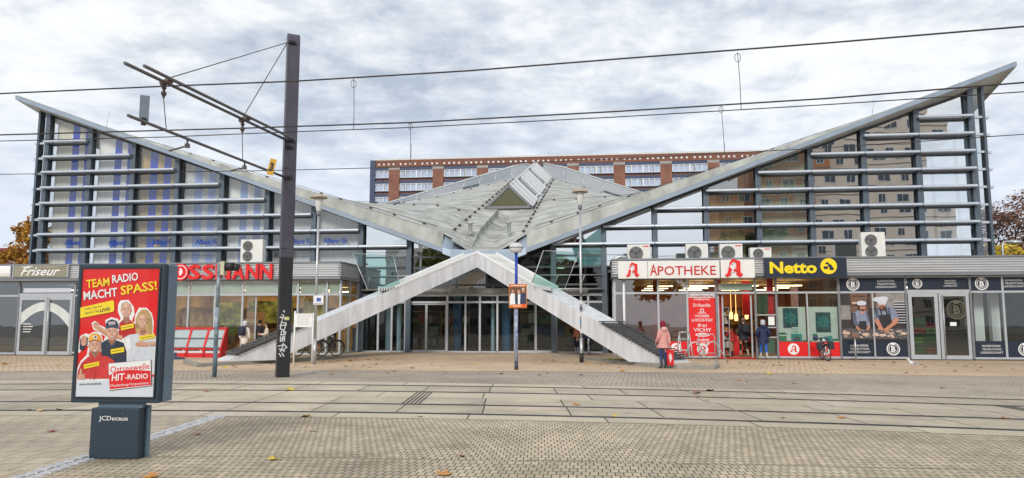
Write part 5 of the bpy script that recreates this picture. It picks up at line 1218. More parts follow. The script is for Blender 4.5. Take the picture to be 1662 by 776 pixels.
for z in bz: mb.tube([(-pw+.07,-.17,z),(-pw+.07,-.26,z)], .05, 8); mb.tube([(-pw+.2,-.17,z),(-pw+.2,-.26,z)], .05, 8); mb.box(-pw+.02,-pw+.25,-.2,-.17,z-.05,z+.05)
mb.build('bracket', black, tp)
# graffiti on the lower shaft
gx = mat('white_spray', (.75,.76,.78), .6, var=.08)
mb = MB(); GS = [[(65,190),(85,200),(72,235),(92,178),(75,170)],[(58,195),(110,205)],[(70,240),(60,300),(95,310),(112,245),(72,240)],[(55,270),(115,262)],[(72,318),(65,355),(100,350),(85,320),(110,325),(100,355)],[(62,370),(60,412),(82,408),(78,370)],[(80,372),(98,366),(96,410)],[(60,392),(100,386)],[(42,455),(90,440),(60,500),(120,465),(85,430)],[(50,480),(100,500)],[(50,520),(66,545)],[(75,515),(92,545)],[(88,135),(98,140),(95,148)]]
for st_ in GS:
    pts = []
    for (cx, cy_) in st_:
        u, v = 440+cx*50/277, 480+cy_*140/776; P = dep(u, v, pole_p.y-.18)-pole_p; pts.append((max(-pw+.02,min(pw-.02,(P.x+.0)*.98)), P.z))
    mb.stroke(pts, .026, -.1765, -.171)
mb.build('graffiti', gx, tp)
mb = MB(); P = dep(462,517,pole_p.y)-pole_p; mb.box(P.x-.02,P.x+.11,-.176,-.171,P.z-.05,P.z+.05); mb.build('sticker', mat('sticker_yellow',(.55,.55,.2),.5,var=.2,scale=20), tp)
# arms: horizontal pipes from the pole out over both tracks
ARM = 7.35
def armpt(z, tip): return Vector((pole_p.x+.02, pole_p.y-.2, z)), tip
zu = bz[0]; tipU = dep(203,93,15.85); tipU.z = zu-.04; zl = bz[2]; tipL = dep(208,183,15.95); tipL.z = zl
def worldpart(mb, name, m):
    inv = Matrix.Rotation(-radians(24),3,'Z'); mb.v = [tuple(inv @ (Vector(p)-pole_p)) for p in mb.v]; return mb.build(name, m, tp)
pipe = mat('arm_pipe', (.13,.125,.13), .5, .4, var=.15, scale=6)
aU0 = Vector((pole_p.x-.05, pole_p.y-.22, zu)); aL0 = Vector((pole_p.x-.05, pole_p.y-.22, zl))
arms = []
for off in ((0,0,.0),(.26,.03,.02)):
    mb = MB(); mb.tube([aU0+Vector(off), tipU+Vector(off)+(tipU-aU0)*(.0 if off[0] == 0 else -.03)], .04, 10); worldpart(mb, 'upper_arm', pipe)
mb = MB(); mb.tube([aL0, tipL], .036, 10); worldpart(mb, 'lower_arm', pipe)
lerp = lambda a, b, t: a+(b-a)*t
tn, tf_ = .815, .345                    # where the near and the far line hang on the arm
uN, uF = lerp(aU0,tipU,tn), lerp(aU0,tipU,tf_); lN, lF = lerp(aL0,tipL,.70), lerp(aL0,tipL,.33)
mb = MB(); ptop = Vector((pole_p.x-.12, pole_p.y-.2, pole_top-.32)); mb.tube([ptop, uN+Vector((0,0,.06))], .014, 6); mb.tube([ptop, uF+Vector((0,0,.06))], .014, 6); worldpart(mb, 'stay_wire', pipe)
for a, l_ in ((uN, lerp(aL0,tipL,.815)),(uF, lerp(aL0,tipL,.345))):
    mb = MB(); mb.tube([a-Vector((0,0,.05)), a-Vector((0,0,.38))], [.03,.05,.05][0], 8); mb.ball(a-Vector((0,0,.28)), .07, 8); mb.ball(a-Vector((0,0,.14)), .06, 8); mb.tube([a-Vector((0,0,.38)), l_], .011, 5)
    mb.tube([a+Vector((-.1,.1,0)),a+Vector((.2,-.1,0))], .075, 8)
    worldpart(mb, 'insulated_hanger', mat('insulator',(.10,.07,.065),.4))
mb = MB()
for a, o_ in ((lN,(-.55,.25,-.14)),(lF,(-.5,.25,-.12))):
    b = a+Vector((0,0,-.22)); mb.tube([a,b], .025, 6); mb.tube([b+Vector((.05,0,.06)), b+Vector(o_)+Vector((0,0,.12))], .022, 6); mb.box(b.x-.05,b.x+.05,b.y-.04,b.y+.04,b.z,b.z+.1)
worldpart(mb, 'registration_arm', pipe)
# plates hung on the arms
P = dep(441,271,pole_p.y-1.7); pt = thing('line_number_plate', 'small yellow tilted plate with black figure 3 on the lower arm by the pole', 'sign plate', P, radians(6)); pt.rotation_euler = (0, radians(12), radians(6))
mb = MB(); mb.box(-.09,.09,-.01,.01,-.24,.24); mb.build('plate', mat('plate_yellow',(.72,.40,.015),.5,var=.05), pt); mb = MB(); put_text(mb,'3',-.055,.055,-.13,.13,-.016,.006,bold=.06); mb.build('numeral', black, pt)
P = dep(234,182,16.6); pt = thing('signal_plate', 'blank grey square plate standing on the free end of the lower arm', 'sign plate', Vector((P.x,P.y,zl+.02)), radians(35)); h = dep(234,169,16.6).z-zl
mb = MB(); mb.box(-.10,.10,-.012,.012,h*.05,h+.18); mb.build('plate', mat('plate_grey',(.22,.26,.32),.4,.4,var=.1), pt); mb = MB(); mb.box(-.05,.05,-.05,.05,-.06,.1); mb.build('clamp', black, pt)
# overhead wires
wire_m = mat('copper_wire', (.045,.04,.042), .5, .5, var=.1)
def wire(label, z, uvs, r, sag=0):
    pts = []
    for u, v in uvs: rr = ray(u, v); k = (z-EYE)/rr.z; pts.append(E0+rr*k)
    d0 = (pts[0]-pts[1]).normalized(); d1 = (pts[-1]-pts[-2]).normalized(); pts = [pts[0]+d0*25]+pts+[pts[-1]+d1*18]
    t = thing('overhead_wire', label, 'overhead wire', pts[0]); mb = MB(); mb.tube([p-pts[0] for p in pts], r, 6); mb.build('cable', wire_m, t); return t, pts[0]
def along(z, u, v): rr = ray(u, v); return E0+rr*((z-EYE)/rr.z)
zN, zCN, zF, zCF = uN.z-.30, lN.z-.16, uF.z-.24, lF.z-.18
wN, oN = wire('uppermost thick tram wire crossing the sky above the near track', zN, [(0,152),(268,140),(476,132),(760,115),(1000,96),(1340,70),(1662,43)], .017)
wC, oC = wire('thin contact wire just below the middle cable, over the near track', zCN, [(0,229),(268,222.5),(476,214),(666,207),(1000,190),(1340,170),(1662,149)], .011)
wF, oF = wire('middle thick cable of the far track hanging on the upper arm', zF, [(0,219),(400,208),(666,199),(1000,181),(1340,160),(1662,134)], .020)
wD, oD = wire('lowest thin contact wire crossing in front of the roof, over the far track', zCF, [(0,283),(440,277),(666,271),(1000,258),(1340,240),(1662,218)], .011)
def dropper(t, o, a, b):
    mb = MB(); mb.tube([a-o, (a+b)/2-o+Vector((.01,0,0)), b-o], .007, 5); ring = [a-o+Vector((.06*sin(k*.63),0,-.11+.09*cos(k*.63))) for k in range(11)]; mb.tube(ring, .006, 4); mb.build('dropper', wire_m, t)
dropper(wN, oN, along(zN,574,128), along(zCN,574,211)); dropper(wN, oN, along(zN,1197,85), along(zCN,1203,178)); dropper(wF, oF, along(zF,666,199), along(zCF,666,271)); dropper(wF, oF, along(zF,1170,171), along(zCF,1176,249))
# ================================================================== STREET FURNITURE
def mushroom_lamp(label, bu, bv, tu, tv):
    b = gnd(bu, bv); top = dep(tu, tv, b.y).z; t = thing('street_lamp', label, 'street lamp', b, 0)
    mb = MB(); mb.tube([(0,0,0),(0,0,1.0)], .075, 14); mb.tube([(0,0,1.0),(0,0,top-.85)], .055, 14, .048); mb.build('post', chrome, t)
    mb = MB(); mb.lathe([(.06,-.92),(.085,-.9),(.085,-.76),(.06,-.74)], (0,0,top), 14); mb.build('collar', alu_dark, t)
    mb = MB(); mb.lathe([(.08,-.74),(.10,-.70),(.17,-.22),(.16,-.2)], (0,0,top), 16); mb.build('lantern_glass', mat('lantern_glass',(.62,.64,.62),.25,var=.05), t)
    mb = MB(); mb.lathe([(.02,-.62),(.05,-.5),(.05,-.35),(.02,-.3)], (0,0,top), 10); mb.build('lamp_bulb', white_paint, t)
    mb = MB(); mb.lathe([(.0,-.17),(.34,-.2),(.345,-.16),(.2,-.06),(.06,0),(0,.01)], (0,0,top), 24); mb.build('lamp_hood', mat('lamp_hood',(.42,.36,.28),.5,.2,var=.1), t); return t, b
lampL, lb = mushroom_lamp('slim grey street lamp before the left leg carrying a small white plaque', 510, 591, 517, 314)
lampR, rb = mushroom_lamp('slim grey street lamp with dish hood in front of the right leg, dark foot', 944, 588.5, 942, 305)
mb = MB(); mb.tube([(0,0,.0),(0,0,.38)], .085, 12); mb.build('foot_sleeve', black, lampR)
for z, m_ in ((1.2,'sticker_white'),(1.62,'sticker_blue'),(1.9,'sticker_white'),(2.15,'sticker_dark'),(2.4,'sticker_white'),(2.7,'sticker_dark')):
    mb = MB(); mb.tube([(0,0,z),(0,0,z+random.uniform(.08,.2))], .0575, 12, cap=False); mb.build('sticker', mat(m_,{'sticker_white':(.65,.66,.66),'sticker_blue':(.05,.2,.55),'sticker_dark':(.08,.09,.1)}[m_],.6,var=.2,scale=20), lampR)
p = dep(516,487,lb.y-.08); t = thing('plaque', 'small white notice plaque fixed on the left lamp post', 'sign', Vector((lb.x+.1,lb.y-.09,p.z-.18)), 0)
mb = MB(); mb.box(-.18,.22,0,.012,0,.36); mb.build('plate', white_paint, t); mb = MB(); mb.box(-.06,.12,-.004,.001,.12,.27); mb.box(-.14,.18,-.004,.001,.04,.06); mb.build('symbol', mat('sign_blue',(.05,.12,.4),.5), t)
# notice board on two posts
b0, b1 = gnd(484,592), gnd(508,590); b0.y = b1.y = gnd(495,592).y; c = (b0+b1)/2
t = thing('notice_board', 'white printed notice board on two thin white posts behind the tram pole', 'notice board', (c.x,c.y,0)); hw = .33; zt = dep(485,509,c.y).z; zb_ = dep(485,531,c.y).z
mb = MB(); mb.tube([(-hw-.03,0,0),(-hw-.03,0,zt+.1)], .035, 10); mb.build('post', white_paint, t); mb = MB(); mb.tube([(hw+.03,0,.1),(hw+.03,0,zt+.03)], .03, 10); mb.build('post', white_paint, t)
mb = MB(); mb.box(-hw,hw,-.04,-.015,zb_,zt); mb.build('panel', wht, t); mb = MB()
for k in range(7):
    z = zt-.07-k*.06; x = -hw+.08
    while x < hw-.12: w = random.uniform(.05,.14); mb.box(x,min(x+w,hw-.05),-.044,-.039,z,z+.02); x += w+.03
mb.build('print', mat('print_grey',(.45,.46,.48),.6,var=0), t)
# traffic signal pole seen from behind
b = gnd(348,612); t = thing('traffic_signal', 'blue grey sticker covered pole carrying a small black signal head', 'traffic signal', b, 0); ht = dep(355,428,b.y).z
tsm = mat('sticker_pole', (.14,.24,.33), .6, var=.5, scale=7, stretch=(1,1,.6), col2=(.42,.48,.52))
mb = MB(); mb.tube([(0,0,0),(0,0,.95)], .066, 14); mb.build('lower_post', mat('pole_blue_grey',(.10,.15,.19),.6,var=.25,scale=5), t); mb = MB(); mb.tube([(0,0,.95),(0,0,2.1)], .064, 14); mb.build('stickered_post', mat('stickers_blue',(.06,.19,.36),.6,var=.5,scale=9,col2=(.45,.5,.52)), t)
mb = MB(); mb.tube([(0,0,2.1),(0,0,ht)], .058, 14); mb.build('upper_post', tsm, t)
z = dep(372,433,b.y).z
mb = MB(); mb.box(.08,.2,-.12,.12,z-.26,z+.16); mb.build('backplate', mat('cream_plastic',(.55,.52,.34),.5), t)
mb = MB(); mb.tube([(.2,0,z),(.46,0,z)], .13, 14); mb.tube([(.46,0,z-.01),(.60,0,z-.03)], .11, 12); mb.build('signal_head', black, t)
mb = MB(); mb.tube([(-.02,0,z-.2),(.1,0,z-.2)], .03, 8); mb.tube([(-.02,0,z+.1),(.1,0,z+.1)], .03, 8); mb.build('bracket', alu, t)
# blue lamp with election placard
b = gnd(838,600); t = thing('street_lamp', 'short blue lamp post with white globe lamp, peeling stickers and dark foot', 'street lamp', b, 0); ht = dep(838,394,b.y).z
mb = MB(); mb.tube([(0,0,0),(0,0,.28)], .068, 14); mb.build('foot', mat('lamp_foot',(.05,.06,.08),.6), t)
mb = MB(); mb.tube([(0,0,.28),(0,0,2.3)], .060, 14); mb.build('stickered_post', mat('peeling_blue',(.015,.09,.42),.6,var=.3,scale=10,col2=(.55,.60,.66)), t)
mb = MB(); mb.tube([(0,0,2.3),(0,0,ht-.2)], .052, 14); mb.build('post', mat('bright_blue',(.012,.055,.42),.45,var=.06), t)
mb = MB(); mb.lathe([(.1,-.36),(.18,-.34),(.235,-.23),(.245,-.17)], (0,0,ht), 20); mb.build('lamp_globe', mat('milky_glass',(.72,.73,.74),.25,var=.05,scale=9), t); mb = MB(); mb.lathe([(.25,-.19),(.25,-.15),(.22,-.06),(.12,-.01),(0,0)], (0,0,ht), 20); mb.build('lamp_cap', mat('pale_cap',(.62,.64,.68),.4,var=.06), t)
mb = MB(); mb.lathe([(.255,-.195),(.255,-.165)], (0,0,ht), 20); mb.build('lamp_band', alu_dark, t)
x0, z1, x1, z0 = dep(826,461,b.y-.13).x-b.x, dep(826,461,b.y-.13).z, dep(855,461,b.y-.13).x-b.x, dep(826,500,b.y-.13).z
pc = thing('placard', 'orange bordered election placard with three people tied to the blue lamp post', 'placard', Vector((b.x,b.y-.13,z0)), 0); h = z1-z0
mb = MB(); mb.box(x0,x1,-.01,.015,0,h); mb.build('board', mat('placard_orange',(.62,.17,.03),.5,var=.1), pc)
Q = lambda u, v: (x0+(x1-x0)*u, h*(1-v)); mb = MB(); L3 = [0]
def q3(pts, mi): L3[0] += 1; mb.mi = mi; y = -.0105-.0007*L3[0]; mb.prism([Q(*p) for p in pts], y, y+.002)
def e3(u, v, a, b_, mi): q3([(u+a*cos(k*.4488), v+b_*sin(k*.4488)) for k in range(14)], mi)
q3([(.04,.13),(.96,.13),(.96,.86),(.04,.86)],0)
q3([(.05,.5),(.14,.38),(.32,.4),(.36,.86),(.05,.86)],1); e3(.22,.30,.11,.10,4); e3(.22,.31,.07,.08,2); q3([(.68,.45),(.8,.36),(.95,.42),(.95,.86),(.68,.86)],3); e3(.80,.27,.08,.085,2); e3(.8,.2,.085,.04,5)
q3([(.33,.62),(.42,.44),(.58,.40),(.76,.46),(.82,.66),(.80,.86),(.36,.86)],3); q3([(.5,.42),(.64,.42),(.62,.86),(.5,.86)],1); e3(.55,.30,.085,.105,2); q3([(.45,.27),(.48,.19),(.62,.18),(.66,.27),(.6,.23),(.5,.24)],4)
for x in (.51,.59): e3(x,.29,.018,.01,4)
q3([(.5,.345),(.6,.345),(.58,.37),(.52,.37)],1); q3([(.05,.88),(.4,.82),(.05,.7)],1); q3([(.18,.85),(.97,.83),(.97,.96),(.18,.97)],6); q3([(.74,.85),(.92,.845),(.92,.95),(.74,.955)],7)
for k in range(5): q3([(.12+k*.16,.05),(.12+k*.16+.12,.05),(.12+k*.16+.12,.085),(.12+k*.16,.085)],1); q3([(.24+k*.09,.895),(.24+k*.09+.07,.893),(.24+k*.09+.07,.92),(.24+k*.09,.922)],1)
mb.build('placard_picture', [mat('placard_brown',(.14,.06,.03),.5,var=.4,scale=12), wht, mat('placard_skin',(.55,.27,.17),.5,var=.1), mat('placard_navy',(.02,.035,.10),.5,var=.2,scale=20), mat('placard_hair',(.10,.045,.025),.5), mat('placard_grey',(.5,.48,.46),.5), mat('placard_bright',(.85,.22,.02),.5,var=0), mat('placard_red',(.75,.06,.02),.5,var=0)], pc)
# slatted benches on the lower ends of the legs
slat_m = mat('bench_slat', (.095,.10,.10), .6, var=.25, scale=5); 
def bench(L_, label, t0, t1, n, s):
    ap, d, dh, nn, w = L_; o = ap+d*t1; t = thing('slatted_bench', label, 'bench', o); a_ = ap+d*t0-o; b_ = -Vector((0,0,0)); up = Vector((0,0,1)); side_ = nn
    mb = MB()
    for k in range(n):
        c = a_.lerp(b_, (k+.5)/n)+up*.10; fw = Vector((dh.x,dh.y,0))*.085; q = c-side_*.16; r_ = c+side_*(w+.05)
        mb.hexa([q-fw,q+fw,r_+fw,r_-fw,q-fw+up*.045,q+fw+up*.045,r_+fw+up*.045,r_-fw+up*.045] if s > 0 else [q+fw,q-fw,r_-fw,r_+fw,q+fw+up*.045,q-fw+up*.045,r_-fw+up*.045,r_+fw+up*.045])
    mb.build('slats', slat_m, t)
    rl = MB()
    for f in (.05, w-.2): rl.tube([a_+side_*f+up*.07, b_+side_*f+up*.07], .035, 6)
    rl.build('runner', alu_dark, t); return t
bench(LEGL, 'dark slatted bench rising along the foot of the left white leg', .70, .965, 19, -1)
bench(LEGR, 'dark slatted bench rising along the foot of the right white leg', .70, .985, 20, 1)
# glass guards with their grating where the legs cross the gallery height
gg = glass('guard_glass', .05, (.50,.72,.68), wob=.0)
for L_, s, lab in ((LEGL,-1,'leaning green glass guard panel on the left leg'),(LEGR,1,'leaning green glass guard panel on the right leg')):
    ap, d, dh, nn, w = L_; p = ap+d*.40; W_ = Lw(0,0)-Lw(0,0); base = Vector((p.x,p.y,p.z)); t = thing('glass_guard', lab, 'glass panel', Lw(p.x,p.y,p.z), -A)
    mb = MB(); n2 = nn
    pts = [Vector((0,0,.05)), n2*(w+.1)+Vector((0,0,.05)), n2*(w+.6)+Vector((-s*-.0,0,2.05))+dh*.45, n2*.2+Vector((0,0,2.0))+dh*.5]
    pts = [Vector((-.95,-.1,.05)),Vector((.35,.55,.25)),Vector((-.05,.75,1.65)),Vector((-1.75,.1,1.7))] if s < 0 else [Vector((-.45,-.1,.3)),Vector((.95,.5,.05)),Vector((1.6,.6,1.7)),Vector((.05,.1,1.75))]
    mb.face(pts); g_ = mb.build('glass_pane', gg, t); e = MB(); e.tube([pts[0],pts[3]], .022, 6); e.tube([pts[1],pts[2]], .015, 6); e.tube([pts[3],pts[2]], .012, 6); e.build('edge_profile', chrome, t)
    mb = MB()
    for k in range(9): q = p*0+dh*(-.55+k*.13); z_ = d.z/Vector((d.x,d.y)).length*(-.55+k*.13); mb.box(q.x-.04,q.x+.04,q.y+.0,q.y+.9,z_*.3+.02,z_*.3+.16)
    mb.build('grating', chrome, t)
# legs were built in the hall frame: move the benches there as well
for o in list(COL.objects):
    if o.name.startswith('slatted_bench'): o.location = Lw(*o.location); o.rotation_euler = (0,0,-A)
# litter bin
p = gnd(585,570.5,.125); t = thing('litter_bin', 'dark blue litter bin with white sticker beside the entrance', 'litter bin', (p.x,p.y-.3,.125), -A)
mb = MB(); mb.box(-.3,.3,-.25,.25,.05,1.15); mb.build('body', mat('bin_blue',(.02,.045,.10),.45,var=.1), t, bevel=.02); mb = MB(); mb.box(-.34,.34,-.29,.29,1.15,1.22); mb.build('lid', mat('bin_lid',(.03,.05,.09),.45), t, bevel=.02); mb = MB(); mb.box(-.2,.2,-.256,-.249,.83,1.02); mb.build('opening', black, t); mb = MB(); mb.prism([(.02,.62),(.18,.68),(.16,.78),(.0,.72)],-.258,-.251); mb.build('sticker', wht, t)
mb = MB(); mb.box(-.25,.25,-.2,.2,0,.05); mb.build('plinth', black, t)
# red display bins outside the drugstore
rb_m = mat('bin_red',(.60,.015,.02),.4,var=.05)
def red_bin(): 
    t = thing('display_bin', 'red framed display bin', 'display bin', (0,0,0), -A, 'red display bins outside the drugstore')
    w = .42; mb = MB()
    for s_ in (-1,1): mb.prism([(0,0)],0,0) if False else None
    for s_ in (-1,1):
        x = s_*w; i = MB(); pr = [(-.42,.0),(.25,.0),(.25,1.35),(.1,1.38),(-.42,.42)]
        mb.prof(pr, x-.035, x+.035)
    mb.build('side_panel', rb_m, t)
    mb = MB(); mb.box(-w,w,-.42,-.38,0,.2); mb.box(-w,w,-.40,-.36,.36,.43); mb.hexa([(-w,.07,1.28),(w,.07,1.28),(w,.13,1.28),(-w,.13,1.28),(-w,.07,1.38),(w,.07,1.38),(w,.13,1.38),(-w,.13,1.38)]); mb.build('frame', rb_m, t)
    f = lambda y0, z0, y1, z1: [(-w+.04,y0,z0),(w-.04,y0,z0),(w-.04,y1,z1),(-w+.04,y1,z1)]
    mb = MB(); mb.face(f(-.40,.44,.08,1.30)); mb.build('cover', glass('bin_cover',.18,(.8,.86,.86),wob=0), t)
    mb = MB(); mb.box(-w+.04,w-.04,-.35,.2,.2,.30); mb.box(-w+.04,w-.04,-.08,.2,.30,.8)
    mb.build('tray', mat('tray_white',(.66,.67,.68),.5), t)
    sh_ = MB(); sh_.face(f(-.36,.47,-.17,.82)); sh_.face(f(-.13,.90,.05,1.24)); sh_.build('paper_sheet', mat('bin_paper',(.70,.72,.72),.6,var=.12,scale=6), t)
    gd = MB()
    for k in range(16):
        gd.mi = k % 4; x = random.uniform(-w+.06,w-.2); yy = random.choice((-.33,-.22,0)); z = .3 if yy < -.1 else .8; gd.box(x,x+random.uniform(.08,.16),yy,yy+.12,z,z+random.uniform(.05,.22))
    gd.build('goods', [wht, mat('goods_green',(.2,.5,.12),.5), mat('goods_pink',(.6,.25,.3),.5), mat('goods_blue',(.2,.35,.6),.5)], t); return t
rbn = red_bin()
labs = ['red display bin with green goods, farthest left of the row','red display bin in the middle between the other two','red display bin behind the sticker covered signal pole']
for k, (u, v) in enumerate(((297,575),(325,576),(353,576))):
    q = rbn if k == 0 else dup(rbn, (0,0,0)); q.location = Lw(X(u,-.7),-.7,0); q['label'] = labs[k]; q.rotation_euler = (0,0,-A+radians((6,4,2)[k])); q.scale = (.95,1.02,1.02)
# bicycle racks: bent tube hoops, and an A frame stand
def rack(label, u, v, z0):
    p = gnd(u, v, z0); t = thing('bicycle_rack', label, 'bicycle rack', p, -A, 'bent tube bicycle racks'); 
    mb = MB(); mb.tube([(-.62,-.1,0),(-.2,-.1,.72),(-.12,-.1,.82),(0,-.1,.86),(.12,-.1,.82),(.2,-.1,.72),(.62,-.1,0)], .028, 8); mb.build('hoop', chrome, t); return t
r1 = rack('galvanised bicycle hoop left of the pair before the red cosmetics banner', 1128, 592, .0); r1.location.z = .02
r2 = dup(r1, gnd(1156,590,0)+Vector((0,0,.02)), -A+.15, 'galvanised bicycle hoop right of the pair, nearest the pharmacy door', 'bent tube bicycle racks')
p = Lw(X(1110,-1.6),-1.6); t = thing('folding_frame_stand', 'silver A shaped advertising frame standing before the pharmacy window', 'frame stand', (p.x,p.y,0), -A+.25)
mb = MB()
for s_ in (-1,1):
    for y in (-.32,.32): mb.tube([(s_*.26,y,0),(s_*.22,0,1.22)], .028, 8)
    
for y in (-.2,.2): mb.tube([(-.25,y,.45),(.25,y,.45)], .022, 6); mb.tube([(-.23,y*.4,.92),(.23,y*.4,.92)], .022, 6)
mb.tube([(-.22,0,1.22),(.22,0,1.22)], .028, 8); mb.build('frame', chrome, t)
p = Lw(X(1146,-1.0),-1.0); t = thing('sign_frame', 'empty rounded silver tube frame before the cosmetics banner', 'frame stand', (p.x,p.y,0), -A)
mb = MB(); mb.tube([(-.34,0,0),(-.34,0,1.05),(-.28,0,1.13),(.28,0,1.13),(.34,0,1.05),(.34,0,0)], .024, 8); mb.tube([(-.34,0,.3),(.34,0,.3)], .02, 8); mb.tube([(-.34,-.2,0),(-.34,.2,0)], .024, 6); mb.tube([(.34,-.2,0),(.34,.2,0)], .024, 6); mb.build('frame', chrome, t)
p = Lw(X(1386,-.8),-.8); t = thing('post_ashtray', 'thin steel post topped by a small brown box before the bakery picture', 'post', (p.x,p.y,0), -A)
mb = MB(); mb.tube([(0,0,0),(0,0,1.05)], .035, 10); mb.build('post', chrome, t); mb = MB(); mb.box(-.14,.14,-.1,.1,1.0,1.2); mb.build('box', mat('rusty_box',(.22,.12,.09),.7,var=.25,scale=12), t, bevel=.01)
p = gnd(288,583,0); t = thing('parasol_foot', 'dark round parasol foot on the pavement behind the poster case', 'parasol foot', (p.x-.1,p.y,0)); mb = MB(); mb.lathe([(.42,0),(.42,.05),(.2,.1),(.06,.13),(.05,.3),(0,.3)], (0,0,0), 20); mb.build('base', mat('parasol_blue',(.03,.06,.12),.5), t)
# pendant lamps inside the glazed centre
lampm = mat('pendant_glow', (1,.80,.5), .5, var=0, emit=4)
for k, (u, v, lab) in enumerate(((687,437,'lit pendant lamp behind the glass left of the crossing legs'),(910,413,'lit bell pendant lamp behind the glass under the right roof edge'),(910,429,'lit lower lamp drum directly beneath the bell pendant'),(918,379,'lit pendant lamp close under the right roof edge'))):
    x, z = at(u, v, 4.6); t = thing('pendant_lamp', lab, 'pendant lamp', Lw(x,4.6,z), -A, 'pendant lamps in the glazed hall'); mb = MB(); mb.lathe([(.30,-.12),(.30,0),(.14,.22),(.05,.28),(0,.3)], (0,0,0), 16); mb.build('shade', mat('pendant_shade',(.30,.29,.26),.5), t)
    mb = MB(); mb.lathe([(.27,-.13),(.20,-.2),(0,-.22)], (0,0,0), 16); mb.build('bulb', lampm, t); mb = MB(); mb.tube([(0,0,.3),(0,0,.9)], .012, 5); mb.build('cord', black, t)
# ================================================================== PEOPLE
def skinned(name, verts, edges, radii, root, mats, pick, parent, sub=1):
    me = bpy.data.meshes.new(name); me.from_pydata(verts, edges, []); o = bpy.data.objects.new(name, me); COL.objects.link(o)
    sm = o.modifiers.new('skin', 'SKIN'); sm.use_smooth_shade = True; sm.branch_smoothing = .4
    for i, r in enumerate(radii):
        sv = me.skin_vertices[0].data[i]; sv.radius = (r, r) if not isinstance(r, tuple) else r; sv.use_root = (i == root)
    s2 = o.modifiers.new('sub', 'SUBSURF'); s2.levels = s2.render_levels = sub
    dg = bpy.context.evaluated_depsgraph_get(); dg.update(); nm = bpy.data.meshes.new_from_object(o.evaluated_get(dg)); nm.name = name
    bpy.data.objects.remove(o); bpy.data.meshes.remove(me)
    o = bpy.data.objects.new(name, nm); COL.objects.link(o); o.parent = parent
    nm.materials.clear()
    for m in mats: nm.materials.append(m)
    vs = [Vector(v) for v in verts]
    for p in nm.polygons:
        c = p.center; b, bd = 0, 9
        for i, v in enumerate(vs):
            d = (v-c).length
            if d < bd: b, bd = i, d
        p.material_index = pick[b]; p.use_smooth = True
    return o
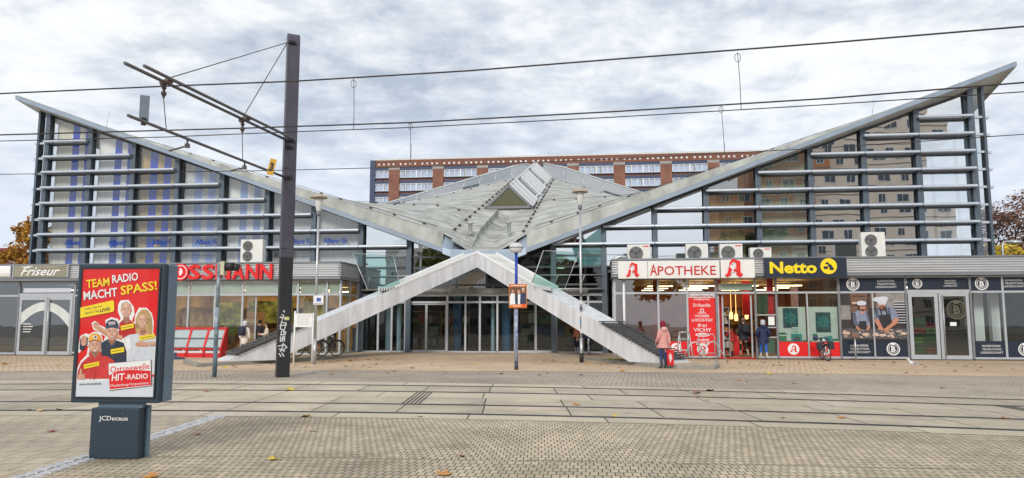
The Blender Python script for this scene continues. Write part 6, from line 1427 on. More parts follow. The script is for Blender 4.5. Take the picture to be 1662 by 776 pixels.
def person(label, p, rz, h=1.72, jacket=(.1,.1,.1), legs=(.05,.06,.1), shoe=(.1,.1,.1), hat=None, hair=None, pose=None, bulk=1.0, long=0.0, hood=None, jvar=.1, jscale=8, tonemat=None, group=None):
    t = thing('person', label, 'person', p, rz, group); J = {}
    J['pel']=(0,0,.95); J['spi']=(0,.01,1.15); J['che']=(0,.02,1.34); J['nec']=(0,.01,1.47); J['jaw']=(0,-.015,1.545); J['hea']=(0,-.005,1.63); J['top']=(0,.0,1.70); J['nos']=(0,-.115,1.615)
    for s, n in ((-1,'r'),(1,'l')):
        J['sh'+n]=(s*.17,.02,1.40); J['el'+n]=(s*.225,.03,1.13); J['wr'+n]=(s*.235,-.05,.90); J['pa'+n]=(s*.235,-.075,.835)
        J['hi'+n]=(s*.09,0,.90); J['kn'+n]=(s*.10,-.02,.50); J['an'+n]=(s*.10,.02,.085); J['to'+n]=(s*.115,-.14,.035); J['ea'+n]=(s*.088,0,1.62)
    if pose: J.update(pose)
    R = {'pel':.135,'spi':.125,'che':.14,'nec':.052,'jaw':.068,'hea':.092,'top':.055,'nos':.016}
    for n in 'rl': R.update({'sh'+n:.068,'el'+n:.046,'wr'+n:.030,'pa'+n:.034,'hi'+n:.095,'kn'+n:.06,'an'+n:.042,'to'+n:.036,'ea'+n:.016})
    E = [('pel','spi'),('spi','che'),('che','nec'),('nec','jaw'),('jaw','hea'),('hea','top'),('hea','nos')]
    for n in 'rl': E += [('che','sh'+n),('sh'+n,'el'+n),('el'+n,'wr'+n),('wr'+n,'pa'+n),('pel','hi'+n),('hi'+n,'kn'+n),('kn'+n,'an'+n),('an'+n,'to'+n),('hea','ea'+n)]
    # five fingers on each hand
    for s, n in ((-1,'r'),(1,'l')):
        w, q = Vector(J['wr'+n]), Vector(J['pa'+n]); d = (q-w).normalized(); a = d.cross(Vector((s,0,0))); a = a.normalized() if a.length > .1 else Vector((0,-1,0))
        for k, L_ in enumerate((.055,.075,.082,.076,.06)):
            off = a*(.028-.019*k) if k else a*.045
            b = q+off+d*(.03 if k else -.01); c = b+d*L_*.55+Vector((-s*.012,0,0))+(a*.02 if k == 0 else Vector()); e = c+d*L_*.4+Vector((-s*.02,0,0))
            for nm, v in (('f%d0'%k,b),('f%d1'%k,c),('f%d2'%k,e)): J[nm+n] = tuple(v); R[nm+n] = .0095
            E += [('pa'+n,'f%d0'%k+n),('f%d0'%k+n,'f%d1'%k+n),('f%d1'%k+n,'f%d2'%k+n)]
    names = list(J); idx = {n:i for i,n in enumerate(names)}
    k = h/1.76; V = [tuple(Vector(J[n])*k) for n in names]
    def zone(n):
        if n[:2] in ('hi','kn','pe'): return 1
        if n[:2] in ('an','to'): return 2
        if n[:2] in ('sp','ch','sh','el'): return 3
        return 0
    hx = lambda c: ''.join('%02x' % int(min(1,q)*255) for q in c)
    skin = mat('skin_tone', (.52,.30,.21), .55, var=.06); tm = mat('trousers_'+hx(legs), legs, .8, var=.15, scale=9, bump=.2, bscale=12); sm = mat('shoe_'+hx(shoe), shoe, .6); jm = mat('jacket_'+hx(jacket), jacket, .75, var=jvar, scale=jscale, bump=.35, bscale=14)
    skinned('body', V, [(idx[a],idx[b]) for a,b in E], [R[n]*k for n in names], idx['pel'], [skin,tm,sm,jm], [zone(n) for n in names], t)
    # jacket: its own surface over trunk and arms
    C = ['hem','pel','spi','che','col','shr','elr','wrr','shl','ell','wrl']; JJ = dict(J); JJ['hem'] = tuple(Vector(J['pel'])+Vector((0,0,-.12-long))); JJ['col'] = tuple(Vector(J['nec'])+Vector((0,0,-.015)))
    for n in 'rl': JJ['wr'+n] = tuple(Vector(J['el'+n]).lerp(Vector(J['wr'+n]), .95))
    RR = {'hem':(.185*bulk,.15*bulk),'pel':(.18*bulk,.15*bulk),'spi':(.17*bulk,.15*bulk),'che':(.18*bulk,.155*bulk),'col':.075}
    for n in 'rl': RR.update({'sh'+n:.086*bulk,'el'+n:.066*bulk,'wr'+n:.05*bulk})
    ci = {n:i for i,n in enumerate(C)}
    CE = [('hem','pel'),('pel','spi'),('spi','che'),('che','col')]+[e for n in 'rl' for e in (('che','sh'+n),('sh'+n,'el'+n),('el'+n,'wr'+n))]
    rr = [tuple(x*k for x in RR[n]) if isinstance(RR[n],tuple) else RR[n]*k for n in C]
    skinned('jacket', [tuple(Vector(JJ[n])*k) for n in C], [(ci[a],ci[b]) for a,b in CE], rr, ci['pel'], [jm], [0]*len(C), t)
    hc = Vector(J['hea'])*k
    if hair: mb = MB(); mb.ball((hc.x,hc.y+.018,hc.z+.025), .105*k, 12, (1,1.02,1.02)); mb.build('hair', mat('hair_'+hx(hair), hair, .7, var=.3, scale=20), t); 
    if hat: mb = MB(); mb.ball((hc.x,hc.y+.012,hc.z+.045), .116*k, 12, (1,1.03,1.0)); mb.ball((hc.x,hc.y+.03,hc.z-.03), .108*k, 12, (1,.9,.8)); mb.build('hat', mat('hat_'+hx(hat), hat, .85, var=.15, scale=25, bump=.3), t)
    if hood: nk = Vector(J['nec'])*k; mb = MB(); mb.ball((nk.x,nk.y+.085,nk.z+.0), .12*k, 10, (1.15,.75,.8)); mb.build('hood', mat('hood_'+hx(hood), hood, .8, var=.1), t)
    return t
def backpack(label, pt, colr, h=1.5, y=.27):
    b = thing('backpack', label, 'backpack', pt.matrix_basis @ Vector((0,y,h-.42)), pt.rotation_euler.z)
    mb = MB(); m = mat('bag_'+label[:4], colr, .7, var=.15, scale=8)
    mb.prof([(-.1,0),(.09,0),(.12,.1),(.11,.3),(.04,.42),(-.08,.42)], -.15, .15); mb.build('body', m, b, bevel=.03)
    mb = MB(); mb.prof([(.11,.05),(.16,.07),(.15,.2),(.11,.24)], -.11, .11); mb.build('pocket', m, b, bevel=.015)
    mb = MB()
    for s in (-.1,.1): mb.tube([(s,-.08,.38),(s,-.13,.44),(s*1.1,-.3,.36)], .014, 6)
    mb.build('strap', m, b); return b
def atg(u, v, z=0): p = gnd(u, v, z); return Vector((p.x,p.y,z))
pk = person('woman in a pale pink quilted jacket and dark red knitted hat, back half turned', atg(1077,598.5), radians(205), 1.68, (.68,.33,.30), (.03,.05,.16), (.03,.035,.06), hat=(.22,.012,.03), pose={'wrr':(-.22,.10,.88),'par':(-.21,.11,.81),'elr':(-.235,.05,1.13),'wrl':(.17,-.22,.96),'pal':(.13,-.27,.90),'anl':(.12,.05,.085),'tol':(.14,-.10,.035)}, bulk=1.08, long=.02, hood=(.72,.42,.38), jvar=.16, jscale=14)
bag = thing('shopping_bag', 'bright red carrier bag with white print held by the woman in pink', 'shopping bag', pk.location + Matrix.Rotation(radians(205),3,'Z') @ Vector((-.215,.12,.12)), pk.rotation_euler.z+radians(165))
bag.scale = (.72,.8,1.1)
mb = MB(); mb.hexa([(-.16,-.07,0),(.16,-.07,0),(.16,.07,0),(-.16,.07,0),(-.18,-.05,.5),(.18,-.05,.5),(.18,.05,.5),(-.18,.05,.5)]); mb.build('bag', red, bag, bevel=.02)
mb = MB(); mb.tube([(-.07,0,.5),(-.04,0,.66),(.04,0,.66),(.07,0,.5)], .012, 6); mb.build('handle', red, bag)
mb = MB()
for (x,z,w,h) in ((-.05,.08,.05,.34),(.02,.16,.04,.2),(-.1,.2,.03,.16)):
    for y in (-.078,.068): mb.prism([(x,z),(x+w,z+.05),(x+w*.6,z+h),(x-w*.2,z+h*.8)], y, y+.01)
mb.build('print', wht, bag)
wc = person('person in a long cream coat and white woolly hat seen from behind, maroon trousers', Lw(X(398,-1.1),-1.1,.0), radians(180-8), 1.70, (.80,.76,.68), (.10,.015,.05), (.05,.05,.05), hat=(.62,.63,.66), bulk=1.12, long=.22)
backpack('navy blue backpack on the cream coated shopper at the drugstore door', wc, (.012,.018,.045), 1.45, .26)
ww = person('woman in a cream jacket with dark hair turning sideways beside the drugstore door', Lw(X(433,-.6),-.6,.05), radians(-68), 1.62, (.62,.52,.42), (.06,.06,.07), (.05,.05,.05), hair=(.05,.03,.025), pose={'wrr':(-.12,-.30,1.12),'par':(-.09,-.34,1.14),'elr':(-.25,-.02,1.12),'wrl':(.12,-.28,1.10),'pal':(.08,-.33,1.12)})
dk = person('person in dark clothes standing behind the woman in cream just inside the drugstore door', Lw(X(421,.7),.8,.05), radians(160), 1.74, (.025,.025,.03), (.03,.03,.035), (.03,.03,.03), hair=(.025,.018,.015))
mn = person('man in black walking into the pharmacy, one heel lifted', Lw(X(1207,.1),.25,.07), radians(182), 1.80, (.014,.018,.03), (.012,.013,.018), (.35,.27,.2), hair=(.16,.11,.08), pose={'knr':(-.10,.0,.5),'anr':(-.10,.26,.17),'tor':(-.11,.16,.04),'knl':(.10,-.14,.5),'anl':(.10,-.16,.085),'tol':(.11,-.32,.035)}, bulk=1.1)
backpack('black backpack worn by the man entering the pharmacy', mn, (.01,.013,.02), 1.52, .27)
nv = person('person in a puffy navy jacket and blue jeans with light hood walking towards the pharmacy', atg(1240,584), radians(176), 1.74, (.013,.022,.075), (.03,.13,.52), (.50,.46,.42), hat=(.50,.53,.60), pose={'anr':(-.11,.16,.10),'tor':(-.12,.02,.03),'knr':(-.10,.05,.5),'anl':(.10,-.12,.085),'tol':(.11,-.28,.035),'knl':(.09,-.1,.5),'ell':(.29,.03,1.14),'elr':(-.29,.03,1.14),'wrl':(.2,-.12,1.0),'wrr':(-.2,-.12,1.0),'pal':(.14,-.16,.98),'par':(-.14,-.16,.98)}, bulk=1.25, hood=(.016,.028,.085))
rd = person('shopper in a red top and tan trousers bending at the pharmacy shelf', Lw(X(1187,1.2),1.2,.05), radians(240), 1.58, (.42,.03,.025), (.42,.25,.16), (.05,.04,.04), hair=(.08,.05,.035), pose={'che':(0,-.08,1.30),'nec':(0,-.14,1.41),'jaw':(0,-.19,1.47),'hea':(0,-.22,1.55),'top':(0,-.23,1.62),'nos':(0,-.33,1.53),'ear':(-.088,-.21,1.54),'eal':(.088,-.21,1.54),'shl':(.17,-.07,1.35),'shr':(-.17,-.07,1.35),'ell':(.2,-.2,1.12),'elr':(-.2,-.2,1.12),'wrl':(.15,-.4,1.1),'pal':(.13,-.46,1.1),'wrr':(-.15,-.4,1.1),'par':(-.13,-.46,1.1)})
og = person('man in a rust brown jacket standing behind the right street lamp, drinking', atg(936,574,.14), radians(-60), 1.76, (.26,.075,.03), (.012,.018,.045), (.4,.4,.4), hair=(.10,.07,.05), pose={'wrr':(-.1,-.22,1.42),'par':(-.07,-.25,1.46),'elr':(-.26,-.12,1.2)})
# ================================================================== BICYCLES
tyre_m = mat('tyre', (.02,.02,.022), .7); rim_m = mat('rim_alu', (.5,.51,.52), .35, .7)
def bicycle(label, p, rz, colr, steer=0.0, basket=None, lean=0.0):
    t = thing('bicycle', label, 'bicycle', p, rz); t.rotation_euler = (lean, 0, rz)
    fm = mat('bike_%d' % int(sum(colr)*9999), colr, .35, .3, var=.08); r = .335; wb = 1.06
    F = [(0,0,r)]; 
    def wheel(c, ang):
        w = MB(); w.tube([(c[0]+cos(ang)*r*cos(k*pi/16), c[1]+sin(ang)*r*cos(k*pi/16), c[2]+r*sin(k*pi/16)) for k in range(32)], .02, 6, closed=True); o = w.build('wheel', tyre_m, t)
        s = MB(); s.tube([(c[0]+cos(ang)*(r-.03)*cos(k*pi/14), c[1]+sin(ang)*(r-.03)*cos(k*pi/14), c[2]+(r-.03)*sin(k*pi/14)) for k in range(28)], .011, 5, closed=True)
        for k in range(14): a = k*pi/7; s.tube([c,(c[0]+cos(ang)*(r-.03)*cos(a), c[1]+sin(ang)*(r-.03)*cos(a), c[2]+(r-.03)*sin(a))], .0028, 3, cap=False)
        s.tube([(c[0]-sin(ang)*.05,c[1]+cos(ang)*.05,c[2]),(c[0]+sin(ang)*.05,c[1]-cos(ang)*.05,c[2])], .025, 8); s.build('rim', rim_m, o)
        g = MB(); g.tube([(c[0]+cos(ang)*(r+.035)*cos(a), c[1]+sin(ang)*(r+.035)*cos(a), c[2]+(r+.035)*sin(a)) for a in [pi*.05+k*pi*.8/10 for k in range(11)]], .022, 6); g.build('mudguard', fm, t)
    wheel((0,0,r+.02), 0); hx_, hz = wb-.22, .86
    wheel((wb,0,r+.02), steer)
    m = MB(); bb_ = (.43,0,.29); st = (.27,0,.78); hd0, hd1 = (hx_-.02,0,.62), (hx_-.07,0,.82)
    for a, b, q in ((bb_,st,.018),(bb_,hd0,.02),((.33,0,.6),hd1,.018),((0,.06,r+.02),bb_,.012),((0,-.06,r+.02),bb_,.012),((0,.05,r+.02),(.31,0,.66),.010),((0,-.05,r+.02),(.31,0,.66),.010),(hd0,hd1,.024)): m.tube([a,b], q, 8)
    m.build('frame', fm, t)
    m = MB(); 
    for s in (-.05,.05): m.tube([(hx_-.02,s,.62),(hx_+.07,s,.58),(wb,s,r+.02)], .014, 6)
    m.build('fork', fm, t)
    m = MB(); m.tube([hd1,(hx_-.12,0,1.02)], .014, 8); hb = [(-.2,-.29),(-.08,-.27),(0,-.12),(.0,.0),(0,.12),(-.08,.27),(-.2,.29)]; m.tube([(hx_-.1+a,b,1.04) for a,b in hb], .014, 8); m.build('handlebar', chrome, t)
    m = MB()
    for s in (-1,1): m.tube([(hx_-.2,s*.27,1.04),(hx_-.33,s*.295,1.04)], .02, 8)
    m.build('grip', black, t)
    m = MB(); m.ball((.2,0,.93), .14, 10, (1.0,.62,.33)); m.tube([(.24,0,.7),(.21,0,.92)], .014, 6); m.build('saddle', black, t)
    m = MB(); m.tube([(.43,.06,.29),(.5,.08,.14)], .012, 6); m.tube([(.43,-.06,.29),(.36,-.08,.44)], .012, 6); m.ball((.5,.12,.13), .045, 6, (1,1.4,.4)); m.ball((.36,-.12,.45), .045, 6, (1,1.4,.4)); m.lathe([(.0,-.01),(.09,-.01),(.09,.01),(0,.01)],(0,0,0),4) if False else None; m.build('crank', alu_dark, t)
    m = MB()
    for s in (-.06,.06): m.tube([(-.25,s,.74),(.2,s,.74)], .008, 5); m.tube([(-.1,s,.74),(0,s,r+.02)], .008, 5)
    for x in (-.22,-.05,.12): m.tube([(x,-.06,.74),(x,.06,.74)], .007, 5)
    m.build('luggage_rack', alu_dark, t)
    m = MB(); m.lathe([(.0,0),(.05,.0),(.06,.04),(.03,.08)], (hx_+.0,0,.84), 10); m.build('front_light', wht, t)
    if basket == 'bags':
        for s in (-1,1): m = MB(); m.box(hx_-.02,hx_+.26,s*.11-.0 if s > 0 else -.34,s*.34 if s > 0 else -.11,.48,.82); m.build('pannier', mat('pannier_black',(.02,.022,.03),.6,var=.15), t, bevel=.03)
    if basket == 'blue':
        m = MB(); m.box(-.28,.12,-.22,.22,.76,1.02); m.build('pannier', mat('pannier_blue',(.015,.03,.12),.6,var=.15), t, bevel=.03); m = MB(); m.ball((-.1,0,1.07), .16, 10, (1,1.1,.5)); m.build('rain_cover', mat('cover_light_blue',(.12,.32,.60),.5,var=.2), t)
    if basket == 'rear':
        m = MB(); m.box(-.3,.08,-.16,.16,.76,.98); m.build('basket', mat('basket_dark',(.04,.04,.045),.6,var=.2), t)
    return t
bike1 = bicycle('dark city bicycle standing under the left white leg, front wheel to the right', atg(510,578,.145), radians(-12), (.03,.045,.06), .1, None, radians(-4))
bike2 = bicycle('black bicycle half hidden behind the notice board posts', atg(481,579,.145), radians(10), (.03,.03,.035), .2, 'rear', radians(5))
bike3 = bicycle('bicycle with dark blue rear box parked beyond the right street lamp', atg(957,576,.145), radians(84), (.03,.03,.05), 0, 'blue', radians(3))
bike4 = bicycle('black loaded bicycle parked nose out before the star poster window', Lw(X(1343,-.9),-.9,.0), radians(-101), (.025,.025,.028), .25, 'bags', radians(6))
bike4.location = bike4.location + Vector((-.05,.55,0))
kb = MB(); kb.ball((.62,-.27,1.0), .15, 12, (1,.8,.7)); kb2 = kb.build('helmet', mat('helmet_navy',(.015,.03,.08),.35,var=.1), None); kb2.location = bike4.matrix_basis @ Vector((0.05,-.02,-.0)); kb2.rotation_euler = bike4.rotation_euler; tag(kb2, 'navy cycling helmet hanging on the handlebar of the loaded bicycle', 'helmet')
# ================================================================== GULL
p = atg(1481,599); gl_ = thing('gull', 'white and grey gull standing on the beige paving before the bakery door', 'bird', p, radians(200))
body_v = [(0,0,.20),(.08,0,.22),(-.10,0,.19),(-.22,0,.16),(.14,0,.29),(.17,0,.36),(.21,0,.355)]
o = skinned('body', body_v, [(0,1),(0,2),(2,3),(1,4),(4,5),(5,6)], [.075,.07,.06,.02,.042,.048,.03], 0, [mat('gull_white',(.74,.75,.76),.7,var=.05)], [0]*7, gl_, 2)
mb = MB(); mb.tube([(.23,0,.355),(.285,0,.345)], .013, 6, .004); mb.build('beak', mat('beak_yellow',(.7,.45,.08),.5), gl_)
mb = MB()
for s in (-1,1): mb.prism([(.06,.24),(-.06,.26),(-.26,.17),(-.06,.16)], s*.075-.01, s*.075+.01)
mb.build('wing', mat('gull_grey',(.36,.38,.41),.7,var=.1), gl_)
mb = MB()
for s in (-.03,.03): mb.tube([(0,s,.14),(.0,s,.01)], .007, 5); mb.prism([(-.01,0),(.07,0),(.05,.012),(-.01,.012)], s-.02, s+.02)
mb.build('legs', mat('gull_leg',(.6,.4,.3),.6), gl_)
mb = MB()
for s in (-1,1): mb.ball((.185,s*.044,.37), .008, 6)
mb.build('eyes', black, gl_)
# ================================================================== GOODS INSIDE
gmats = [mat('g_white',(.42,.40,.36),.5,var=.1), mat('g_red',(.32,.035,.03),.5,var=0), mat('g_yellow',(.42,.27,.06),.5,var=0), mat('g_green',(.10,.17,.05),.5,var=0), mat('g_blue',(.06,.09,.2),.5,var=0), mat('g_brown',(.16,.08,.045),.5,var=0), mat('g_orange',(.40,.16,.04),.5,var=0)]
wood_d = mat('shelf_wood', (.24,.15,.08), .6, var=.15, scale=3); shelf_w = mat('shelf_metal', (.45,.44,.42), .5, var=.05)
def shelf(label, x, y, w, h, z0, levels, pal, m, rz=0, wide=1.0):
    t = thing('product_shelf', label, 'shelf', Lw(x,y,z0), -A+rz, 'product shelves seen through the glass'); mb = MB()
    mb.box(-w/2,w/2,.36,.40,0,h); mb.box(-w/2,-w/2+.03,0,.36,0,h); mb.box(w/2-.03,w/2,0,.36,0,h)
    for k in range(levels+1): z = .08+(h-.12)*k/levels; mb.box(-w/2+.03,w/2-.03,0,.36,z-.012,z+.012)
    mb.build('frame', m, t); g_ = MB()
    for k in range(levels):
        z = .092+(h-.12)*k/levels; gap = (h-.12)/levels-.05; xx = -w/2+.05; 
        while xx < w/2-.1:
            n_ = random.choice((1,2,2,3)); bw = random.uniform(.05,.14)*wide; bh = gap*random.uniform(.35,.95); g_.mi = random.choice(pal)
            for q in range(n_):
                if xx+bw > w/2-.04: break
                g_.box(xx,xx+bw-.008,.03,.3,z,z+bh); xx += bw
            xx += random.uniform(0,.03)
    g_.build('goods', gmats, t); return t
for k, (u, y, lab) in enumerate(((320,5.5,'tall drugstore shelf behind the window nearest the signal pole'),(368,5.0,'drugstore shelf of bright goods behind the window left of the sliding door'),(432,6.2,'long drugstore shelf deep inside the open sliding door'),(508,4.0,'drugstore shelf behind the window right of the tram pole'))):
    shelf(lab, X(u,y), y, 2.3, 2.3, .12, 3, [0,5,3,3,6,5,5,2], wood_d, wide=2.6)
shelf('white shelf of boxed cosmetics just inside the pharmacy door', X(1173,1.0), 1.0, .62, 2.3, .06, 6, [0,0,0,1,6], shelf_w)
shelf('red backed pharmacy shelf behind the sales counter', X(1200,6.5), 6.6, 3.4, 2.4, .06, 5, [0,1,2,6,5], wood_d)
for u, y, lab in ((676,9.5,'market shelf seen through the left sliding doors of the entrance'),(722,10.5,'market shelf seen left of the blue inner pillar of the entrance'),(885,10,'market shelf seen through the right sliding doors of the entrance')):
    shelf(lab, X(u,y), y, 3.0, 2.2, .13, 3, [0,1,5,3,4,5,6], wood_d, wide=2.4)
w_ = thing('cardboard_display', 'brown cardboard display carton inside the drugstore doorway', 'display', Lw(X(408,1.6),1.6,.12), -A)
mb = MB(); mb.box(-.45,.45,-.3,.3,0,.75); mb.build('carton', mat('cardboard',(.33,.20,.10),.85,var=.12), w_); mb = MB(); mb.box(-.45,.45,.1,.3,.75,1.7); mb.build('backboard', mat('cardboard_light',(.42,.27,.14),.85,var=.1), w_); mb = MB(); mb.box(-.3,.3,.09,.10,1.0,1.5); mb.build('print', mat('g_brown2',(.2,.09,.05),.6,var=.3,scale=6), w_)
# bakery crates behind the door glass: every crate a thing
cr_cols = {'green':mat('crate_green',(.03,.22,.06),.5,var=.1),'dark green':mat('crate_dark_green',(.01,.09,.04),.5,var=.1),'red':mat('crate_red',(.45,.03,.02),.5,var=.1),'bright green':mat('crate_bright_green',(.10,.42,.05),.5,var=.1),'orange':mat('crate_orange',(.60,.10,.02),.5,var=.1)}
def crate(): 
    mb = MB(); a, b, h, q = .29, .19, .175, .012
    mb.box(-a,a,-b,b,0,q)
    for z0, z1 in ((q,.06),(.125,h)): mb.box(-a,a,-b,-b+q,z0,z1); mb.box(-a,a,b-q,b,z0,z1); mb.box(-a,-a+q,-b+q,b-q,z0,z1); mb.box(a-q,a,-b+q,b-q,z0,z1)
    for k in range(9): x = -a+.01+k*(2*a-.03)/8; mb.box(x,x+.014,-b,-b+q,.06,.125); mb.box(x,x+.014,b-q,b,.06,.125)
    return mb
cm = {}
ordn = ['bottom','second','third','fourth','fifth','sixth','seventh','top']
for st_, (u, seq) in enumerate(((1487,['dark green','green','dark green','bright green','dark green','red','dark green','green']),(1508,['dark green','orange','dark green','green','green','bright green','red']))):
    for k, c in enumerate(seq):
        if c not in cm:
            o = crate().build('bread_crate', cr_cols[c]); cm[c] = o.data
        else: o = bpy.data.objects.new('bread_crate', cm[c]); COL.objects.link(o)
        s_ = 1.5 if st_ else 1.25
        o.location = Lw(X(u,1.3)+random.uniform(-.02,.02), 1.3, .06+k*.178*1.25); o.rotation_euler = (0,0,-A); o.scale = (s_*.85,1.25,1.25)
        tag(o, '%s bread crate, %s of the %s stack behind the bakery door glass' % (c, ordn[k] if k < len(seq)-1 else 'top', 'left' if st_ == 0 else 'right'), 'crate', 'bread crates stacked in the bakery')
# ================================================================== BACKGROUND BUILDINGS
brick = brick_mat('red_brick', (.32,.125,.08), (.25,.095,.06), (.24,.18,.15), .9, .3, .04, stain=(.75,1.2), sscale=.35)
def brick_xz(m):       # the facade stands upright: swap axes for its brick pattern
    nt = m.node_tree; N = nt.nodes; L = nt.links
    tc = [n for n in N if n.bl_idname == 'ShaderNodeTexCoord'][0]; mp = [n for n in N if n.bl_idname == 'ShaderNodeMapping'][0]
    s = N.new('ShaderNodeSeparateXYZ'); c = N.new('ShaderNodeCombineXYZ'); L.new(tc.outputs['Object'], s.inputs[0]); L.new(s.outputs[0], c.inputs[0]); L.new(s.outputs[2], c.inputs[1]); L.new(s.outputs[1], c.inputs[2]); L.new(c.outputs[0], mp.inputs[0])
brick_xz(brick)
winw = mat('window_white', (.72,.73,.75), .5, var=.03); wing_ = glass('flat_window_glass', .25, (.80,.86,.95), wob=0); curt = mat('flat_curtain', (.66,.72,.82), .8, var=.2, scale=.5, stretch=(2,1,.05))
blue_trim = mat('dark_blue_trim', (.025,.045,.11), .5, var=.1)
D_ = 158.0
def apartment():
    P = dep(603,300,D_); t = thing('apartment_block', 'long red brick apartment block with white windows rising behind the hall roof', 'apartment block', (P.x,P.y,0), -A); sc = D_/FPX*1.003
    zt = dep(603,261,D_).z; L_ = 92; mod = 73.0*sc; ww_ = 54*sc; fl = 21.8*sc; n = 9
    mb = MB(); mb.box(0,L_,.35,14,0,zt-.0); mb.build('wall', brick, t)
    mb = MB(); mb.box(-.35,.75,-.12,14.2,0,zt+.05); mb.build('corner_trim', blue_trim, t)
    mb = MB(); mb.box(.8,L_,-.1,14,zt,zt+.35); mb.build('roof_edge', mat('roof_edge_white',(.62,.62,.62),.6), t)
    mb = MB(); mb.box(.8,L_,-.05,.35,zt-1.55,zt-.002); mb.build('parapet', mat('parapet_brick',(.20,.085,.055),.8,var=.2), t)
    sq = MB(); x = 1.4
    while x < L_: sq.box(x,x+.36,-.09,-.04,zt-1.08,zt-.70); x += 1.05 if int(x/4.7) == int((x+1.05)/4.7) else 1.55
    sq.build('parapet_blocks', winw, t)
    x0s = [(603+4.5, 632)] + [(651+73*k, 705+73*k) for k in range(n)]
    for (a, b) in x0s:
        xa, xb = (a-603)*sc, (b-603)*sc; xn = 18*sc
        p_ = MB(); p_.box(xb,xb+xn,-.12,.34,0,zt-2.1); p_.build('pier', brick, t); p_ = MB(); p_.box(xb-.05,xb+xn+.05,-.15,.3,zt-2.1,zt-1.56); p_.build('pier_cap', mat('pier_cap_grey',(.33,.32,.31),.8), t)
        for r in range(5):
            zc = zt-1.56-1.45-r*fl; h = 10.6*sc
            m_ = MB(); nn = 3 if b-a < 35 else 6; m_.mi = 0
            m_.box(xa,xb,-.02,.22,zc-h/2-.09,zc-h/2); m_.box(xa,xb,-.02,.22,zc+h/2,zc+h/2+.09)
            for q in range(nn+1): xx = xa+(xb-xa)*q/nn; wq = .16 if q == 3 and nn == 6 else .075; m_.box(xx-wq,xx+wq,-.02,.22,zc-h/2,zc+h/2)
            m_.mi = 1
            for q in range(nn): xl, xr = xa+(xb-xa)*q/nn+.08, xa+(xb-xa)*(q+1)/nn-.08; m_.face([(xl,.1,zc-h/2),(xr,.1,zc-h/2),(xr,.1,zc+h/2),(xl,.1,zc+h/2)])
            m_.mi = 2
            for q in range(nn):
                xl, xr = xa+(xb-xa)*q/nn+.08, xa+(xb-xa)*(q+1)/nn-.08; f = random.choice((.7,1,1,1,.85)); m_.face([(xl,.28,zc-h/2),(xl+(xr-xl)*f,.28,zc-h/2),(xl+(xr-xl)*f,.28,zc+h/2),(xl,.28,zc+h/2)])
            m_.build('window', [winw, wing_, curt], t)
            bl = MB(); bl.box(xa-.02,xb+.02,.0,.34,zc+h/2+.1,zc+h/2+.75); bl.box(xa-.02,xb+.02,.0,.34,zc-h/2-.25,zc-h/2-.1); bl.box((xa+xb)/2-.06,(xa+xb)/2+.06,.0,.34,zc-fl+h/2+.76,zc-h/2-.26); bl.build('blue_band', blue_trim, t)
    for k in range(7): mb = MB(); x = 5+k*12.5; mb.box(x,x+3.2,4,7,zt+.35,zt+.8); mb.build('roof_vent', mat('vent_grey',(.3,.3,.3),.7), t)
    return t
apartment()
# thin aerial masts on its roof
for u, v0, v1 in ((667,259,233),(1176,246,232)):
    P = dep(u, v0, 160); z1 = dep(u, v1, 160).z; t = thing('aerial_mast', 'thin aerial mast on the brick block roof, %s of the ridge skylight' % ('left' if u < 800 else 'right'), 'aerial', P)
    mb = MB(); mb.tube([(0,0,-.5),(0,0,z1-P.z)], .07, 5); mb.build('mast', alu_dark, t)
# red house far left
P = dep(-40,410,95); t = thing('house', 'low red walled house far behind the hairdresser at the left edge', 'house', (P.x,P.y,0), -A); zr = dep(8,408,95).z
mb = MB(); mb.box(-14,8.5,0,9,0,zr); mb.build('wall', mat('house_red',(.34,.085,.07),.85,var=.12,scale=.6), t); mb = MB(); mb.box(-14.3,8.8,-.3,9.3,zr,zr+.35); mb.build('roof', mat('house_roof_red',(.22,.05,.045),.8,var=.1), t)
mb = MB()
for k in range(6): x = -12.5+k*3.4; mb.box(x,x+1.2,-.05,.02,zr-2.6,zr-1.3)
mb.build('window', wing_, t)
# towers on the other side of the street: they stand behind the camera and are mirrored in the glass front
def tower(name_label, x0, x1, y, h, m, fl, bays, bands):
    p = Lw(x0, y, 0); t = thing('apartment_tower', name_label, 'apartment block', p, -A); w = x1-x0
    mb = MB(); mb.box(0,w,-14,0,0,h); mb.build('wall', m, t)
    n = int(h/fl); fr = MB(); gl_ = MB(); bd = MB()
    for r in range(n):
        z = 1.0+r*fl
        for b in range(bays):
            x = w*(b+.5)/bays; ww_ = w/bays*(.62 if b % 2 else .4)/2
            fr.box(x-ww_,x+ww_,.0,.06,z,z+1.5); gl_.box(x-ww_+.1,x-.05,.05,.09,z+.12,z+1.38); gl_.box(x+.05,x+ww_-.1,.05,.09,z+.12,z+1.38)
        if bands: bd.box(0,w,.0,.05,z-.75,z-.6)
    fr.build('window_frames', winw, t); gl_.build('window_panes', mat('tower_pane',(.06,.075,.09),.2,var=.2), t)
    if bands: bd.build('storey_band', mat('storey_band',(.22,.2,.18),.8), t)
    return t
tower('tall beige apartment tower across the street mirrored in the right wing glass', 39, 58, -84, 56, mat('tower_beige',(.82,.69,.57),.85,var=.08,scale=.3), 2.8, 6, True)
tower('rust coloured apartment slab across the street mirrored left of the beige tower', 24, 38.5, -82, 40, mat('tower_rust',(.52,.23,.12),.85,var=.15,scale=.3), 2.8, 5, True)
tower('long pale apartment slab across the street mirrored in the shop windows', -34, 2, -92, 15, mat('tower_pale',(.42,.41,.39),.85,var=.08,scale=.3), 2.8, 10, False)
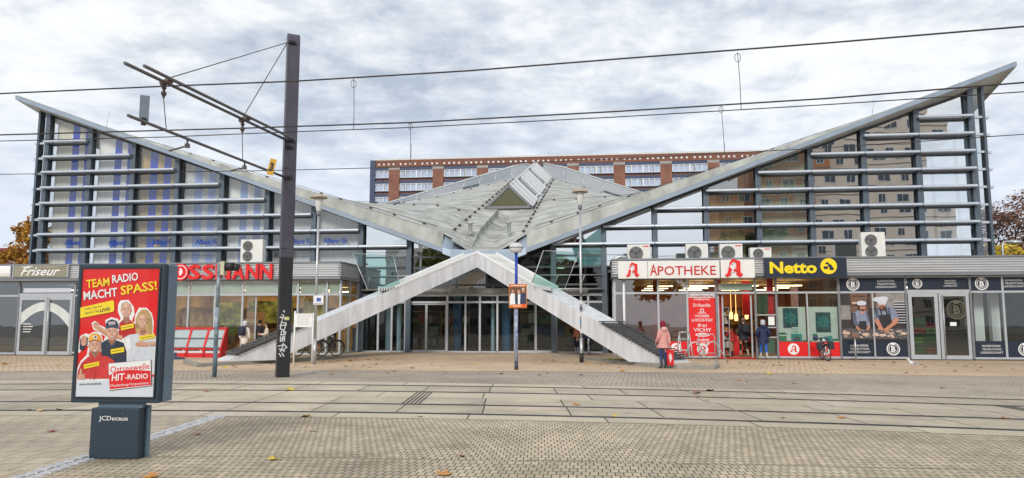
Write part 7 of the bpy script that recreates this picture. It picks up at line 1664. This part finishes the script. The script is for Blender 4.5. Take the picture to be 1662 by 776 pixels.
# ================================================================== TREES
bark = mat('bark', (.085,.06,.045), .9, var=.25, scale=6)
def tree(label, p, h, rad, cz, leafm, nleaf, lsize, kind='tree', limbs=9, group=None, seed=1, trunk=.18, gap=.35, parent_rz=0):
    rnd = random.Random(seed); t = thing(kind, label, 'tree', p, 0, group); mb = MB()
    mb.tube([(0,0,0),(rnd.uniform(-.1,.1),rnd.uniform(-.1,.1),h*.4),(rnd.uniform(-.2,.2),rnd.uniform(-.2,.2),h*.8)], trunk, 8, trunk*.3)
    tips = []
    for k in range(limbs):
        a = k*2.4+rnd.uniform(-.3,.3); z0 = h*(.3+.45*k/limbs); e = Vector((cos(a)*rad*rnd.uniform(.5,.95), sin(a)*rad*rnd.uniform(.5,.95), min(h*.97, z0+rad*rnd.uniform(.5,1.3)))); m = Vector((e.x*.45,e.y*.45,z0+(e.z-z0)*.6)); mb.tube([(0,0,z0),m,e], trunk*.42, 6, trunk*.06); tips += [m.lerp(e,f) for f in (.2,.5,.8,1)]
        for q in range(4):
            s = m.lerp(e, rnd.uniform(.1,.9)); d = s+Vector((rnd.gauss(0,rad*.25),rnd.gauss(0,rad*.25),rnd.uniform(.1,rad*.5))); mb.tube([s,d], trunk*.12, 4, trunk*.03); tips += [s.lerp(d,.6), d]
    tips += [Vector((rnd.gauss(0,rad*.2),rnd.gauss(0,rad*.2),h*rnd.uniform(.75,.98))) for k in range(6)]
    mb.build('trunk', bark, t)
    cl = [(c+Vector((rnd.gauss(0,.2),rnd.gauss(0,.2),rnd.gauss(0,.2))), rad*rnd.uniform(.12,.30)) for c in tips if rnd.random() > gap]
    lf = MB()
    for k in range(nleaf):
        c, r = rnd.choice(cl); q = Vector((rnd.gauss(0,1),rnd.gauss(0,1),rnd.gauss(0,.8))); q = c+q.normalized()*r*rnd.random()**.4
        if q.z < cz: continue
        a = Vector((rnd.gauss(0,1),rnd.gauss(0,1),rnd.gauss(0,1))).normalized(); b = a.orthogonal().normalized(); s = lsize*rnd.uniform(.6,1.3); lf.mi = rnd.choice((0,0,1,2))
        lf.face([q-a*s, q+b*s*.55, q+a*s, q-b*s*.55])
    lf.build('crown', leafm, t); return t
def lm(n, c): return [mat('leaf_%s_%d' % (n,k), tuple(x*f for x in c), .7, var=.25, scale=2) for k, f in enumerate((1,.62,1.5))]
ochre = lm('ochre', (.40,.20,.025)); rust = lm('rust', (.13,.055,.03)); gold = lm('gold', (.50,.36,.02)); olive_l = lm('olive', (.12,.13,.03))
P = dep(44,420,72); tree('golden brown autumn tree behind the hairdresser roof at the left', (P.x,P.y,0), dep(44,364,72).z, 2.7, 2.5, ochre, 8000, .16, seed=3, limbs=12, gap=.2)
for k, (u, v, d, lab) in enumerate(((1612,334,64,'sparse reddish brown tree just right of the hall end wall'),(1648,325,60,'sparse rust brown tree at the right edge of the view'),(1676,330,66,'sparse rust brown tree cut off by the right edge'))):
    P = dep(u, 420, d); tree(lab, (P.x,P.y,0), dep(u,v,d).z, 3.0, 3.0, rust, 2600, .15, seed=11+k, limbs=14, gap=.3, trunk=.15)
for k, (u, v, d, lab) in enumerate(((1617,398,52,'yellow shrub crown low beside the hall end wall'),(1640,401,54,'small yellow shrub between two taller ones beyond the right shop roof'),(1660,396,50,'yellow shrub at the right edge above the shop roof'))):
    P = dep(u, 420, d); tree(lab, (P.x,P.y,0), dep(u,v,d).z, 1.5, 2.0, gold, 3600, .15, 'shrub', seed=31+k, limbs=12, gap=.1, trunk=.08)
for k, (x, y, h, m, lab) in enumerate(((12,-62,9,ochre,'yellowing street tree across the road mirrored in the pharmacy window'),(-18,-66,11,olive_l,'olive street tree across the road mirrored in the drugstore front'),(0,-70,10,rust,'rusty street tree across the road mirrored in the entrance doors'),(-32,-60,10,ochre,'ochre street tree across the road mirrored in the salon doors'),(26,-64,11,olive_l,'olive street tree across the road mirrored in the bakery windows'))):
    tree(lab, Lw(x,y,0), h, 4.4, 1.4, m, 5200, .36, seed=50+k, limbs=16, gap=.0, trunk=.22)
P = dep(1628,420,46); t = thing('street_lamp', 'curved grey street lamp with flat hood beyond the right shop roof', 'street lamp', (P.x,P.y,0)); z = dep(1630,393,46).z
mb = MB(); mb.tube([(0,0,0),(0,0,z-.25),(.1,0,z),(.35,0,z+.04)], .07, 8, .05); mb.build('post', chrome, t); mb = MB(); mb.lathe([(0,.14),(.3,.08),(.48,-.04),(.44,-.07),(0,-.05)], (.75,0,z), 16); mb.build('hood', chrome, t)
# ================================================================== FALLEN LEAVES
def leaf_mesh(kind, m):
    rnd = random.Random(kind*7+1); pts = []; n = 26
    for k in range(n):
        a = 2*pi*k/n; r = (.62+.38*abs(cos(2.5*a)))*rnd.uniform(.82,1.1) if kind < 2 else .75*(1-.45*abs(sin(a)))*rnd.uniform(.9,1.1)
        x, y = r*cos(a), r*sin(a); pts.append((x, y, .03+.42*(abs(y)**1.6)*(1 if kind != 1 else .5)+.25*max(0,x)**2+rnd.uniform(-.03,.05)))
    me = bpy.data.meshes.new('fallen_leaf'); v = [(0,0,.05)]+pts+[(-1.35,.1,.08),(-1.35,.16,.09)]; f = [(0,1+k,1+(k+1)%n) for k in range(n)]+[(1+n//2,n+1,n+2)]
    me.from_pydata(v,[],f); me.materials.append(m)
    for p_ in me.polygons: p_.use_smooth = True
    return me
lcol = {'yellow':(.62,.45,.04),'orange':(.50,.22,.04),'brown':(.30,.13,.05),'red':(.38,.03,.04),'tan':(.48,.32,.17)}
LM = {(c,k): leaf_mesh(k, mat('fallen_'+c, lcol[c], .6, var=.3, scale=6)) for c in lcol for k in range(3)}
def leaf(u, v, c, size, label, z=0.0, group='fallen leaves'):
    for _ in range(4):
        p = gnd(u, v, z); l_ = loc(p); z = ramp(l_[0], l_[1]) if v < 602 else 0.0
    o = bpy.data.objects.new('fallen_leaf', LM[(c, random.randrange(3))]); COL.objects.link(o); o.location = (p.x,p.y,z+.006); o.scale = (size,)*3; o.rotation_euler = (random.uniform(-.2,.2),random.uniform(-.2,.2),random.uniform(0,6.28)); tag(o, label, 'leaf', group)
for (u,v,c,s,lab) in ((497,677,'yellow',.10,'bright yellow leaf lying on the edge between track slabs and small pavers'),(508,700,'tan',.075,'tan leaf on the pavers just below the bright yellow leaf'),(443,747,'yellow',.075,'pale yellow leaf alone on the foreground pavers right of the poster case'),(687,743,'tan',.062,'curled tan leaf left of the reddish one in the foreground'),(749,742,'orange',.065,'flat reddish orange leaf right of the curled tan leaf'),(720,771,'orange',.10,'large orange yellow leaf at the bottom edge of the view'),(245,775,'orange',.09,'orange leaf at the bottom edge below the poster pedestal'),(84,701,'red',.08,'crimson leaf on the large pavers at the left'),(320,706,'red',.07,'crimson leaf on the small pavers right of the granite strip'),
    (65,668,'tan',.11,'broad tan leaf on the near rail at the far left'),(48,666,'brown',.07,'small brown leaf beside the broad tan leaf at the far left'),(96,666,'yellow',.07,'pale yellow leaf on the near rail left of the poster case'),(936,658,'orange',.10,'orange leaf on the slabs in the middle of the near track'),(997,676,'yellow',.06,'small yellow leaf on the near track right of the orange one'),(1270,679,'yellow',.09,'yellow leaf on the near track slabs below the pharmacy door'),(1366,679,'orange',.09,'orange leaf on the near track slabs below the star poster windows'),(1631,680,'brown',.10,'brown leaf between the near rails at the far right'),(336,636,'orange',.11,'orange leaf on the track slabs below the signal pole'),(682,677,'yellow',.07,'small yellow leaf by the near slab edge in the middle'),(8,592,'yellow',.16,'large yellow leaf on the beige paving at the left edge'),(96,593,'orange',.13,'orange leaf on the beige paving before the salon door')):
    leaf(u, v, c, s, lab)
rl = random.Random(5)
FARL = [(395,634),(471,634),(575,610),(630,606),(640,603),(776,607),(812,607),(845,608),(875,609),(888,606),(944,609),(884,619),(1155,616),(1199,618),(1212,620),(1290,623),(1153,635),(1132,639),(1148,650),(1470,606),(1488,606),(1550,603),(1585,602),(1646,600),(1418,593),(1365,594),(1340,601),(1530,630),(1310,610),(1250,608),(600,597),(668,598),(700,592),(646,591),(770,590),(935,592),(990,601),(1010,603),(510,606),(538,608),(560,603),(448,608),(700,604),(725,606),(330,596),(345,598),(365,597),(480,594),(496,596),(560,595),(573,593),(590,594),(610,592)]
for (u, v) in FARL:
    c = rl.choice(('orange','brown','yellow','tan','orange')); leaf(u, v, c, rl.uniform(.07,.13), {'orange':'small orange leaf','brown':'small brown leaf','yellow':'small yellow leaf','tan':'small tan leaf'}[c]+' among those scattered on the far paving towards the shops', group='small %s leaves scattered on the far paving' % c)
for k in range(46):
    u = rl.gauss(575,34) if k % 2 else rl.uniform(330,640); v = 597-(u-330)*.052+rl.uniform(-1,3); c = rl.choice(('orange','brown','tan')); leaf(u, v, c, rl.uniform(.05,.10), 'small %s leaf gathered along the kerb of the left raised pad' % c, group='small %s leaves along the left kerb' % c)
for k in range(12):
    u = rl.uniform(880,1010); v = 584+(u-880)*.1+rl.uniform(-1,2); c = rl.choice(('orange','brown')); leaf(u, v, c, rl.uniform(.05,.09), 'small %s leaf along the kerb of the right raised pad' % c, group='small %s leaves along the right kerb' % c)
for k in range(30):
    u = rl.uniform(1200,1655); v = 586+(u-1200)*.008+abs(rl.gauss(0,5)); c = rl.choice(('orange','brown','tan','brown')); leaf(u, v, c, rl.uniform(.05,.10), 'small %s leaf on the beige paving along the right shop fronts' % c, group='small %s leaves along the right shop fronts' % c)
